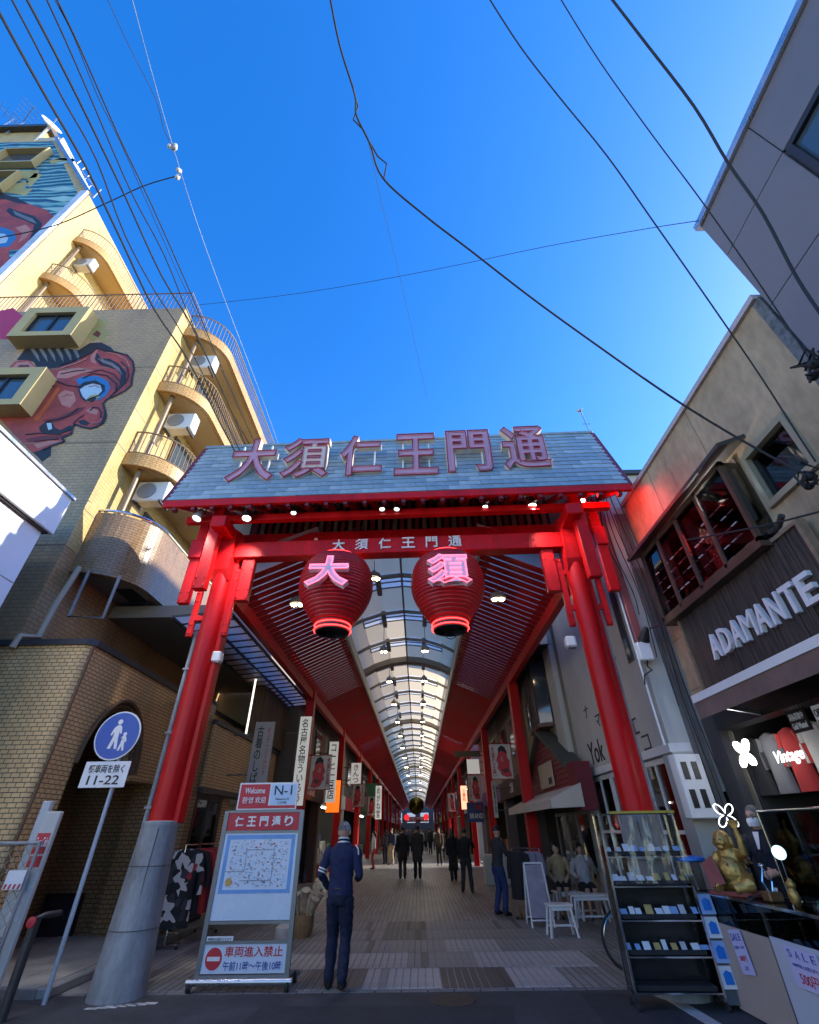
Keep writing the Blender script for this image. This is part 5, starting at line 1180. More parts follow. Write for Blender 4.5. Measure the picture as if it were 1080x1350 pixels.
# hanging mirror ball
ob = Thing('hanging_ball', 'dark green gold ball hung from the vault far down the arcade', 'ball', (XC, 46, 2.6))
p_ = A(549, 1062, y=46); m = MB(); m.ball((p_.x, 46, p_.z), .66, .66, .66, 26, 16); ob.add('ball', m, paint('bronze_green_ball', (.09, .085, .02), .25, .3, 3, metal=.9), smooth=80)
m = MB(); m.tube([(p_.x, 46, p_.z+.64), (p_.x, 46, 7.1)], .02, 6); ob.add('cable', m, BLACK)
# ================================================================== LANTERNS
def lrad(t):
    u = t-.12; return .27+.37*((1-abs(u/1.12)**1.7) if u < 0 else math.sqrt(max(0, 1-(u/.88)**2.4*.8)))
LRED = paint('lantern_red', (.50, .006, .010), .45, .2, 2); LDARK = paint('lantern_groove', (.10, .006, .01), .6)
for (cx, ch, lab) in ((-1.40, '大', 'big ribbed red lantern nearer the tiled tower, with one pink neon character'), (0.60, '須', 'big ribbed red lantern nearer the clothing shop, with a pink neon character of many strokes')):
    zc = 5.06; cyy = 7.32; Rr = .63; Hh = .63
    th = Thing('lantern', lab, 'lantern', (cx, cyy, zc-.8), 0, 'pair of gate lanterns')
    prof = []; nr = 22
    for k in range(nr*4+1):
        t = -1+2*k/(nr*4); base = lrad(t); ph = (k % 4)
        prof.append((base+(.0, .014, .018, .014)[ph], zc+t*Hh))
    m = MB(); m.lathe((cx, cyy, 0), prof, 40); body = th.add('body', m, LRED, smooth=80)
    m = MB()
    for k in range(1, nr): 
        t = -1+2*k/nr; base = lrad(t); m.tube([(cx+(base+.002)*math.cos(a*math.pi/20), cyy+(base+.002)*math.sin(a*math.pi/20), zc+t*Hh) for a in range(40)], .007, 5, closed=True)
    th.add('hoops', m, LDARK, body, kind='stuff')
    m = MB(); m.lathe((cx, cyy, 0), [(.29, zc-Hh+.0), (.29, zc-Hh-.1), (.255, zc-Hh-.1), (.255, zc-Hh-.02)], 32); th.add('bottom_rim', m, BLACK, smooth=50)
    m = MB(); m.lathe((cx, cyy, 0), [(.33, zc+Hh), (.33, zc+Hh+.09), (.25, zc+Hh+.1)], 32); th.add('top_rim', m, BLACK, smooth=50)
    for (rr_, zz) in ((.305, zc-Hh+.01), (.31, zc-Hh-.07), (.345, zc+Hh-.01), (.345, zc+Hh+.06)):
        m = MB(); m.tube([(cx+rr_*math.cos(a*math.pi/18), cyy+rr_*math.sin(a*math.pi/18), zz) for a in range(36)], .011, 6, closed=True); th.add('neon_ring', m, NEONR, smooth=80)
    m = MB(); m.tube([(cx, cyy, zc+Hh+.1), (cx, cyy+.1, 6.0)], .03, 8); th.add('hanger', m, RED)
    m = MB(); m.tube([(cx+.09*math.cos(a*math.pi/8), cyy, zc-Hh-.17+.07*math.sin(a*math.pi/8)) for a in range(16)], .008, 5, closed=True); th.add('pull_ring', m, BLACK)
    # neon character on a stand-off box
    cc = Vector((cx-.02, cyy-Rr-.08, zc+.05)); upv = Vector((0, .28, 1)).normalized()
    m = MB(); letter(m, ch, cc, XR, upv, w=.72, h=.68, bold=.045, ext=.1); lb = th.add('character_box', m, paint('pale_pink_box', (.78, .60, .66), .5) if ch == '大' else MT['pale_pink_box'])
    m = MB(); letter(m, ch, cc+Vector((0, -.062, .0)), XR, upv, w=.70, h=.66, bold=.03, outline=.012); th.add('neon_outline', m, NEONP, lb, smooth=80)
    for s in (-1, 1):
        m = MB(); m.bar(cc+Vector((s*.2, .05, .1)), cc+Vector((s*.2, .3, .05)), .025, .025); th.add('stand_off', m, WHITE, lb)
# ================================================================== SPOTLIGHTS ON THE GATE
SP = [(259, 684, 'grey', 'leftmost spotlight, outside the left gate post'), (325, 684, 'black', 'spotlight just inside the left gate post'), (387, 677, 'black', 'single spotlight above the beam over the left lantern'), (504, 672, 'black', 'left one of the two close spotlights above the beam middle'), (523, 672, 'black', 'right one of the two close spotlights above the beam middle'), (640, 669, 'black', 'small spotlight above the beam past the right lantern'), (702, 668, 'black', 'large spotlight just inside the right gate post'), (767, 662, 'red', 'red spotlight outside the right gate post')]
for i, (u, v, c_, lab) in enumerate(SP):
    big = i in (0, 1, 6, 7); p = A(u, v, y=7.05); r_ = .095 if big else .06; h_ = .22 if big else .15
    ax = Vector(((-.15 if i in (0, 7) else .1)*(1 if i < 4 else -1), -.25, -1)).normalized()
    th = Thing('spotlight', lab, 'spotlight', p, 0, 'spotlights under the gate eaves')
    m = MB(); m.lathe(p-ax*h_, [(r_*.55, -.02), (r_*.75, 0), (r_*.85, h_*.3), (r_, h_), (r_*.93, h_), (r_*.7, h_*.8)], 20, ax=ax); th.add('housing', m, {'grey': STEELG, 'black': BLACK, 'red': RED}[c_], smooth=40)
    m = MB(); m.disc(p-ax*.03, ax, r_*.86, .01, 20); th.add('lens', m, LAMPW)
    m = MB(); m.tube([p-ax*h_*.6+Vector((r_, 0, 0)), p-ax*h_*.6+Vector((r_+.02, 0, .2)), p-ax*h_*.6+Vector((0, 0, .26)), p-ax*h_*.6+Vector((-r_-.02, 0, .2)), p-ax*h_*.6+Vector((-r_, 0, 0))], .012, 6); th.add('yoke', m, DARKM)
    if big:
        ld = bpy.data.lights.new('spot_beam', 'SPOT'); ld.energy = {0: 60, 1: 85, 6: 85, 7: 80}[i]; ld.spot_size = R(125 if c_ == 'red' else 75); ld.spot_blend = 1.0; ld.shadow_soft_size = .2 if c_ == 'red' else .06
        ld.color = (1, .035, .02) if c_ == 'red' else (1, .93, .82)
        lo_ = bpy.data.objects.new('spot_beam', ld); COL.objects.link(lo_); lo_.parent = th.o; lo_.location = ax*.04
        aim = {0: Vector((-3.75, 7.4, 4.6)), 1: Vector((-3.4, 7.55, 5.6)), 6: Vector((2.9, 7.5, 5.6)), 7: Vector((4.4, 6.9, 6.2))}[i]-p
        lo_.rotation_euler = aim.to_track_quat('-Z', 'Y').to_euler()
# ================================================================== PENDANT LAMPS IN THE ARCADE
def pendant(x, y, z, lab, top=6.9, s=1.0):
    th = Thing('pendant_lamp', lab, 'lamp', (x, y, z), 0, 'lit pendant lamps under the vault')
    m = MB(); m.lathe((x, y, z), [(.17*s, 0), (.18*s, .04), (.15*s, .12), (.06*s, .17), (.03*s, .22)], 16); th.add('shade', m, STEELG, smooth=40)
    for k in (-1, 1):
        m = MB(); m.ball((x+k*.075*s, y, z-.0), .06*s, .06*s, .045*s, 10, 6); th.add('bulb', m, LAMPY, smooth=80)
    m = MB(); m.tube([(x, y, z+.2), (x, y, top)], .008, 6); th.add('stem', m, STEELG)
    return th
ordn = ['first', 'second', 'third', 'fourth', 'fifth', 'sixth', 'seventh', 'eighth', 'ninth', 'tenth', 'eleventh', 'twelfth']
pendant(*A(657, 790, y=9.3), 'pendant lamp hanging beside the right lantern', 6.2); pendant(*A(392, 797, y=9.3), 'pendant lamp half hidden behind the left lantern', 6.2)
p_ = A(493, 763, y=9.6); pendant(*p_, 'pendant lamp in the gap between the two lanterns', 7.0)
for k, y_ in enumerate((13.3, 16.6, 20.2, 24.0, 28.0, 32.5, 37.5, 43.5, 50.5, 59, 70)):
    for s, xx in ((-1, XC-.62), (1, XC+.62)):
        pendant(xx, y_, 5.95, '%s lamp from the gate in the %s row under the vault' % (ordn[k], 'left' if s < 0 else 'right'), 6.95, .72 if k < 5 else .9)
# ================================================================== SIGNS AND BANNERS
def blade(name, lab, u0, v0, u1, v1, y, bg, txt=None, fg=None, frame=None, d=.08, tsize=None, group=None, arm=None, tall=False):
    a = A((u0+u1)/2, v0, y=y); b_ = A((u0+u1)/2, v1, y=y); l_ = A(u0, (v0+v1)/2, y=y); r_ = A(u1, (v0+v1)/2, y=y)
    x0, x1, z0, z1 = l_.x, r_.x, b_.z, a.z
    th = Thing(name, lab, 'sign', ((x0+x1)/2, y, z0), 0, group)
    m = MB(); m.bbox(x0, x1, y-d/2, y+d/2, z0, z1, .006); pn = th.add('panel', m, bg)
    if frame:
        m = MB(); m.box(x0-.015, x0, y-d/2-.01, y+d/2+.01, z0-.015, z1+.015); m.box(x1, x1+.015, y-d/2-.01, y+d/2+.01, z0-.015, z1+.015); m.box(x0, x1, y-d/2-.01, y+d/2+.01, z1, z1+.015); m.box(x0, x1, y-d/2-.01, y+d/2+.01, z0-.015, z0); th.add('frame', m, frame)
    if txt:
        for (t, cxf, czf, wf, hf, col) in txt:
            m = MB(); letter(m, t, (x0+(x1-x0)*cxf, y-d/2-.004, z0+(z1-z0)*czf), XR, YU, w=(x1-x0)*wf, h=(z1-z0)*hf, bold=.012, line=.95); th.add('lettering', m, col, pn)
    if arm:
        m = MB(); zz = (z0+z1)/2
        for q in (z0+.2*(z1-z0), z1-.2*(z1-z0)): m.bar(((x1 if arm > 0 else x0), y, q), ((x1 if arm > 0 else x0)+arm, y, q), .03, .03)
        th.add('bracket', m, DARKM)
    return th, (x0, x1, z0, z1)
blade('upright_sign', 'grey upright board of the old clothes shop with brush writing', 331, 952, 357, 1040, 12.2, GREYSIGN, [(vert('古着のしば'), .33, .5, .36, .86, INK), (vert('ビンテージSHOP'), .78, .55, .18, .72, REDINK)], None, arm=-.5)
blade('upright_sign', 'tall narrow white shop sign with black column of writing beside first red column', 390, 945, 405, 1062, 15.0, WLIGHT, [(vert('名古屋名物ういろう'), .5, .5, .6, .94, INK)], DARKM, arm=-.4)
blade('upright_sign', 'white lightbox with black column of writing above the orange sign', 432, 978, 444, 1058, 20.0, WLIGHT, [(vert('コーヒー豆店'), .5, .5, .7, .9, INK)], DARKM, arm=-.6)
blade('orange_lightbox', 'orange lightbox sign hanging low at the left of the arcade', 431, 1029, 448, 1071, 20.6, ORANGE, [('大', .5, .8, .5, .14, REDINK)], DARKM, arm=-.6)
blade('upright_sign', 'small white sign with three black characters deeper on the left', 463, 1006, 476, 1034, 24.5, WLIGHT, [(vert('きんつ'), .5, .5, .6, .85, INK)], DARKM, arm=-.8)
blade('upright_sign', 'slim bright sign with dark writing far down on the left', 495, 1036, 503, 1080, 31, WLIGHT, [(vert('めがね堂'), .5, .5, .6, .9, INK)], DARKM, arm=-1.2)
blade('upright_sign', 'dark slatted sign with green board far down on the left', 484, 1033, 497, 1050, 32, FASC[4], None, DARKM, arm=-1.2)
blade('shop_sign', 'blue sign reading BRAND on the right of the arcade', 616, 1058, 638, 1084, 24.0, FASC[1], [('BRAND', .55, .32, .8, .26, WHITE), ('買取', .7, .75, .4, .28, REDINK)], DARKM, arm=.5)
blade('orange_lightbox', 'small orange sign of two boxes on the right of the arcade', 608, 1036, 616, 1067, 25.0, emit('peach_lightbox', (1, .42, .25), .5), [(vert('食事処'), .5, .6, .6, .5, REDINK)], DARKM, arm=.6)
blade('shop_sign', 'plain white box sign under the right soffit', 616, 1001, 632, 1020, 23.6, WLIGHT, None, DARKM, arm=.6)
blade('dark_board', 'dark horizontal board under the right soffit end', 599, 990, 633, 998, 22.4, BROWNM, None, None, arm=.5)
blade('upright_sign', 'slim white shop sign beside the second right column', 650, 1030, 655, 1078, 17.3, OFFW, [(vert('和菓子司'), .5, .5, .6, .8, INK)], DARKM, arm=.5)
# street banners with a red guardian head
def banner(lab, u0, v0, u1, v1, y, flip=1):
    a = A((u0+u1)/2, v0, y=y); b_ = A((u0+u1)/2, v1, y=y); l_ = A(u0, (v0+v1)/2, y=y); r_ = A(u1, (v0+v1)/2, y=y); x0, x1, z0, z1 = l_.x, r_.x, b_.z, a.z; w, h = x1-x0, z1-z0
    th = Thing('street_banner', lab, 'banner', ((x0+x1)/2, y, z0), 0, 'white street banners with red figure')
    m = MB()
    for k in range(6):
        ya, yb = y+.012*math.sin(k*1.3), y+.012*math.sin((k+1)*1.3); m.prism([(x0+w*k/6, ya, z0), (x0+w*(k+1)/6, yb, z0), (x0+w*(k+1)/6, yb, z1), (x0+w*k/6, ya, z1)], (0, .006, 0))
    cl = th.add('cloth', m, paint('banner_white', (.62, .60, .57), .85) if 'banner_white' not in MT else MT['banner_white'])
    fx = (lambda t: x0+w*(t if flip > 0 else 1-t)); yy = y-.03
    def sh(nm, pts, col, d): 
        m = MB(); m.prism([(fx(px_), yy-d, z0+h*pz) for px_, pz in pts], (0, .004, 0)); th.add(nm, m, col, cl)
    sh('figure', [(.08, .08), (.3, .05), (.55, .1), (.62, .22), (.72, .3), (.66, .42), (.74, .52), (.66, .66), (.6, .8), (.45, .9), (.3, .88), (.2, .78), (.22, .6), (.12, .5), (.16, .3)], REDPR, 0)
    sh('figure_hair', [(.2, .72), (.28, .9), (.45, .96), (.62, .86), (.6, .74), (.45, .8), (.3, .74)], MK, .006); sh('figure_fold', [(.2, .2), (.4, .16), (.56, .26), (.4, .28), (.25, .3)], MRD, .006); sh('figure_light', [(.38, .5), (.5, .48), (.54, .6), (.44, .64)], MRL, .006)
    m = MB(); letter(m, vert('大須仁王門'), (fx(.87), yy, z0+h*.5), XR, YU, w=w*.16, h=h*.85, bold=.015); th.add('lettering', m, REDINK, cl)
    m = MB(); xo = -3.6 if x0 < 0 else 3.0; m.tube([(x0-.02, y, z1+.01), (x1+.02, y, z1+.01)], .015, 6); m.tube([(xo, y, z1+.01), ((x0 if xo > 0 else x1), y, z1+.01)], .015, 6); m.tube([(x0-.02, y, z0), (x1+.02, y, z0)], .012, 6); th.add('rod', m, RED)
banner('white banner with red guardian figure on the first left column', 409, 996, 436, 1041, 16.0)
banner('white banner with red guardian figure on the first right column', 647, 981, 675, 1027, 15.4, -1)
banner('second white banner with red figure down the left side', 465, 1034, 480, 1064, 24.2)
banner('second white banner with red figure down the right side', 618, 1022, 634, 1056, 22.8, -1)
banner('third white banner with red figure far down the left side', 485, 1050, 497, 1075, 32.2)
banner('third white banner with red figure far down the right side', 591, 1046, 600, 1070, 31.5, -1)
# ================================================================== ROAD SIGN
rs = Thing('pedestrian_road_sign', 'round blue pedestrian sign with white time plate on a thin pole', 'road sign', (-4.38, 7.45, 0))
pt_ = A(150, 1030, y=7.43); dc = Vector((-4.53, 7.40, 2.82))
m = MB(); m.tube([(-4.38, 7.45, 0), (pt_.x, 7.45, pt_.z), (dc.x+.04, 7.45, 3.02)], .028, 12); rs.add('pole', m, paint('pale_blue_grey_pole', (.42, .48, .54), .45, .15, 3), smooth=40)
m = MB(); m.disc(dc+Vector((0, .012, 0)), (0, -1, 0), .335, .012, 44); dsk = rs.add('disc_rim', m, WHITE)
m = MB(); m.disc(dc+Vector((0, -.001, 0)), (0, -1, 0), .315, .004, 44); rs.add('disc_face', m, BLUEPR, dsk)
def shp(pts, s, ox, oz, y): return [Vector((dc.x+ox+px_*s, y, dc.z+oz+pz*s)) for px_, pz in pts]
adult = [(-.02, .30), (.10, .30), (.17, .22), (.22, .02), (.17, 0), (.12, .12), (.13, -.12), (.20, -.5), (.10, -.52), (.03, -.22), (-.04, -.5), (-.16, -.5), (-.07, -.12), (-.07, .08), (-.14, -.06), (-.19, -.03), (-.12, .2)]
child = [(-.05, .16), (.05, .16), (.10, .08), (.12, -.02), (.07, -.02), (.06, -.08), (.11, -.3), (.04, -.3), (.0, -.14), (-.05, -.3), (-.12, -.3), (-.07, -.06), (-.07, .03), (-.11, .12), (-.14, .1)]
m = MB(); m.prism(shp(adult, .40, -.03, .02, dc.y-.006), (0, -.002, 0)); m.disc(dc+Vector((-.015, -.006, .185)), (0, -1, 0), .037, .002, 18)
m.prism(shp(child, .42, .115, -.08, dc.y-.006), (0, -.002, 0)); m.disc(dc+Vector((.115, -.006, .015)), (0, -1, 0), .027, .002, 16); rs.add('pictogram', m, WHITE, dsk)
pz = 2.31
m = MB(); m.bbox(dc.x-.33, dc.x+.33, 7.405, 7.417, pz-.165, pz+.165, .003); pl_ = rs.add('time_plate', m, WHITEP)
m = MB(); letter(m, '軽車両を除く', (dc.x, 7.402, pz+.07), XR, YU, w=.52, h=.11, bold=.012, ext=.003); letter(m, '11-22', (dc.x, 7.402, pz-.07), XR, YU, w=.46, h=.115, bold=.012, ext=.003); rs.add('plate_lettering', m, INK, pl_)
m = MB(); 
for zz in (2.7, 2.95, 2.25, 2.4): m.box(dc.x-.03, dc.x+.07, 7.415, 7.48, zz, zz+.03)
rs.add('clamp', m, SILV)
# ================================================================== MAP BOARD
bd = Thing('map_board', 'wheeled map board with red header and no entry panel beside the guard', 'notice board', (-2.22, 7.87, 0))
X0, X1, YB_ = -2.78, -1.70, 7.86
ALU = paint('board_aluminium', (.20, .21, .22), .4, .1, 2, metal=.5)
def slant(v): return v
m = MB()
for xx in (X0-.02, X1+.02): m.bar((xx, YB_, .13), (xx+(.0 if xx < -2 else -.02), YB_, 1.86), .06, .05, (0, 1, 0))
bd.add('frame_post', m, ALU)
m = MB()
for zz in (1.85, 1.605, .64, .45, .14): m.bar((X0, YB_, zz), (X1, YB_, zz), .04, .03)
bd.add('frame_rail', m, ALU)
m = MB(); m.tube([(X0-.12, YB_-.06, .10), (X1+.1, YB_-.06, .10)], .035, 10); bd.add('foot_tube', m, SILV, smooth=40)
m = MB(); m.tube([(X0-.1, YB_+.4, .10), (X1+.1, YB_+.4, .10)], .025, 10); m.bar((X0-.02, YB_, .10), (X0-.02, YB_+.4, .10), .04, .04); m.bar((X1+.02, YB_, .10), (X1+.02, YB_+.4, .10), .04, .04); bd.add('rear_foot', m, ALU)
for xx in (X0-.08, X1+.05):
    for yy in (YB_-.06, YB_+.38):
        m = MB(); m.lathe((xx-.02, yy, .056), [(.05, 0), (.056, .008), (.056, .032), (.05, .04)], 16, ax=(1, 0, 0)); w_ = bd.add('caster', m, RUBBER, smooth=40)
        m = MB(); m.lathe((xx-.022, yy, .056), [(.026, 0), (.026, .044)], 12, ax=(1, 0, 0)); m.box(xx-.03, xx+.03, yy-.015, yy+.015, .07, .10); bd.add('caster_hub', m, SILV, w_)
m = MB(); m.box(X0+.01, X1-.01, YB_-.012, YB_+.012, 1.625, 1.835); hd = bd.add('header_panel', m, REDPR)
for k, ch in enumerate('仁王門通り'):
    m = MB(); letter(m, ch, (X0+.18+k*.18, YB_-.016, 1.73), XR, YU, h=.12, w=.125, bold=.03); bd.add('header_letter', m, WHITE, hd)
m = MB(); m.box(X0+.01, X1-.01, YB_-.012, YB_+.012, .66, 1.59); mp_ = bd.add('map_panel', m, paint('map_white', (.60, .70, .82), .25, .04, 1))
m = MB()
for (a, b_, c_, d_) in ((X0+.05, X1-.06, 1.52, 1.57), (X0+.05, X1-.06, .93, .97), (X0+.05, X0+.10, .97, 1.52), (X1-.11, X1-.06, .97, 1.52)): m.box(a, b_, YB_-.0145, YB_-.0125, c_, d_)
bd.add('map_border', m, paint('map_blue', (.16, .36, .72), .4, .2, 5), mp_)
m = MB(); random.seed(9)
for k in range(520):
    xx = random.uniform(X0+.13, X1-.15); zz = random.uniform(.99, 1.5); w = random.uniform(.008, .03); h = random.uniform(.005, .014); m.m = random.choices((0, 1, 2, 3), (5, 2, 1, 2))[0]; m.box(xx, xx+w, YB_-.0145, YB_-.0125, zz, zz+h)
bd.add('map_print', m, [BLUEL, paint('map_grey', (.3, .33, .4), .5), REDINK, paint('map_tan', (.55, .5, .42), .5)], mp_, kind='stuff')
m = MB()
for (a, b_, c_, d_) in ((X0+.10, X0+.36, 1.16, 1.168), (X0+.355, X0+.363, 1.16, 1.40), (X0+.36, X0+.74, 1.395, 1.405), (X0+.33, X0+.74, 1.06, 1.07), (X0+.74, X0+.748, 1.0, 1.45)): m.box(a, b_, YB_-.016, YB_-.0147, c_, d_)
bd.add('map_road', m, MT['map_grey'], mp_)
m = MB(); m.disc((X0+.17, YB_-.0147, 1.05), (0, -1, 0), .045, .001, 20); m.disc((X0+.17, YB_-.0160, 1.05), (0, -1, 0), .02, .001, 14); bd.add('map_mark', m, paint('map_gold', (.6, .35, .1), .5), mp_)
m = MB(); m.box(X0+.01, X1-.01, YB_-.012, YB_+.012, .165, .435); np_ = bd.add('no_entry_panel', m, paint('panel_white', (.62, .70, .82), .35, .04, 1))
m = MB(); m.disc((X0+.15, YB_-.012, .30), (0, -1, 0), .105, .003, 32); ne = bd.add('no_entry_disc', m, REDPR, np_)
m = MB(); m.box(X0+.07, X0+.23, YB_-.018, YB_-.015, .28, .32); bd.add('no_entry_bar', m, WHITE, np_)
m = MB(); letter(m, '車両進入禁止', (X0+.65, YB_-.015, .365), XR, YU, w=.74, h=.10, bold=.012, ext=.003); bd.add('warning_lettering', m, REDINK, np_)
m = MB(); letter(m, '午前11時〜午後10時', (X0+.65, YB_-.015, .235), XR, YU, w=.74, h=.085, bold=.012, ext=.003); bd.add('hours_lettering', m, BLUEINK, np_)
m = MB(); m.box(X0+.02, X0+.36, YB_-.02, YB_-.01, .46, .51); nt_ = bd.add('note_strip', m, WHITEP); m = MB(); letter(m, '時間外は通行できます', (X0+.19, YB_-.023, .485), XR, YU, w=.3, h=.028, ext=.002); bd.add('note_lettering', m, INK, nt_)
m = MB(); m.box(X0+.10, X1-.10, YB_-.012, YB_+.012, 1.87, 2.21); tp = bd.add('top_panel', m, WHITE)
m = MB(); m.box(X0+.12, X0+.56, YB_-.015, YB_-.0125, 1.885, 2.19); m.box(X0+.56, X1-.12, YB_-.015, YB_-.0125, 1.885, 1.92); bd.add('top_panel_red', m, REDPR, tp)
m = MB(); m.box(X0+.58, X1-.13, YB_-.015, YB_-.0125, 1.93, 2.185); bd.add('top_panel_blue', m, paint('pale_sky_print', (.50, .66, .85), .4), tp)
m = MB(); letter(m, 'Welcome', (X0+.34, YB_-.018, 2.11), XR, YU, w=.30, h=.075, bold=.01, ext=.003); bd.add('welcome_lettering', m, WHITE, tp)
for t_, dx_ in (('환영', .25), ('欢迎', .44)):
    m = MB(); letter(m, t_, (X0+dx_, YB_-.018, 1.99), XR, YU, w=.16, h=.08, bold=.008, ext=.003); bd.add('welcome_characters', m, WHITE, tp)
m = MB(); letter(m, 'N-1', (X0+.765, YB_-.018, 2.11), XR, YU, w=.26, h=.12, bold=.004, ext=.003); letter(m, 'Niomon St', (X0+.765, YB_-.018, 2.0), XR, YU, w=.2, h=.03, ext=.003); letter(m, '仁王門通', (X0+.765, YB_-.018, 1.955), XR, YU, w=.13, h=.028, ext=.003); bd.add('zone_lettering', m, INK, tp)
# ================================================================== LEFT CORNER: vending machine edge, mesh gate, guard post, wall notice
vm = Thing('vending_machine', 'slim white drinks machine side with red panel at the left corner', 'vending machine', (-5.6, 7.1, 0))
q0 = A(62, 1070, y=7.0); q1 = A(88, 1070, y=7.0); vx0, vx1 = q0.x, q1.x; vt = q0.z
m = MB(); m.bbox(vx0, vx1-.06, 6.98, 7.05, .0, vt, .01); vm.add('cabinet', m, OFFW)
m = MB(); m.bbox(vx0-.12, vx0-.004, 7.02, 7.1, .0, vt+.12, .01); vm.add('rear_cabinet', m, paint('machine_grey', (.45, .48, .5), .5))
za = A(75, 1098, y=6.97).z; zb = A(68, 1143, y=6.97).z; w = vx1-.06-vx0
m = MB(); m.box(vx0+.06*w, vx0+.86*w, 6.974, 6.98, zb+.13, za); m.box(vx0+.06*w, vx0+.86*w, 6.974, 6.98, zb, zb+.11); rp_ = vm.add('red_panel', m, REDPR)
m = MB(); letter(m, 'Coca-Cola', (vx0+.47*w, 6.972, (za+zb)/2+.08), XR, YU, w=w*.76, h=.10, bold=.008, ext=.003, shear=.35); vm.add('script_lettering', m, WHITE, rp_)
m = MB(); m.box(vx0+.1*w, vx0+.8*w, 6.974, 6.98, zb-.5, zb-.15); vm.add('sticker_panel', m, paint('sticker_pale', (.6, .6, .6), .5, .4, 20))
m = MB(); m.box(vx0+.05, vx0+.09, 6.974, 6.98, .1, zb-.55); vm.add('red_stripe', m, paint('stripe_maroon', (.25, .02, .06), .5))
# mesh gate
mg = Thing('mesh_gate', 'low wire mesh gate at the left edge with a red striped plate', 'gate', (-6, 6.95, 0))
ga = A(0, 1113, y=6.9); gb2 = A(53, 1111, y=6.9)
m = MB(); m.tube([(ga.x-1.5, 6.9, ga.z), (gb2.x, 6.9, gb2.z)], .018, 8); m.tube([(gb2.x, 6.9, gb2.z), (gb2.x, 6.9, .1)], .02, 8); m.tube([(ga.x-1.5, 6.9, .25), (gb2.x, 6.9, .25)], .018, 8); mg.add('frame', m, STEELG, smooth=40)
m = MB(); gx0, gx1 = ga.x-1.5, gb2.x
for k in range(-14, 30):
    for s in (-1, 1):
        a = Vector((gx0+k*.12, 6.9, .25 if s > 0 else gb2.z)); L_ = gb2.z-.25; b_ = a+Vector((L_, 0, s*L_))
        ta = max(0, (gx0-a.x)/L_); tb_ = min(1, (gx1-a.x)/L_)
        if tb_ > ta+.02: m.bar(a+(b_-a)*ta, a+(b_-a)*tb_, .006, .006)
mg.add('mesh', m, paint('mesh_tan', (.35, .28, .2), .6), kind='stuff')
m = MB(); pa = A(4, 1170, y=6.87); m.box(pa.x, pa.x+.22, 6.86, 6.87, pa.z-.02, pa.z+.16); pp = mg.add('plate', m, WHITEP); m = MB()
for k in range(4): m.prism([(pa.x+.01+k*.055, 6.857, pa.z-.015), (pa.x+.035+k*.055, 6.857, pa.z-.015), (pa.x+.045+k*.055, 6.857, pa.z+.03), (pa.x+.02+k*.055, 6.857, pa.z+.03)], (0, .002, 0))
mg.add('plate_stripes', m, REDPR, pp)
# guard post with reflector
gp_ = Thing('guard_post', 'leaning dark guard post with round red reflector by the drinks machine', 'post', (-4.9, 7.0, 0))
g0 = A(48, 1212, y=6.85); g1 = A(8, 1318, y=6.85)
m = MB(); m.tube([g0+Vector((0, 0, .02)), (g0.x, 6.85, .0)], .05, 12); gp_.add('post', m, DARKM, smooth=40)
m = MB(); m.lathe(g0+Vector((-.01, -.045, -.02)), [(.05, 0), (.05, .02), (.03, .025)], 18, ax=(0, -1, 0)); gp_.add('reflector', m, REDPR, smooth=40)
m = MB(); m.tube([(g0.x, 6.85, g0.z), (g0.x+.05, 6.9, g0.z+.03), (g0.x+.1, 7.1, g0.z+.03)], .03, 10); gp_.add('top_bar', m, DARKM, smooth=40)
# shuttered panel on the recess wall
wn_ = Thing('wall_notice_panel', 'black framed notice panel on the dark tiled wall under the arch', 'panel', (-6, 10.98, .4))
n0 = A(45, 1243, y=11.0); na, nb_, nc, nd = A(62, 1178, y=11.0), A(112, 1176, y=11.0), A(40, 1245, y=11.0), A(92, 1243, y=11.0)
nx0, nx1, nz0, nz1 = (na.x+nc.x)/2, (nb_.x+nd.x)/2, nc.z, na.z
m = MB(); m.box(nx0, nx1, 10.98, 11.04, nz0, nz0+.06); m.box(nx0, nx1, 10.98, 11.04, nz1-.06, nz1); m.box(nx0, nx0+.06, 10.98, 11.04, nz0+.06, nz1-.06); m.box(nx1-.06, nx1, 10.98, 11.04, nz0+.06, nz1-.06); wn_.add('frame', m, BLACK)
m = MB(); m.box(nx0+.06, nx1-.06, 11.0, 11.03, nz0+.06, nz1-.06); pn = wn_.add('panel', m, paint('notice_blue_black', (.03, .03, .045), .4))
m = MB(); letter(m, '管理人室', ((nx0+nx1)/2, 10.995, nz1-.3), XR, YU, w=.5, h=.13, ext=.003); wn_.add('lettering', m, paint('faint_print', (.10, .10, .12), .5), pn)
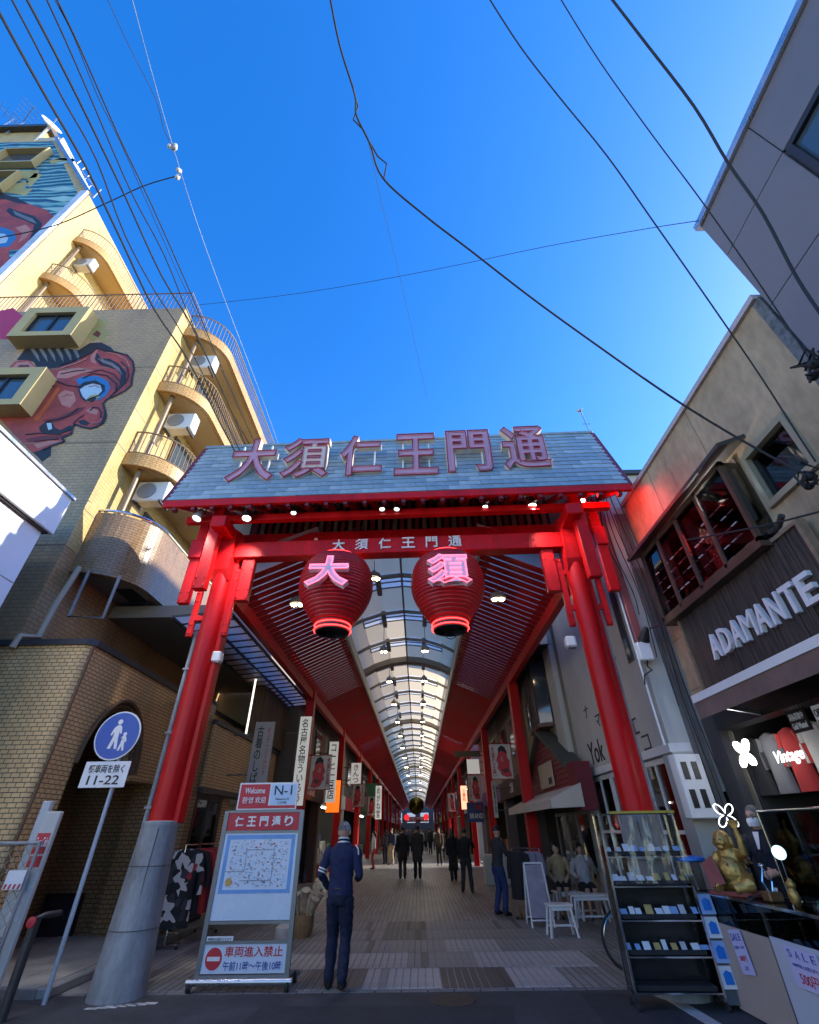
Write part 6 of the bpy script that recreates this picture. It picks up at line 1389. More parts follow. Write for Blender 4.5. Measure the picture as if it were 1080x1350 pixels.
# small wall lamps on the gate posts
for (u, v, lab) in ((286, 866, 'white box lamp on the left gate post'), (752, 846, 'white box lamp on the right gate post')):
    p = A(u, v, y=7.75); m = MB(); m.bbox(p.x-.09, p.x+.09, p.y-.08, p.y+.08, p.z-.1, p.z+.08, .02); t_ = Thing('box_lamp', lab, 'lamp', p, 0, 'box lamps on the gate posts'); t_.add('casing', m, WHITE)
    m = MB(); m.box(p.x-.07, p.x+.07, p.y-.06, p.y+.06, p.z-.115, p.z-.1); t_.add('diffuser', m, PANE)
def patch_mat():
    mm, nt, b = _mat('patchwork_cloth'); mp = uvmap(nt, (1, 1, 1), True); vo = nt.nodes.new('ShaderNodeTexVoronoi'); vo.inputs['Scale'].default_value = 9; nt.links.new(mp.outputs[0], vo.inputs[0])
    cr = nt.nodes.new('ShaderNodeValToRGB'); cr.color_ramp.interpolation = 'CONSTANT'; e = cr.color_ramp.elements; e[0].color = (.02, .02, .022, 1); e[1].position = .42; e[1].color = (.6, .58, .56, 1); q = cr.color_ramp.elements.new(.72); q.color = (.4, .04, .05, 1); q = cr.color_ramp.elements.new(.8); q.color = (.05, .05, .06, 1)
    sp = nt.nodes.new('ShaderNodeSeparateColor'); nt.links.new(vo.outputs['Color'], sp.inputs[0]); nt.links.new(sp.outputs[0], cr.inputs[0]); nt.links.new(cr.outputs[0], b.inputs['Base Color']); b.inputs['Roughness'].default_value = .85; return mm
# ================================================================== CLOTHES RAILS, LEFT
def rail_rack(name, lab, a, b_, h):
    th = Thing(name, lab, 'clothes rail', ((a[0]+b_[0])/2, (a[1]+b_[1])/2, 0)); A0 = Vector((a[0], a[1], 0)); B0_ = Vector((b_[0], b_[1], 0)); d = (B0_-A0).normalized(); n = Vector((-d.y, d.x, 0))
    m = MB(); m.tube([A0+Vector((0, 0, h)), B0_+Vector((0, 0, h))], .014, 8); th.add('rail', m, CHROME, smooth=40)
    for p in (A0, B0_):
        m = MB(); m.tube([p+Vector((0, 0, .06)), p+Vector((0, 0, h))], .013, 8); th.add('upright', m, CHROME, smooth=40)
        m = MB(); m.tube([p-n*.22+Vector((0, 0, .06)), p+n*.22+Vector((0, 0, .06))], .013, 8); f_ = th.add('foot', m, CHROME, smooth=40)
        for s in (-1, 1): m = MB(); m.ball(p+n*(s*.22)+Vector((0, 0, .03)), .028); th.add('caster', m, RUBBER, f_, smooth=80)
    return th, d, n
CN = ['red', 'white', 'black', 'grey', 'navy', 'brown', 'lilac', 'maroon']
wordn = ['first', 'second', 'third', 'fourth', 'fifth', 'sixth', 'seventh', 'eighth', 'ninth', 'tenth', 'eleventh', 'twelfth']
_, d_, n_ = rail_rack('clothes_rail', 'chrome clothes rail packed with jackets beside the left gate post', (-4.35, 10.35), (-4.25, 11.9), 1.42)
for i, k in enumerate((1, 2, 0, 7, 0, 5, 7, 3, 2, 2)):
    p = Vector((-4.35, 10.42, 1.36))+(Vector((.1, 1.5, 0)))*i/9.5
    single('hanging_jacket', garment(p.x+.05*i, p.y, p.z, .56, .95 if i else 1.1, (1, .15, 0), .13), patch_mat() if i == 0 else GC[k], '%s jacket on the rail beside the left gate post, %s from the front' % ('patchwork' if i == 0 else CN[k], wordn[i]), 'jacket', 'jackets on the left clothes rail', smooth=True)
_, d_, n_ = rail_rack('clothes_rail', 'taller clothes rail just inside the clothes shop door', (-5.3, 12.0), (-5.2, 12.8), 1.75)
for i, k in enumerate((3, 6, 4, 2, 1)):
    single('hanging_coat', garment(-5.28+.02*i, 12.08+.15*i, 1.7, .44, .9, (1, .1, 0), .08), GC[k], '%s coat inside the clothes shop door, %s from the front' % (CN[k], wordn[i]), 'coat', 'coats inside the clothes shop', smooth=True)
# brooms and bag beside the board
bk = Thing('broom_basket', 'basket of pale straw brooms standing behind the map board', 'basket', (-2.25, 12.2, 0))
bp_ = A(398, 1235, z=0.02); m = MB(); m.lathe((bp_.x, bp_.y, .012), [(.16, 0), (.2, .15), (.2, .32), (.18, .32), (.15, .05)], 18); bk.add('basket', m, paint('wicker', (.30, .19, .09), .8, .4, 20), smooth=40)
for k in range(10):
    a = k*.7; p = Vector((bp_.x+.1*math.cos(a), bp_.y+.1*math.sin(a), .1)); q = Vector((bp_.x+.22*math.cos(a), bp_.y+.22*math.sin(a), .52+.08*math.sin(k*2.1)))
    m = MB(); m.tube([p, (p+q)/2, q], .03, 7, True, [.01, .012, .06]); m.tube([q, q+Vector((.06*math.cos(a), .06*math.sin(a), .12))], .05, 7, True, [.06, .09]); bk.add('broom', m, paint('straw', (.52, .44, .32), .9, .4, 12) if k == 0 else MT['straw'], smooth=60)
bp_ = A(405, 1243, z=0.02); m = MB(); m.lathe((bp_.x-.3, bp_.y-.5, .012), [(.13, 0), (.17, .1), (.15, .28), (.06, .34), (.05, .36)], 14); single('white_sack', m, paint('sack_white', (.5, .49, .47), .9, .3, 8, bump=.4), 'crumpled white sack on the paving behind the map board', 'sack', smooth=True)
# ================================================================== RIGHT: STOOLS, BENCH, RAIL, A-BOARD
def stool(x, y, w, d, h, lab, cat='stool', rz=0, name='stool', grp=None):
    th = Thing(name, lab, cat, (x, y, 0), rz, grp, local=True); m = MB(); m.bbox(-w/2, w/2, -d/2, d/2, h-.03, h, .006); th.add('seat', m, WHITE)
    for sx in (-1, 1):
        for sy in (-1, 1):
            m = MB(); m.bar((sx*(w/2-.05), sy*(d/2-.04), h-.03), (sx*(w/2+.01), sy*(d/2+.0), .008), .035, .035); th.add('leg', m, WHITE)
        m = MB(); m.bar((sx*(w/2-.02), -d/2+.03, .16), (sx*(w/2-.02), d/2-.03, .16), .025, .03); th.add('stretcher', m, WHITE)
    m = MB(); m.bar((-w/2+.02, 0, .16), (w/2-.02, 0, .16), .025, .03); th.add('stretcher', m, WHITE)
    m = MB(); m.bar((-w/2+.05, -d/2+.04, h-.06), (w/2-.05, -d/2+.04, h-.06), .02, .05); th.add('apron', m, WHITE)
    return th
stool(2.55, 11.0, .46, .34, .46, 'small white wooden stool standing nearest on the arcade paving', grp='white wooden seats')
stool(3.42, 11.95, .75, .36, .50, 'longer white bench table beside the seated women', 'bench', name='bench', grp='white wooden seats')
stool(3.2, 13.05, .5, .36, .46, 'white stool the woman in the beige top sits on', grp='white wooden seats')
stool(3.62, 12.75, .42, .36, .46, 'white stool the woman in the grey top sits on', grp='white wooden seats')
_, d_, n_ = rail_rack('clothes_rail', 'white footed clothes rail on the arcade paving beside the stools', (2.15, 13.15), (2.75, 12.95), 1.22)
for i, k in enumerate((2, 2, 6, 6)):
    p = Vector((2.2+.15*i, 13.12-.05*i, 1.17)); single('hanging_dress', garment(p.x, p.y, p.z, .36, .85 if i < 2 else .72, (.5, -.8, 0), .1), GC[k], '%s dress on the arcade clothes rail, %s from the street middle' % (CN[k], wordn[i]), 'dress', 'dresses on the arcade clothes rail', smooth=True)
# shoes below the rail
for k in range(6):
    m = MB(); x_, y_ = 2.15+k*.1, 13.05-(k % 2)*.14; m.ball((x_, y_, .045), .035, .1, .035, 10, 6); m.lathe((x_, y_+.06, .03), [(.035, 0), (.04, .1), (.035, .16)], 8)
    single('brown_boot', m, paint('boot_tan', (.26, .15, .08), .6) if 'boot_tan' not in MT else MT['boot_tan'], 'tan boot under the arcade clothes rail, %s from the street middle' % wordn[k], 'boot', 'boots under the arcade clothes rail', smooth=True)
ab = Thing('a_board', 'white folding a-board with lattice sides between rail and stool', 'a-board', (2.4, 12.1, 0))
for (y0, y1) in ((11.85, 12.12), (12.4, 12.14)):
    m = MB()
    for xx in (2.18, 2.62): m.bar((xx, y0, .01), (xx+(2.4-xx)*.15, y1, 1.0), .03, .03)
    m.bar((2.2, y0+(y1-y0)*.12, .12), (2.6, y0+(y1-y0)*.12, .12), .025, .025); m.bar((2.22, y1, 1.0), (2.58, y1, 1.0), .025, .03); f_ = ab.add('frame', m, WHITE)
    m = MB(); m.prism([(2.22, y0+(y1-y0)*.15, .15), (2.58, y0+(y1-y0)*.15, .15), (2.57, y1, .97), (2.24, y1, .97)], (0, .01, 0)); ab.add('panel', m, paint('a_board_lilac', (.33, .30, .36), .7, .3, 8) if 'a_board_lilac' not in MT else MT['a_board_lilac'], f_)
# grey crate with print near the walkers
cr = Thing('printed_crate', 'pale grey box stand with dark print at the right of the paving', 'box', (2.2, 19.5, 0)); c0 = A(628, 1147, z=0)
m = MB(); m.bbox(c0.x-.42, c0.x+.42, 20.0, 20.6, .01, .86, .02); cr.add('box', m, OFFW); m = MB(); letter(m, '福', (c0.x, 19.995, .5), XR, YU, h=.36, w=.4, bold=.01); cr.add('print', m, INK)
# ================================================================== GLASS RACK ON CASTERS
gr = Thing('glass_display_rack', 'glass rack on casters with trays of small jewellery and yellow top strip', 'display rack', (2.76, 7.06, 0), R(-3), local=True)
hw, hd, ht = .46, .13, 1.74
for sx in (-1, 1):
    for sy in (-1, 1):
        m = MB(); m.bar((sx*hw, sy*hd, .08), (sx*hw, sy*hd, ht), .022, .022); gr.add('post', m, CHROME)
        m = MB(); m.lathe((sx*hw-.012, sy*hd, .034), [(.034, 0), (.034, .024)], 14, ax=(1, 0, 0)); gr.add('caster', m, RUBBER, smooth=40)
for zz in (.14, .42, .72, 1.02, 1.30):
    m = MB(); m.box(-hw, hw, -hd, hd, zz, zz+.008); sh_ = gr.add('glass_shelf', m, GLASS)
    m = MB(); m.bar((-hw, -hd, zz), (hw, -hd, zz), .014, .014); m.bar((-hw, hd, zz), (hw, hd, zz), .014, .014); gr.add('shelf_rail', m, CHROME, sh_)
    m = MB(); m.bbox(-hw+.04, hw-.04, -hd+.02, hd-.03, zz+.01, zz+.055, .006); gr.add('jewel_tray', m, BLACKM, sh_)
m = MB(); m.box(-hw, hw, -hd, hd, ht-.01, ht); gr.add('top', m, BLACK)
m = MB(); m.box(-hw+.02, hw-.02, hd-.006, hd, .1, 1.02); gr.add('back_panel', m, paint('smoked_back', (.02, .021, .024), .2))
m = MB(); m.box(-hw+.15, hw+.03, -hd-.02, -hd+.02, ht, ht+.025); gr.add('yellow_strip', m, paint('yellow_strip', (.55, .40, .05), .5))
for sx in (-1, 1):
    m = MB(); m.box(sx*hw-.003, sx*hw+.003, -hd+.012, hd-.012, .12, ht-.02); gr.add('side_pane', m, GLASS)
# clear plastic film hung over the front
def film_mat():
    mm, nt, b = _mat('clear_film'); tr = nt.nodes.new('ShaderNodeBsdfTransparent'); gl = nt.nodes.new('ShaderNodeBsdfGlossy'); gl.inputs['Roughness'].default_value = .12
    nz = nt.nodes.new('ShaderNodeTexNoise'); nz.inputs['Scale'].default_value = 4; nz.inputs['Detail'].default_value = 3; bp = nt.nodes.new('ShaderNodeBump'); bp.inputs['Strength'].default_value = 1; bp.inputs['Distance'].default_value = .05
    mpn = uvmap(nt, (1, 1, .45), True); nt.links.new(mpn.outputs[0], nz.inputs[0]); nt.links.new(nz.outputs[0], bp.inputs['Height']); nt.links.new(bp.outputs[0], gl.inputs['Normal'])
    mx = nt.nodes.new('ShaderNodeMixShader'); mx.inputs[0].default_value = .05; nt.links.new(tr.outputs[0], mx.inputs[1]); nt.links.new(gl.outputs[0], mx.inputs[2]); nt.links.new(mx.outputs[0], nt.nodes['Material Output'].inputs[0]); return mm
FILM = film_mat(); m = MB(); nxs, nzs = 16, 10
def fp(i, j): x = -hw-.02+(2*hw+.04)*i/nxs; z = ht-(ht-1.05)*j/nzs; return (x, -hd-.03-.025*math.sin(i*1.9+j*.35)*(j/nzs), z)
for i in range(nxs):
    for j in range(nzs): m.face([fp(i, j), fp(i+1, j), fp(i+1, j+1), fp(i, j+1)])
gr.add('clear_film', m, FILM, smooth=80)
random.seed(31)
cardm = [paint('card_%s' % n, c, .5) for n, c in (('white', (.7, .72, .75)), ('silver', (.5, .5, .52)), ('blue', (.25, .4, .65)), ('gold', (.5, .36, .12)))]
cn2 = 0
for r_, zz in enumerate((.42, .72, 1.02, 1.30)):
    for k in range(9):
        x_ = -.4+k*.1+random.uniform(-.02, .02); m = MB(); w = random.uniform(.025, .045); h = random.uniform(.02, .05)
        m.prism([(x_-w, -.1, zz+.056), (x_+w, -.1, zz+.056), (x_+w, -.06, zz+.056+h*1.6), (x_-w, -.06, zz+.056+h*1.6)], (0, .006, 0)); k2 = random.choices((0, 1, 2, 3), (5, 3, 2, 2))[0]
        gr.add('price_card', m, cardm[k2])
# ================================================================== GLASS COUNTER
gc = Thing('glass_counter', 'long glass shop counter with beige and white boards and sale sheets', 'counter', (3.68, 6, 0))
CX0, CX1, CY0, CY1, CZ = 3.40, 3.95, 4.2, 7.25, .95
for (x_, y_) in ((CX0, CY1), (CX1, CY1), (CX0, 6.0), (CX1, 6.0), (CX0, CY0), (CX1, CY0)):
    m = MB(); m.bar((x_, y_, .02), (x_, y_, CZ), .02, .02); gc.add('post', m, DARKM)
for y0, y1 in ((6.0, CY1), (CY0, 6.0)):
    m = MB(); m.box(CX0, CX1, y0+.005, y1-.005, CZ, CZ+.008); gc.add('glass_top', m, GLASS)
    m = MB(); m.box(CX0-.003, CX0+.003, y0+.012, y1-.012, .66, CZ-.01); gc.add('front_pane', m, GLASS)
    m = MB(); m.bar((CX0, y0, CZ), (CX0, y1, CZ), .025, .025); m.bar((CX1, y0, CZ), (CX1, y1, CZ), .025, .025); gc.add('top_rail', m, CHROME)
m = MB(); m.box(CX0, CX1, CY1-.006, CY1, .66, CZ-.01); gc.add('end_pane', m, GLASS)
m = MB(); m.bar((CX0, CY1, CZ), (CX1, CY1, CZ), .025, .025); gc.add('top_rail', m, CHROME)
m = MB(); m.box(CX0+.01, CX1, CY0, CY1-.01, .60, .64); gc.add('case_floor', m, BLACKM)
m = MB(); m.box(CX0+.06, CX1-.02, CY0, CY1-.06, .08, .12); gc.add('lower_shelf', m, BLACKM)
m = MB(); m.box(CX1-.02, CX1, CY0, CY1-.02, .04, .9); gc.add('case_back', m, BLACKM)
m = MB(); m.prism([(CX0-.02, 7.28, .70), (CX0-.02, 6.02, .70), (CX0-.035, 6.02, .02), (CX0-.04, 6.95, .02), (CX0-.035, 7.15, .12)], (.012, 0, 0)); bb = gc.add('beige_board', m, paint('cardboard_beige', (.42, .35, .31), .7, .1, 2))
m = MB(); m.prism([(CX0-.02, 5.99, .72), (CX0-.02, 4.4, .72), (CX0-.03, 4.4, .02), (CX0-.03, 5.99, .02)], (.012, 0, 0)); wb2 = gc.add('white_board', m, paint('board_pale_blue', (.50, .55, .66), .6, .06, 2))
def sheet(yc, zc, w, h, rot, lines, parent):
    rt = Vector((0, -math.cos(rot), math.sin(rot))); upv = Vector((0, math.sin(rot), math.cos(rot))); c0 = Vector((CX0-.05, yc, zc)); m = MB(); m.prism([c0-rt*w/2-upv*h/2, c0+rt*w/2-upv*h/2, c0+rt*w/2+upv*h/2, c0-rt*w/2+upv*h/2], (.004, 0, 0)); s_ = gc.add('sale_sheet', m, paint('lilac_paper', (.55, .55, .85), .7, .05, 2) if 'lilac_paper' not in MT else MT['lilac_paper'], parent)
    for (t, dz, ww, hh, col) in lines:
        chs = [t] if t != 'S A L E' else list('SALE')
        for ci, ch in enumerate(chs):
            m = MB(); ww2 = ww if len(chs) == 1 else .13
            letter(m, ch, c0+upv*dz*h+rt*w*(0 if len(chs) == 1 else (-.36+.24*ci))+Vector((-.004, 0, 0)), rt, upv, w=w*ww2, h=h*hh, ext=.002); gc.add('sheet_lettering', m, col, parent)
sheet(6.55, .52, .24, .34, R(8), [('SALE', .33, .8, .17, BLUEINK), ('全品セール中', .1, .8, .08, BLUEINK), ('500円', -.15, .55, .13, REDINK), ('より', -.36, .3, .1, BLUEINK)], bb)
sheet(5.55, .56, .42, .27, R(0), [('S A L E', .33, .85, .2, BLUEINK), ('1000円以上お買上げで', .06, .75, .1, BLUEINK), ('500円', -.25, .55, .3, REDINK)], wb2)
random.seed(61); m = MB()
for k in range(70):
    y_ = random.uniform(4.4, 7.15); x_ = random.uniform(CX0+.05, CX1-.08); w = random.uniform(.015, .05); m.m = random.randrange(4); m.bbox(x_-w, x_+w, y_-w, y_+w, .64, .64+random.uniform(.02, .13), .004)
single('counter_stock', m, [BLACKM, SILV, cardm[0], paint('stock_green', (.05, .12, .09), .4)], 'small watches and boxes laid out inside the glass counter', 'goods', kind='stuff')
for k in range(4):
    m = MB(); y_ = 6.9-.22*k; m.prism([(CX0-.004, y_-.07, .64), (CX0-.004, y_+.07, .64), (CX0+.03, y_+.07, .78), (CX0+.03, y_-.07, .78)], (.004, 0, 0)); gc.add('price_tag', m, cardm[(0, 2)[k % 2]])
random.seed(77); m = MB()
for k in range(46):
    y_ = random.uniform(4.5, 7.1); x_ = random.uniform(CX0+.06, CX1-.08)
    if abs(y_-6.62) < .3 or abs(y_-6.1) < .12 or abs(y_-5.72) < .1: continue
    m.m = random.randrange(5); w = random.uniform(.02, .05); h = random.uniform(.03, .16); t = random.random()
    if t < .4: m.bbox(x_-w, x_+w, y_-w, y_+w, CZ+.01, CZ+.01+h, .004)
    elif t < .75: m.lathe((x_, y_, CZ+.01), [(w, 0), (w*.9, h*.3), (w*.4, h*.6), (w*.6, h*.9), (w*.2, h)], 10)
    else: m.prism([(x_, y_-w, CZ+.01), (x_, y_+w, CZ+.01), (x_+.02, y_+w, CZ+.01+h*.8), (x_+.02, y_-w, CZ+.01+h*.8)], (.004, 0, 0))
single('counter_trinkets', m, [GOLD, cardm[0], BLACK, SILV, paint('trinket_green', (.04, .16, .10), .4)], 'crowd of small ornaments and cards along the glass counter top', 'ornaments', kind='stuff')
# gilded statue on the counter: body grown as one skin
def remesh(pieces, vox, name, smooth_it=6, fold=0.0):
    mb = MB()
    for (p, mi) in pieces: mb.m = mi; p(mb)
    me0 = mb.mesh(name+'_src'); o = bpy.data.objects.new('src', me0); COL.objects.link(o)
    md = o.modifiers.new('r', 'REMESH'); md.mode = 'VOXEL'; md.voxel_size = vox; md.adaptivity = 0
    sm = o.modifiers.new('s', 'SMOOTH'); sm.factor = .5; sm.iterations = smooth_it
    dg = bpy.context.evaluated_depsgraph_get(); dg.update(); me = bpy.data.meshes.new_from_object(o.evaluated_get(dg)); me.name = name
    bv = BVHTree.FromPolygons([v.co for v in me0.vertices], [tuple(p.vertices) for p in me0.polygons]); mi = [0]*len(me.polygons)
    for p in me.polygons:
        r_ = bv.find_nearest(p.center); mi[p.index] = me0.polygons[r_[2]].material_index if r_[2] is not None else 0
    if fold:
        cl = set()
        for p in me.polygons:
            if mi[p.index] in (1, 2): cl.update(p.vertices)
        me.update(); nr = [v.normal.copy() for v in me.vertices]
        for i in cl:
            c = me.vertices[i].co; q = Vector((c.x*7, c.y*7, c.z*11+c.x*6)); a = mnoise(q); b2 = mnoise(q*2.1+Vector((5, 1, 3)))
            me.vertices[i].co = c + nr[i]*fold*((.5-abs(a))*1.2+(.35-abs(b2))*.6)
    me.materials.clear()
    me.polygons.foreach_set('material_index', mi); me.polygons.foreach_set('use_smooth', [True]*len(me.polygons))
    bpy.data.objects.remove(o); bpy.data.meshes.remove(me0); return me
st = Thing('gilded_statue', 'gilded laughing seated statue with raised arm on the glass counter', 'statue', (3.6, 6.62, .96), R(-62), local=True)
P_ = []; 
P_ += [(lambda mb: mb.ball((0, 0, .12), .17, .14, .12), 0), (lambda mb: mb.ball((0, -.04, .2), .14, .12, .14), 0), (lambda mb: mb.ball((0, .0, .32), .12, .09, .1), 0), (lambda mb: mb.ball((0, -.03, .46), .088, .092, .095), 0), (lambda mb: mb.ball((0, -.125, .45), .022, .022, .022), 0), (lambda mb: mb.ball((.042, -.105, .44), .03, .022, .025), 0), (lambda mb: mb.ball((-.042, -.105, .44), .03, .022, .025), 0), (lambda mb: mb.ball((.095, -.02, .44), .02, .022, .05), 0), (lambda mb: mb.ball((-.095, -.02, .44), .02, .022, .05), 0), (lambda mb: mb.ball((0, -.1, .40), .045, .025, .016), 0)]
P_ += [(lambda mb: mb.tube([(.11, 0, .34), (.19, -.03, .36), (.21, -.04, .46), (.2, -.05, .54)], .04, 10, True, [.05, .045, .035, .03]), 0), (lambda mb: mb.tube([(-.11, 0, .34), (-.18, -.06, .25), (-.1, -.14, .2)], .04, 10, True, [.05, .042, .03]), 0), (lambda mb: mb.tube([(.08, -.05, .09), (.2, -.12, .1), (.08, -.2, .06)], .05, 10, True, [.07, .06, .045]), 0), (lambda mb: mb.tube([(-.08, -.05, .09), (-.2, -.12, .1), (-.08, -.2, .06)], .05, 10, True, [.07, .06, .045]), 0)]
for k in range(5): P_ += [((lambda a: (lambda mb: mb.tube([(.2, -.05, .54), (.2+.06*math.sin(a), -.05, .60+.02*math.cos(a)), (.2+.07*math.sin(a), -.06, .64)], .012, 6)))(-.9+k*.45), 0)]
st.add('figure', remesh(P_, .009, 'figure', 2), GOLD)
st.o.scale = (1.08, 1.08, 1.08)
m = MB()
for k in range(40):
    a = k*.7; rr_ = .1+.09*(k % 5)/5; m.ball((rr_*math.cos(a), -.02+rr_*.8*math.sin(a), .16+.16*((k*7) % 11)/11), .012, .012, .012, 6, 4)
st.add('beads', m, GOLD, kind='stuff')
m = MB()
for q in (-1, 1): m.ball((q*.035, -.118, .475), .012, .006, .005, 8, 5)
st.add('eyes', m, BLACK)
m = MB(); m.bbox(-.22, .22, -.2, .16, 0, .04, .01); st.add('plinth', m, paint('plinth_red', (.22, .05, .04), .5))
m = MB(); m.prism([(-.02, -.2, .1), (-.16, -.23, .06), (-.2, -.22, .26), (-.08, -.2, .33)], (.01, .01, 0)); st.add('fan', m, paint('fan_maroon', (.25, .05, .05), .5))
tr_ = Thing('crystal_trophy', 'clear angular trophy with bronze base on the glass counter', 'trophy', (3.62, 6.1, .96)); m = MB(); m.bbox(3.55, 3.69, 6.03, 6.17, .96, 1.04, .01); tr_.add('base', m, paint('bronze_base', (.30, .17, .08), .35, metal=.7)); m = MB(); m.tube([(3.6, 6.1, 1.04), (3.57, 6.1, 1.12), (3.62, 6.1, 1.24), (3.67, 6.1, 1.12), (3.64, 6.1, 1.04)], .01, 6, closed=True); m.ball((3.62, 6.1, 1.25), .03, .03, .02); tr_.add('ornament', m, CHROME)
ct_ = Thing('gold_cat_figure', 'small golden beckoning cat figure near the counter edge', 'figurine', (3.6, 5.72, .96), R(70), local=True)
ct_.add('figure', remesh([(lambda mb: mb.ball((0, 0, .07), .055, .05, .075), 0), (lambda mb: mb.ball((0, -.01, .16), .045, .042, .04), 0), (lambda mb: mb.lathe((.028, -.01, .185), [(.018, 0), (.004, .035)], 8), 0), (lambda mb: mb.lathe((-.028, -.01, .185), [(.018, 0), (.004, .035)], 8), 0), (lambda mb: mb.tube([(.05, -.02, .1), (.065, -.03, .16), (.06, -.04, .2)], .016, 8), 0)], .006, 'cat', 2), GOLD)
mi_ = Thing('round_mirror', 'small round tilted mirror on the counter by the masked man', 'mirror', (3.75, 5.95, .96)); p_ = A(1027, 1124, y=6.0); m = MB(); m.disc(p_, (-.5, -.75, .05), .062, .012, 26); mi_.add('glass', m, paint('mirror_glass', (.7, .78, .85), .08, .02, 2, metal=.9)); m = MB(); m.tube([p_, (p_.x, p_.y+.03, .97)], .008, 6); m.disc((p_.x, p_.y+.03, .962), (0, 0, 1), .06, .01, 18); mi_.add('stand', m, CHROME)
# glass screen on the counter
sc_ = Thing('counter_screen', 'clear glass screen with chrome edge standing on the counter', 'screen', (3.95, 5.4, .96)); a = A(1000, 1055, x=3.95); m = MB(); m.box(3.945, 3.955, 4.4, 6.35, 1.0, 1.72); sc_.add('glass', m, GLASS); m = MB(); m.tube([(3.95, 6.35, .96), (3.95, 6.35, 1.73), (3.95, 4.4, 1.73)], .012, 8); sc_.add('edge_tube', m, CHROME, smooth=40)
# blue lidded acrylic box and blue cards at the counter end
bl = Thing('blue_card_stand', 'clear stand with blue cards and blue round lid beside the glass rack', 'display stand', (3.31, 7.0, 0))
bx0, bx1, by = 3.235, 3.385, 6.90
p_ = A(913, 1133, y=by)
m = MB(); m.box(bx0+.02, bx1-.02, by, by+.2, .97, p_.z-.03); bl.add('acrylic_box', m, GLASS)
m = MB(); m.lathe(((bx0+bx1)/2, by+.1, p_.z-.03), [(.13, 0), (.17, .02), (.17, .045), (.12, .06)], 26); bl.add('lid', m, paint('bright_blue', (.01, .17, .60), .35), smooth=40)
m = MB(); m.box(bx0, bx1, by+.03, by+.2, .05, .97); bl.add('stand', m, paint('stand_grey', (.10, .11, .13), .5))
for k in range(4):
    for j in range(1):
        zz = .95-k*.2; xx = bx0-.005+j*.165; m = MB(); m.prism([(xx, by, zz-.175), (xx+.155, by-.01, zz-.175), (xx+.155, by+.02, zz), (xx, by+.025, zz)], (0, .006, 0)); cdd = bl.add('card', m, cardm[0] if (k+j) % 2 else (paint('card_pale_blue', (.30, .45, .75), .5) if 'card_pale_blue' not in MT else MT['card_pale_blue']))
        m = MB(); m.prism([(xx+.03, by-.012, zz-.14), (xx+.12, by-.014, zz-.14), (xx+.12, by-.004, zz-.05), (xx+.07, by-.002, zz-.03), (xx+.03, by-.003, zz-.06)], (0, .003, 0)); bl.add('card_print', m, MT['bright_blue'], cdd)
# ================================================================== BICYCLE behind the rack
bc = Thing('bicycle', 'bicycle half hidden behind the glass display rack', 'bicycle', (3.4, 8.5, 0))
for xw in (2.83, 3.85):
    m = MB(); m.tube([(xw+.32*math.cos(a*math.pi/20), 8.5, .335+.32*math.sin(a*math.pi/20)) for a in range(40)], .016, 8, closed=True); w_ = bc.add('tyre', m, RUBBER, smooth=80); m = MB(); m.tube([(xw+.295*math.cos(a*math.pi/20), 8.5, .335+.295*math.sin(a*math.pi/20)) for a in range(40)], .011, 6, closed=True); bc.add('rim', m, CHROME, w_, smooth=80)
    m = MB()
    for k in range(16): m.bar((xw, 8.5, .335), (xw+.29*math.cos(k*math.pi/8), 8.5, .335+.29*math.sin(k*math.pi/8)), .003, .003)
    m.cyl((xw, 8.46, .335), (xw, 8.54, .335), .02); bc.add('spokes', m, CHROME, w_, kind='stuff')
m = MB(); m.tube([(2.83, 8.5, .335), (3.05, 8.5, .78), (3.07, 8.5, .92)], .015, 8); m.tube([(3.06, 8.5, .72), (3.5, 8.5, .3), (3.68, 8.5, .8)], .016, 8); m.tube([(3.5, 8.5, .3), (3.85, 8.5, .335), (3.66, 8.5, .72)], .012, 8); bc.add('frame', m, paint('bike_silver', (.4, .42, .45), .3, metal=.7), smooth=40)
m = MB(); m.tube([(3.12, 8.25, .98), (3.07, 8.4, .95), (3.07, 8.6, .95), (3.12, 8.75, .98)], .012, 8); bc.add('handlebar', m, CHROME, smooth=40); m = MB(); m.ball((3.7, 8.5, .84), .12, .07, .035); bc.add('saddle', m, BLACK, smooth=80)
# drain channel along the right pavement edge and white planter box line
# ================================================================== AIR CONDITIONERS
for (x_, y_, z_, lab) in ((-6.45, 8.75, 8.2, 'air conditioner hung below the lowest railed balcony'), (-6.5, 8.8, 10.75, 'air conditioner hung below the middle balcony'), (-6.5, 8.7, 13.3, 'air conditioner hung below the balcony under the terrace'), (-13.7, 9.2, 21.0, 'air conditioner hung below the topmost balcony')): ac_unit(x_, y_, z_, lab)
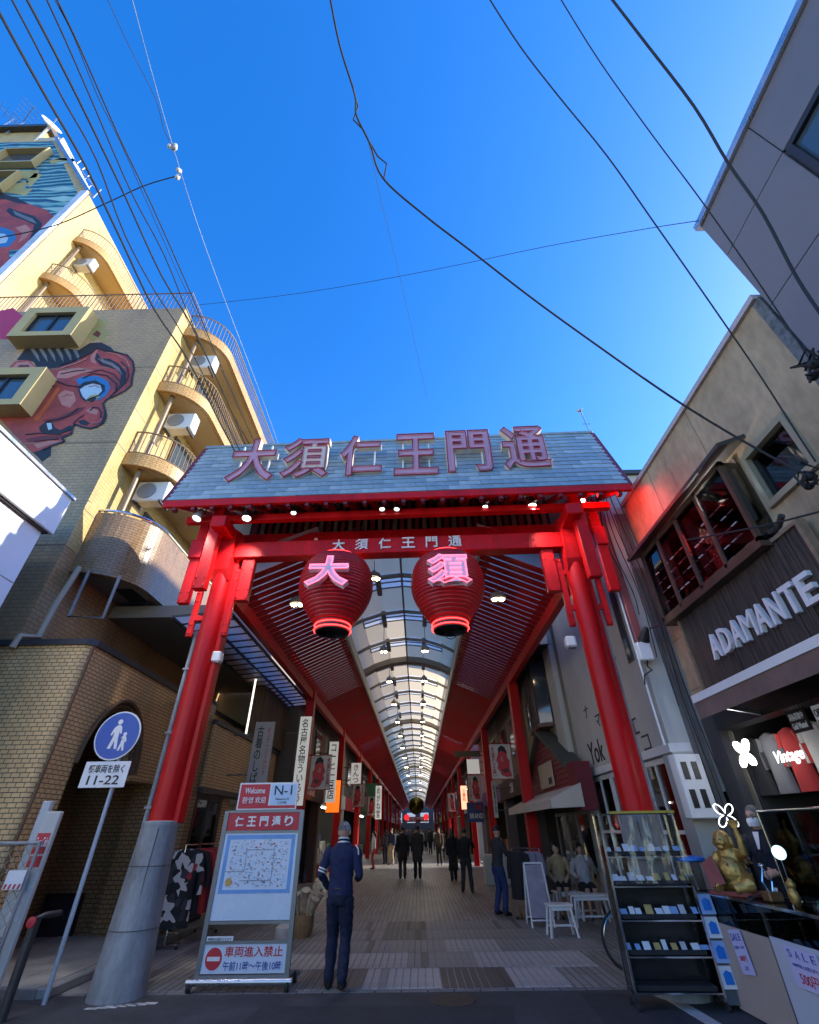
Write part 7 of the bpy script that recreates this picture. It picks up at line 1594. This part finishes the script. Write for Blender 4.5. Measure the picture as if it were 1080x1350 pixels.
# dish, aerials
ds_ = Thing('satellite_dish', 'white satellite dish on the roof plant room of the tall block', 'satellite dish', (-19.6, 8.3, 36)); p_ = A(68, 165, y=8.2); m = MB(); m.lathe(p_, [(.02, -.15), (.35, -.08), (.55, .06), (.53, .06), (.3, -.04)], 26, ax=(.75, -.5, .35)); ds_.add('dish', m, WHITE, smooth=60); m = MB(); m.tube([p_, p_+Vector((.5, -.3, .3))], .03, 6); m.tube([p_, (p_.x-.8, p_.y+.5, p_.z-1.4)], .08, 8); ds_.add('arm', m, SILV)
def aerial(base, h, lab, s=1.0, n=8, dir_=(1, 0, 0)):
    th = Thing('roof_aerial', lab, 'aerial', base); b_ = Vector(base); m = MB(); m.tube([b_, b_+Vector((0, 0, h))], .025*s, 6); th.add('mast', m, SILV)
    dv = Vector(dir_).normalized(); pv_ = Vector((-dv.y, dv.x, 0)); m = MB(); c_ = b_+Vector((0, 0, h-.1)); m.bar(c_-dv*.8*s, c_+dv*.8*s, .02*s, .02*s)
    for k in range(n): q = c_+dv*(-.75+1.5*k/(n-1))*s; m.bar(q-pv_*.3*s, q+pv_*.3*s, .012*s, .012*s)
    th.add('elements', m, SILV); return th
p_ = A(8, 176, y=8.5); aerial(p_, 2.2, 'bare aerial on the roof at the top left corner', 1.9, 10, (1, -.6, 0)); p_ = A(-6, 172, y=9.5); aerial(p_, 2.6, 'second aerial partly cut by the top left edge', 1.9, 10, (.5, .8, 0))
p_ = A(791, 599, y=10.5); at2 = Thing('leaning_aerial', 'thin leaning aerial with small cup on the roof behind the gate', 'aerial', p_); q_ = A(766, 543, y=10.5); m = MB(); m.tube([p_, q_], .022, 6); at2.add('mast', m, SILV); m = MB(); m.lathe(q_+Vector((-.02, 0, 0)), [(.03, 0), (.12, .08), (.11, .09)], 14, ax=(-.5, -.6, .6)); at2.add('cup', m, OFFW, smooth=40); m = MB(); m.bar(p_+(q_-p_)*.7-Vector((.12, 0, 0)), p_+(q_-p_)*.7+Vector((.12, 0, 0)), .015, .015); at2.add('crossbar', m, SILV)
# ================================================================== CABLES
def ray(u, v): return (CAMROT @ Vector(((u-540)/FPX, (675-v)/FPX, -1))).normalized()
def cable(lab, pts, d0, d1, r, mat=None, n=4, cat='cable', grp='overhead cables'):
    r *= .8
    P = []
    for i, (u, v) in enumerate(pts): f = i/(len(pts)-1); P.append(Vector((0, 0, HCAM))+ray(u, v)*(d0+(d1-d0)*f))
    Q = []
    for i in range(len(P)-1):
        p0 = P[max(0, i-1)]; p1 = P[i]; p2 = P[i+1]; p3 = P[min(len(P)-1, i+2)]
        for k in range(n):
            t = k/n; Q.append(.5*((2*p1)+(p2-p0)*t+(2*p0-5*p1+4*p2-p3)*t*t+(3*p1-p0-3*p2+p3)*t**3))
    Q.append(P[-1]); m = MB(); m.tube(Q, r, 6); return single('overhead_cable', m, mat or RUBBER, lab, cat, grp, smooth=True)
cable('thickest dark cable, leftmost of the bundle before the tall block', [(-15, -10), (20, 55), (62, 130), (112, 217), (160, 317), (203, 407), (247, 473), (293, 563), (318, 610)], 8.0, 11.0, .021)
cable('second dark cable from the left in the bundle', [(8, -15), (45, 55), (83, 130), (127, 210), (165, 310), (205, 385), (243, 445), (300, 560), (322, 606)], 8.2, 11.2, .015)
cable('third dark cable from the left in the bundle', [(28, -15), (65, 55), (103, 130), (137, 200), (167, 263), (213, 363), (253, 430), (300, 530), (330, 600)], 8.4, 11.4, .02)
cable('fourth cable of the bundle, close beside the fifth', [(55, -15), (85, 50), (120, 130), (173, 253), (217, 337), (253, 425), (305, 540), (338, 602)], 8.6, 11.6, .014)
cable('fifth cable, outermost right of the bundle', [(68, -15), (102, 55), (135, 130), (163, 193), (200, 270), (250, 383), (283, 463), (333, 577), (345, 600)], 8.8, 11.8, .015)
cable('thin pair cable tied to the fifth cable', [(64, -15), (96, 45), (128, 125), (160, 190), (196, 272), (228, 345), (262, 420), (318, 548)], 8.75, 11.6, .008)
GW = paint('bare_wire', (.35, .37, .40), .4, metal=.6)
cable('pale bare wire running down past the insulators', [(172, -10), (200, 95), (228, 193), (262, 300), (300, 405), (340, 510), (368, 588)], 12, 15, .009, GW)
cable('dark slack wire meeting the insulators from above', [(138, -10), (170, 60), (205, 130), (216, 170), (226, 190)], 11.9, 12.6, .008)
cable('wire from the insulator to the tall block wall', [(237, 231), (190, 245), (140, 268), (70, 298), (-10, 315)], 12.4, 14, .013)
cable('long level wire across the sky to the grey building', [(262, 402), (400, 386), (560, 358), (720, 325), (850, 302), (921, 291)], 13, 7.5, .007)
cable('heavy twisted cable swinging down to the clothing shop', [(434, -10), (448, 60), (468, 125), (470, 152), (488, 190), (505, 235), (560, 284), (620, 330), (700, 392), (780, 450), (880, 520), (960, 570), (1035, 612), (1066, 628)], 9, 6.2, .017, n=5)
cable('hair thin wire hanging between the two cable knots', [(484, 178), (505, 275), (532, 385), (563, 525)], 9.3, 15, .005)
cable('cable from the top middle to the shop window', [(640, -10), (685, 60), (735, 125), (800, 205), (860, 290), (930, 390), (1000, 492), (1050, 570), (1075, 608)], 9, 6.0, .011)
cable('cable between the two right hand lines', [(734, -10), (790, 80), (860, 178), (920, 258), (985, 350), (1045, 440), (1082, 495)], 9, 5.6, .009)
cable('thick rightmost cable crossing the grey building', [(800, -10), (850, 55), (915, 140), (960, 215), (1005, 280), (1050, 365), (1090, 425)], 8, 5.0, .016)
cable('cable running level over the bay window', [(905, 712), (960, 702), (1020, 690), (1090, 672)], 6.6, 5.2, .012)
# insulators and knots
for (u, v, d, lab) in ((228, 193, 13, 'upper insulator clump on the pale wire'), (236, 229, 12.4, 'lower insulator clump where the wall wire ends')):
    c_ = Vector((0, 0, HCAM))+ray(u, v)*d; m = MB()
    for k in range(4): m.ball(c_+Vector((random.uniform(-.06, .06), random.uniform(-.06, .06), random.uniform(-.07, .07))), .045, .045, .06, 8, 6)
    single('insulator', m, OFFW, lab, 'insulator', 'insulators', smooth=True)
for (u, v, d, lab) in ((1068, 628, 6.1, 'tangle of black cable ends at the clothing shop wall'), (1074, 480, 5.6, 'black cable junction at the edge of the grey building')):
    c_ = Vector((0, 0, HCAM))+ray(u, v)*d; m = MB()
    for k in range(4):
        random.seed(k+int(u)); m.tube([c_+Vector((random.uniform(-.1, .1), random.uniform(-.12, .12), random.uniform(-.12, .12))) for _ in range(5)], .012, 6)
    m.ball(c_, .06, .05, .05); m.ball(c_+Vector((.03, .1, -.05)), .05, .04, .04); single('cable_junction', m, RUBBER, lab, 'cable junction', smooth=True)
# splices on the heavy cable
for (pts, d, lab) in (([(466, 118), (472, 140), (466, 158), (480, 172)], 8.55, 'upper spliced slack on the heavy cable'), ([(488, 188), (498, 206), (510, 216), (506, 236)], 8.25, 'lower spliced slack on the heavy cable')):
    P = [Vector((0, 0, HCAM))+ray(u, v)*d for (u, v) in pts]; m = MB(); m.tube(P, .011, 6); single('cable_splice', m, RUBBER, lab, 'cable splice', smooth=True)
# ================================================================== PEOPLE
def V(*a): return Vector(a)
class Body:
    "limbs lofted through elliptical rings, then fused into one continuous skin"
    def __init__(s): s.p = []
    def loft(s, rings, mi, n=14):
        def f(mb, rings=rings, n=n):
            k0 = len(mb.v)
            for (c, rx, ry, *ax) in rings:
                xa = Vector(ax[0]) if ax else V(1, 0, 0); ya = Vector(ax[1]) if ax else V(0, 1, 0)
                for k in range(n): a = 2*math.pi*k/n; mb.v.append(Vector(c)+xa*rx*math.cos(a)+ya*ry*math.sin(a))
            for i in range(len(rings)-1):
                for j in range(n): mb.f.append((k0+i*n+j, k0+i*n+(j+1) % n, k0+(i+1)*n+(j+1) % n, k0+(i+1)*n+j)); mb.mi.append(mb.m)
            mb.f.append(tuple(k0+j for j in reversed(range(n)))); mb.mi.append(mb.m); mb.f.append(tuple(k0+(len(rings)-1)*n+j for j in range(n))); mb.mi.append(mb.m)
        s.p.append((f, mi))
    def limb(s, pts, radii, mi, n=12): s.p.append((lambda mb: mb.tube(pts, .05, n, True, radii), mi))
    def ball(s, c, rx, ry, rz, mi): s.p.append((lambda mb: mb.ball(c, rx, ry, rz, 16, 12), mi))
    def hand(s, w, d, mi, k=1.0, thumb=V(1, 0, 0)):
        "palm, four unequal fingers and a thumb from the side of the palm; d points along the fingers"
        d = Vector(d).normalized(); t = Vector(thumb); t = (t-d*t.dot(d)).normalized(); nrm = d.cross(t); w = Vector(w)
        s.limb([w, w+d*.04*k, w+d*.09*k], [.026*k, .036*k, .036*k], mi, 8)
        for i, L in enumerate((.065, .075, .07, .055)):
            o = w+d*.085*k+t*(.03-.02*i)*k; s.limb([o, o+d*L*.5*k+nrm*.008*k, o+d*L*.85*k+nrm*.03*k], [.0105*k, .0095*k, .008*k], mi, 6)
        o = w+d*.03*k+t*.028*k; s.limb([o, o+t*.03*k+d*.03*k, o+t*.035*k+d*.06*k+nrm*.01], [.013*k, .011*k, .009*k], mi, 6)
def fold_bump(m_, st=.35, sc=(7, 7, 2.2)):
    nt = m_.node_tree; b = nt.nodes['Principled BSDF']; mp = uvmap(nt, sc, True); nz = nt.nodes.new('ShaderNodeTexNoise'); nz.inputs['Scale'].default_value = 1.6; nz.inputs['Detail'].default_value = 2; nz.inputs['Distortion'].default_value = .8
    bp = nt.nodes.new('ShaderNodeBump'); bp.inputs['Strength'].default_value = st; bp.inputs['Distance'].default_value = .08; nt.links.new(mp.outputs[0], nz.inputs[0]); nt.links.new(nz.outputs['Fac'], bp.inputs['Height']); nt.links.new(bp.outputs[0], b.inputs['Normal']); return m_
def cloth(name, col): return fold_bump(paint(name, col, .85, .2, 5))
SKIN = paint('skin', (.52, .31, .22), .5, .1, 6); HAIRK = paint('black_hair', (.012, .01, .01), .5, .3, 20); HAIRG = paint('grey_hair', (.13, .13, .13), .7, .5, 40)
NAVYJ = cloth('navy_jacket', (.010, .017, .062)); NAVYT = cloth('navy_trousers', (.009, .013, .038)); BLKC = cloth('black_cloth', (.012, .012, .014)); SHOE = paint('black_shoe', (.012, .012, .013), .35); JEANS = cloth('blue_jeans', (.02, .04, .13)); BEIGEC = cloth('beige_top', (.42, .31, .17)); GREYC = cloth('pale_grey_top', (.42, .42, .44)); DKGC = cloth('charcoal_cloth', (.03, .03, .034)); WHITEC = cloth('white_cloth', (.55, .55, .54)); BRNC = cloth('brown_cloth', (.09, .06, .04)); OLVC = cloth('olive_cloth', (.06, .06, .04)); MASKW = paint('white_mask', (.72, .74, .76), .8, .05, 3)
def person(lab, loc, rz, mats, h=1.7, stride=.0, arms=None, coat=0.0, vox=.016, lean=0.0, hands=True, head_turn=0.0, hair='short', hairmat=None, sit=None, bare=False, bulk=1.0, skirt=False, extras=None, face=False, group='people walking in the arcade', legs_apart=.0):
    """mats: skin, top, trousers, shoes. Faces +Y before turning. arms: ((elbow, wrist) left, (elbow, wrist) right) offsets from the shoulders."""
    k = h/1.7; B = Body(); S = lambda *a: V(*a)*k
    hipz = .90 if sit is None else sit/k+.09
    tz = hipz-.90
    L = lambda y_, z_: S(0, y_+lean*max(0, z_-.9), z_+tz)
    T = 1; bb = bulk
    B.loft([(L(0, .84), .150*k*bb, .105*k*bb), (L(-.01, .92), .165*k*bb, .118*k*bb), (L(0, 1.02), .150*k*bb, .108*k*bb), (L(.005, 1.16), .158*k*bb, .112*k*bb), (L(.005, 1.29), .178*k*bb, .118*k*bb), (L(0, 1.38), .178*k*bb, .10*k*bb), (L(0, 1.435), .12*k*bb, .075*k*bb), (L(0, 1.47), .062*k, .06*k)], T)
    B.loft([(L(0, .80), .152*k*bb, .112*k*bb), (L(-.01, .90), .160*k*bb, .118*k*bb), (L(0, .98), .146*k*bb, .106*k*bb)], 2)
    hc = L(.012, 1.585)
    B.loft([(L(0, 1.44), .058*k, .056*k), (L(.005, 1.50), .05*k, .052*k), (L(.012, 1.55), .052*k, .06*k)], 0)
    c_, s_ = math.cos(head_turn), math.sin(head_turn); hr = lambda x, y_, z_: hc+V(c_*x-s_*y_, s_*x+c_*y_, z_)*k
    B.ball(hr(0, -.01, .02), .076*k, .094*k, .10*k, 0); B.ball(hr(0, .02, -.04), .058*k, .07*k, .07*k, 0)
    B.ball(hr(0, .098, -.012), .012*k, .016*k, .02*k, 0)
    for q in (-1, 1): B.ball(hr(q*.077, -.005, -.005), .012*k, .02*k, .03*k, 0)
    for q in (-1, 1):
        if sit is None:
            st = stride*q; hip = L(0, .86)+S(q*.085, 0, 0); knee = S(q*(.09+legs_apart*.5), .06+max(0, st)*.55+min(0, st)*.15, .475); ank = S(q*(.095+legs_apart), st*.9-.02, .085+max(0, -st)*.22)
            if skirt or bare: B.limb([hip, (hip+knee)/2+S(0, .01, 0), knee, (knee+ank)/2+S(0, -.02, .03), ank], [.085*k, .07*k, .052*k, .05*k, .036*k], 0 if bare else 2)
            else: B.limb([hip, (hip+knee)/2+S(0, .01, 0), knee, (knee+ank)/2, ank], [.098*k*bb, .086*k*bb, .068*k*bb, .066*k, .058*k], 2)
            B.limb([ank+S(0, -.045, -.045), ank+S(0, .03, -.045), ank+S(q*.01, .13, -.06), ank+S(q*.012, .175, -.063)], [.04*k, .046*k, .04*k, .024*k], 3, 10)
            B.limb([ank+S(0, 0, .05), ank+S(0, .0, -.04)], [.05*k, .046*k], 3 if bare else 2)
        else:
            hip = L(0, .88)+S(q*.09, 0, 0); knee = V(q*.085*k, .42*k, sit+.06); ank = V(q*.09*k, .40*k, .085)
            B.limb([hip, (hip+knee)/2, knee], [.095*k, .08*k, .06*k], 2 if not bare else 2); B.limb([knee, (knee+ank)/2+V(0, -.02, .03), ank], [.054*k, .05*k, .034*k], 0 if bare else 2)
            B.limb([ank+S(0, -.045, -.045), ank+S(0, .06, -.05), ank+S(0, .16, -.06)], [.036*k, .042*k, .026*k], 3, 10)
        sh = L(0, 1.385)+S(q*.185*bb, 0, 0); i_ = 0 if q < 0 else 1
        e_, w_ = arms[i_] if arms else (V(q*.035, -.03 - stride*q*.2, -.29), V(q*.03, .03-stride*q*.55, -.53))
        el = sh+Vector(e_)*k; wr = sh+Vector(w_)*k
        B.limb([sh+S(-q*.03, 0, .005), sh+S(q*.012, 0, -.04), (sh+el)/2, el, (el+wr)/2, wr], [.062*k*bb, .066*k*bb, .056*k*bb, .048*k*bb, .044*k*bb, .036*k], T)
        if hands: B.hand(wr, wr-el, 0, k, V(-q*.7, .7, 0))
    if coat: B.loft([(L(0, .95), .165*k*bb, .125*k*bb), (S(0, -.01, .9-coat*.5), .185*k*bb, .15*k*bb), (S(0, 0, .9-coat), .20*k*bb, .165*k*bb)], T)
    if skirt and sit is None: B.loft([(L(0, .98), .15*k, .11*k), (S(0, 0, .72), .19*k, .15*k), (S(0, 0, .5), .22*k, .19*k)], 2)
    if skirt and sit is not None: B.loft([(L(0, .92), .16*k, .12*k), (V(0, .18*k, sit+.08), .17*k, .11*k), (V(0, .36*k, sit+.05), .165*k, .09*k)], 2)
    for e in (extras or []): B.p.append(e)
    th = Thing('person', lab, 'person', loc, rz, group, local=True)
    me = remesh(B.p, vox*k, 'body', 4, .016 if vox < .02 else 0)
    o = th.add('body', me, list(mats))
    hm = hairmat or HAIRK; m = MB()
    # hair cap
    rx, ry, rz_ = .083*k, .10*k, .105*k; c0 = hr(0, -.014, .026); ks = 16
    rows_h = 9; k0 = len(m.v)
    for i in range(rows_h+1):
        ph = math.pi*(.5*i/rows_h)*(1.02 if hairmat is not None else 1.25)
        for j in range(ks):
            t = 2*math.pi*j/ks; front = math.sin(t) ; p2 = ph if front < .2 else ph*(1-.42*(front-.2))
            x_, y_, z_ = rx*math.sin(p2)*math.cos(t), ry*math.sin(p2)*math.sin(t), rz_*math.cos(p2)
            nz = 1+.05*mnoise(Vector((x_*60, y_*60, z_*60)))
            m.v.append(c0+V(c_*x_-s_*y_, s_*x_+c_*y_, z_)*nz)
    for i in range(rows_h):
        for j in range(ks): m.f.append((k0+i*ks+j, k0+i*ks+(j+1) % ks, k0+(i+1)*ks+(j+1) % ks, k0+(i+1)*ks+j)); m.mi.append(0)
    if hair == 'long': m.tube([hr(0, -.06, .03), hr(0, -.095, -.08), hr(0, -.10, -.19), hr(0, -.09, -.26)], .06*k, 12, True, [.07*k, .078*k, .065*k, .03*k])
    if hair == 'bun': m.ball(hr(0, -.09, .1), .045*k, .045*k, .045*k)
    th.add('hair', m, hm, smooth=80)
    if face:
        m = MB()
        for q in (-1, 1): m.ball(hr(q*.03, .083, .006), .011*k, .006*k, .006*k, 8, 6)
        th.add('eyes', m, HAIRK, smooth=80)
        m = MB()
        for q in (-1, 1): m.tube([hr(q*.016, .091, .03), hr(q*.032, .089, .034), hr(q*.047, .080, .028)], .0035*k, 5)
        th.add('brows', m, hm); m = MB(); m.tube([hr(-.02, .084, -.052), hr(0, .09, -.054), hr(.02, .084, -.052)], .0045*k, 6); th.add('mouth', m, paint('lip', (.36, .13, .11), .5) if 'lip' not in MT else MT['lip'])
    th.hr = hr; th.k = k
    return th
# guard seen from behind
gd = A(441, 1306, z=.012)
G = person('person in navy uniform with white collar stripes seen from behind', (gd.x, gd.y+.02, .012), R(-6), [SKIN, NAVYJ, NAVYT, SHOE], h=1.69, stride=-.09, arms=((V(-.085, -.06, -.27), V(-.03, .14, -.42)), (V(.06, -.03, -.28), V(.0, .19, -.33))), vox=.012, hair='short', hairmat=HAIRG, bulk=1.03, lean=.03, face=True, group='people near the gate', legs_apart=.01)
hr = G.hr; k = G.k
for j, (z_, mt) in enumerate(((1.462, WHITE), (1.488, NAVYJ), (1.508, WHITE))):
    m = MB(); rr_ = .074-.004*j; m.tube([(rr_*1.06*k*math.cos(a*math.pi/14), rr_*k*math.sin(a*math.pi/14)+.012+.03*(z_-.9)*k, z_*k-.012*math.sin(a*math.pi/14)) for a in range(28)], .011*k, 7, closed=True); G.add('collar_stripe', m, mt, smooth=80)
sh_l = V(-.185*1.03*k, .0, 1.385*k); el_l = sh_l+V(-.085, -.06, -.27)*k; mid = sh_l+(el_l-sh_l)*.78; dd = (el_l-sh_l).normalized()
for s_ in (0, .032):
    m = MB(); c_ = mid+dd*s_; m.lathe(c_, [(.0575*k, -.008), (.0590*k, 0), (.0575*k, .008)], 18, ax=dd); G.add('sleeve_stripe', m, WHITE, smooth=80)
sh_r = V(.185*1.03*k, 0, 1.385*k); m = MB(); m.bar(sh_r+V(.0, -.045, .055), sh_r+V(.04, -.05, .005), .018, .012); m.bar(sh_r+V(.04, -.052, .005), sh_r+V(.05, -.06, -.06), .014, .01); G.add('shoulder_piping', m, WHITE)
m = MB(); m.tube([(.158*k*math.cos(a*math.pi/12), .118*k*math.sin(a*math.pi/12), .965*k) for a in range(24)], .012, 6, closed=True); G.add('belt', m, BLACK, smooth=80)
# short grey hair of the guard, strand by strand
random.seed(4); m = MB()
for i in range(520):
    t = random.uniform(0, 2*math.pi); ph = math.acos(random.uniform(.0, 1)); front = math.sin(t)
    if front > .45 and ph > .75: continue
    if ph < .35 and random.random() < .6: continue
    d_ = V(math.sin(ph)*math.cos(t), math.sin(ph)*math.sin(t), math.cos(ph)); p = hr(d_.x*.082, -.014+d_.y*.10, .026+d_.z*.104); q = p+(d_*.4+V(0, -.25, -.9)).normalized()*random.uniform(.014, .026)+d_*.004
    m.tube([p, q], .002, 3, False, [.0026, .0008])
G.add('hair_strands', m, paint('hair_pale_grey', (.38, .38, .39), .5, .5, 30), kind='stuff')
m = MB(); 
for q in (-1, 1): m.ball(hr(q*.082, -.006, -.004), .012, .022, .034, 10, 8)
G.add('ears', m, SKIN, smooth=80)
# seated women
W1 = person('person in beige top with black skirt and shoulder strap seated on a white stool', (3.2, 13.25, 0), R(170), [SKIN, BEIGEC, BLKC, SHOE], h=1.6, sit=.47, skirt=True, bare=True, arms=((V(-.08, .02, -.26), V(.02, .2, -.36)), (V(.08, .02, -.26), V(-.02, .2, -.36))), hair='bun', head_turn=R(45), face=True, vox=.013, group='people seated by the shop')
m = MB(); m.tube([W1.hr(.13, -.05, -.19), W1.hr(.02, .1, -.35), W1.hr(-.13, .12, -.52), W1.hr(-.17, .02, -.6)], .009, 6); W1.add('bag_strap', m, BLKC)
W2 = person('person in pale grey top with black skirt raising a drink on the far stool', (3.68, 12.95, 0), R(178), [SKIN, GREYC, BLKC, SHOE], h=1.6, sit=.47, skirt=True, bare=True, arms=((V(-.1, .03, -.24), V(.02, .22, -.10)), (V(.09, .03, -.25), V(.06, .24, -.3))), hair='long', face=True, vox=.013, group='people seated by the shop')
t_ = Thing('drinking_cup', 'small pale paper cup raised by the person in the grey top', 'cup', (3.7, 12.66, 1.02)); m = MB(); m.lathe((3.72, 12.66, 1.0), [(.028, 0), (.038, .1), (.036, .1)], 14); t_.add('cup', m, WHITE, smooth=40)
# person in jeans by the rail
person('person in blue jeans and dark jacket browsing at the right of the paving', (1.84, 13.5, .008), R(-60), [SKIN, DKGC, JEANS, SHOE], h=1.64, stride=.06, arms=((V(-.06, .08, -.25), V(.02, .26, -.22)), (V(.06, .08, -.25), V(-.02, .26, -.22))), hairmat=HAIRK, vox=.014, lean=.1, face=True, group='people near the gate')
# walkers
def at_ground(u, v): p = A(u, v, z=.006); return (p.x, p.y, .006)
person('person in black with bent arm standing on the paving right of centre', at_ground(617, 1177), R(-10), [SKIN, BLKC, DKGC, SHOE], h=1.62, stride=.05, arms=((V(-.04, 0, -.28), V(-.03, .04, -.52)), (V(.1, .1, -.2), V(.0, .26, -.05))), legs_apart=.05, vox=.016)
person('person in long dark coat walking just left of the one with bent arm', at_ground(599, 1162), R(12), [SKIN, BLKC, BLKC, SHOE], h=1.6, coat=.55, stride=.08, vox=.018, hair='long')
person('person in dark coat, left one of the pair in mid arcade', at_ground(531, 1159), R(4), [SKIN, BLKC, DKGC, SHOE], h=1.72, coat=.3, stride=.05, vox=.018)
person('person in dark coat, right one of the pair in mid arcade', at_ground(551, 1159), R(-4), [SKIN, DKGC, BLKC, SHOE], h=1.75, coat=.36, stride=-.06, vox=.018)
person('person in brown jacket standing on the sun patch right of the pair', at_ground(580, 1141), R(170), [SKIN, BRNC, BLKC, SHOE], h=1.68, stride=.05, vox=.022, face=True)
person('person in pale trousers and navy jacket at the lit left shop', at_ground(516, 1140), R(150), [SKIN, cloth('navy_cloth', (.02, .03, .07)), cloth('khaki_trousers', (.45, .36, .22)), SHOE], h=1.7, stride=.05, vox=.022)
person('person in black by the lit left shop counter', at_ground(508, 1139), R(30), [SKIN, DKGC, BLKC, SHOE], h=1.62, stride=.04, vox=.022, hair='long')
person('person in white top at the goods of the lit left shop', at_ground(492, 1146), R(90), [SKIN, WHITEC, cloth('red_skirt', (.3, .03, .04)), SHOE], h=1.58, stride=.03, vox=.022, hair='long')
far = [(545, 1128, 'red scarf', cloth('scarf_red', (.28, .03, .04)), BLKC, 20), (584, 1132, 'tan coat', cloth('tan_coat', (.30, .21, .12)), BLKC, 185), (522, 1131, 'light jacket', WHITEC, JEANS, 160), (597, 1136, 'brown coat and bag', BRNC, BLKC, 350), (537, 1130, 'blue jumper', cloth('blue_jumper', (.05, .09, .2)), BLKC, 188), (528, 1121, 'cream coat', cloth('cream_coat', (.4, .36, .28)), BRNC, 12), (562, 1124, 'olive jacket', OLVC, BLKC, 5), (556, 1126, 'pale top', GREYC, BLKC, 175), (568, 1127, 'charcoal coat', DKGC, BLKC, 10), (541, 1123, 'brown coat', BRNC, BLKC, 172), (574, 1121, 'white shirt', WHITEC, JEANS, 180), (525, 1125, 'navy jacket', NAVYJ, NAVYT, 0), (590, 1128, 'black jacket', BLKC, JEANS, 8), (548, 1119, 'grey top', GREYC, DKGC, 176), (535, 1117, 'black coat', BLKC, BLKC, 4), (560, 1114, 'beige top', BEIGEC, BLKC, 178), (580, 1115, 'navy coat', NAVYJ, BLKC, 3), (552, 1111, 'olive coat', OLVC, BLKC, 0), (570, 1110, 'dark coat', DKGC, BLKC, 180)]
for i, (u, v, nm, a_, b_, rz_) in enumerate(far):
    p = at_ground(u, v)
    person('distant person in %s about %d metres into the arcade' % (nm, round(p[1])), p, R(rz_), [SKIN, a_, b_, SHOE], h=1.6+.03*(i % 5), stride=.06*(-1)**i, vox=.035, hands=False, coat=.2*(i % 2), hair='long' if i % 3 == 0 else 'short')
# masked man behind the counter
pm = A(997, 1078, y=6.75)
MM = person('person in dark suit with white face mask standing behind the glass counter', (pm.x+.0, 6.75, .05), R(118), [SKIN, cloth('dark_suit', (.02, .024, .035)), BLKC, SHOE], h=(pm.z-.05)/1.585*1.7, arms=((V(-.08, .05, -.26), V(.05, .2, -.3)), (V(.09, .05, -.24), V(-.05, .25, -.2))), hairmat=HAIRG, vox=.012, face=True, group='people near the gate', lean=.04)
hr = MM.hr; m = MB(); kk = 10; 
for i in range(kk):
    for j in range(6):
        def q(i, j): a = -1.15+2.3*i/kk; zz = -.085+.085*j/6; r_ = .086+.012*math.sin(math.pi*j/6); return hr(r_*math.sin(a)*.82, r_*math.cos(a)*1.12+.006, zz)
        m.face([q(i, j), q(i+1, j), q(i+1, j+1), q(i, j+1)])
MM.add('face_mask', m, MASKW, smooth=80)
m = MB(); 
for s_ in (-1, 1): m.tube([hr(s_*.03+.023*math.cos(a*math.pi/8), .1-.01*abs(math.cos(a*math.pi/8)), .008+.016*math.sin(a*math.pi/8)) for a in range(16)], .0025, 5, closed=True); m.tube([hr(s_*.053, .09, .01), hr(s_*.08, -.01, .01)], .0025, 5)
MM.add('glasses', m, BLACK)
m = MB(); m.prism([hr(-.035, .085, -.14), hr(.035, .085, -.14), hr(.012, .135, -.3), hr(-.012, .135, -.3)], (0, 0, .004)); MM.add('shirt_front', m, WHITE)
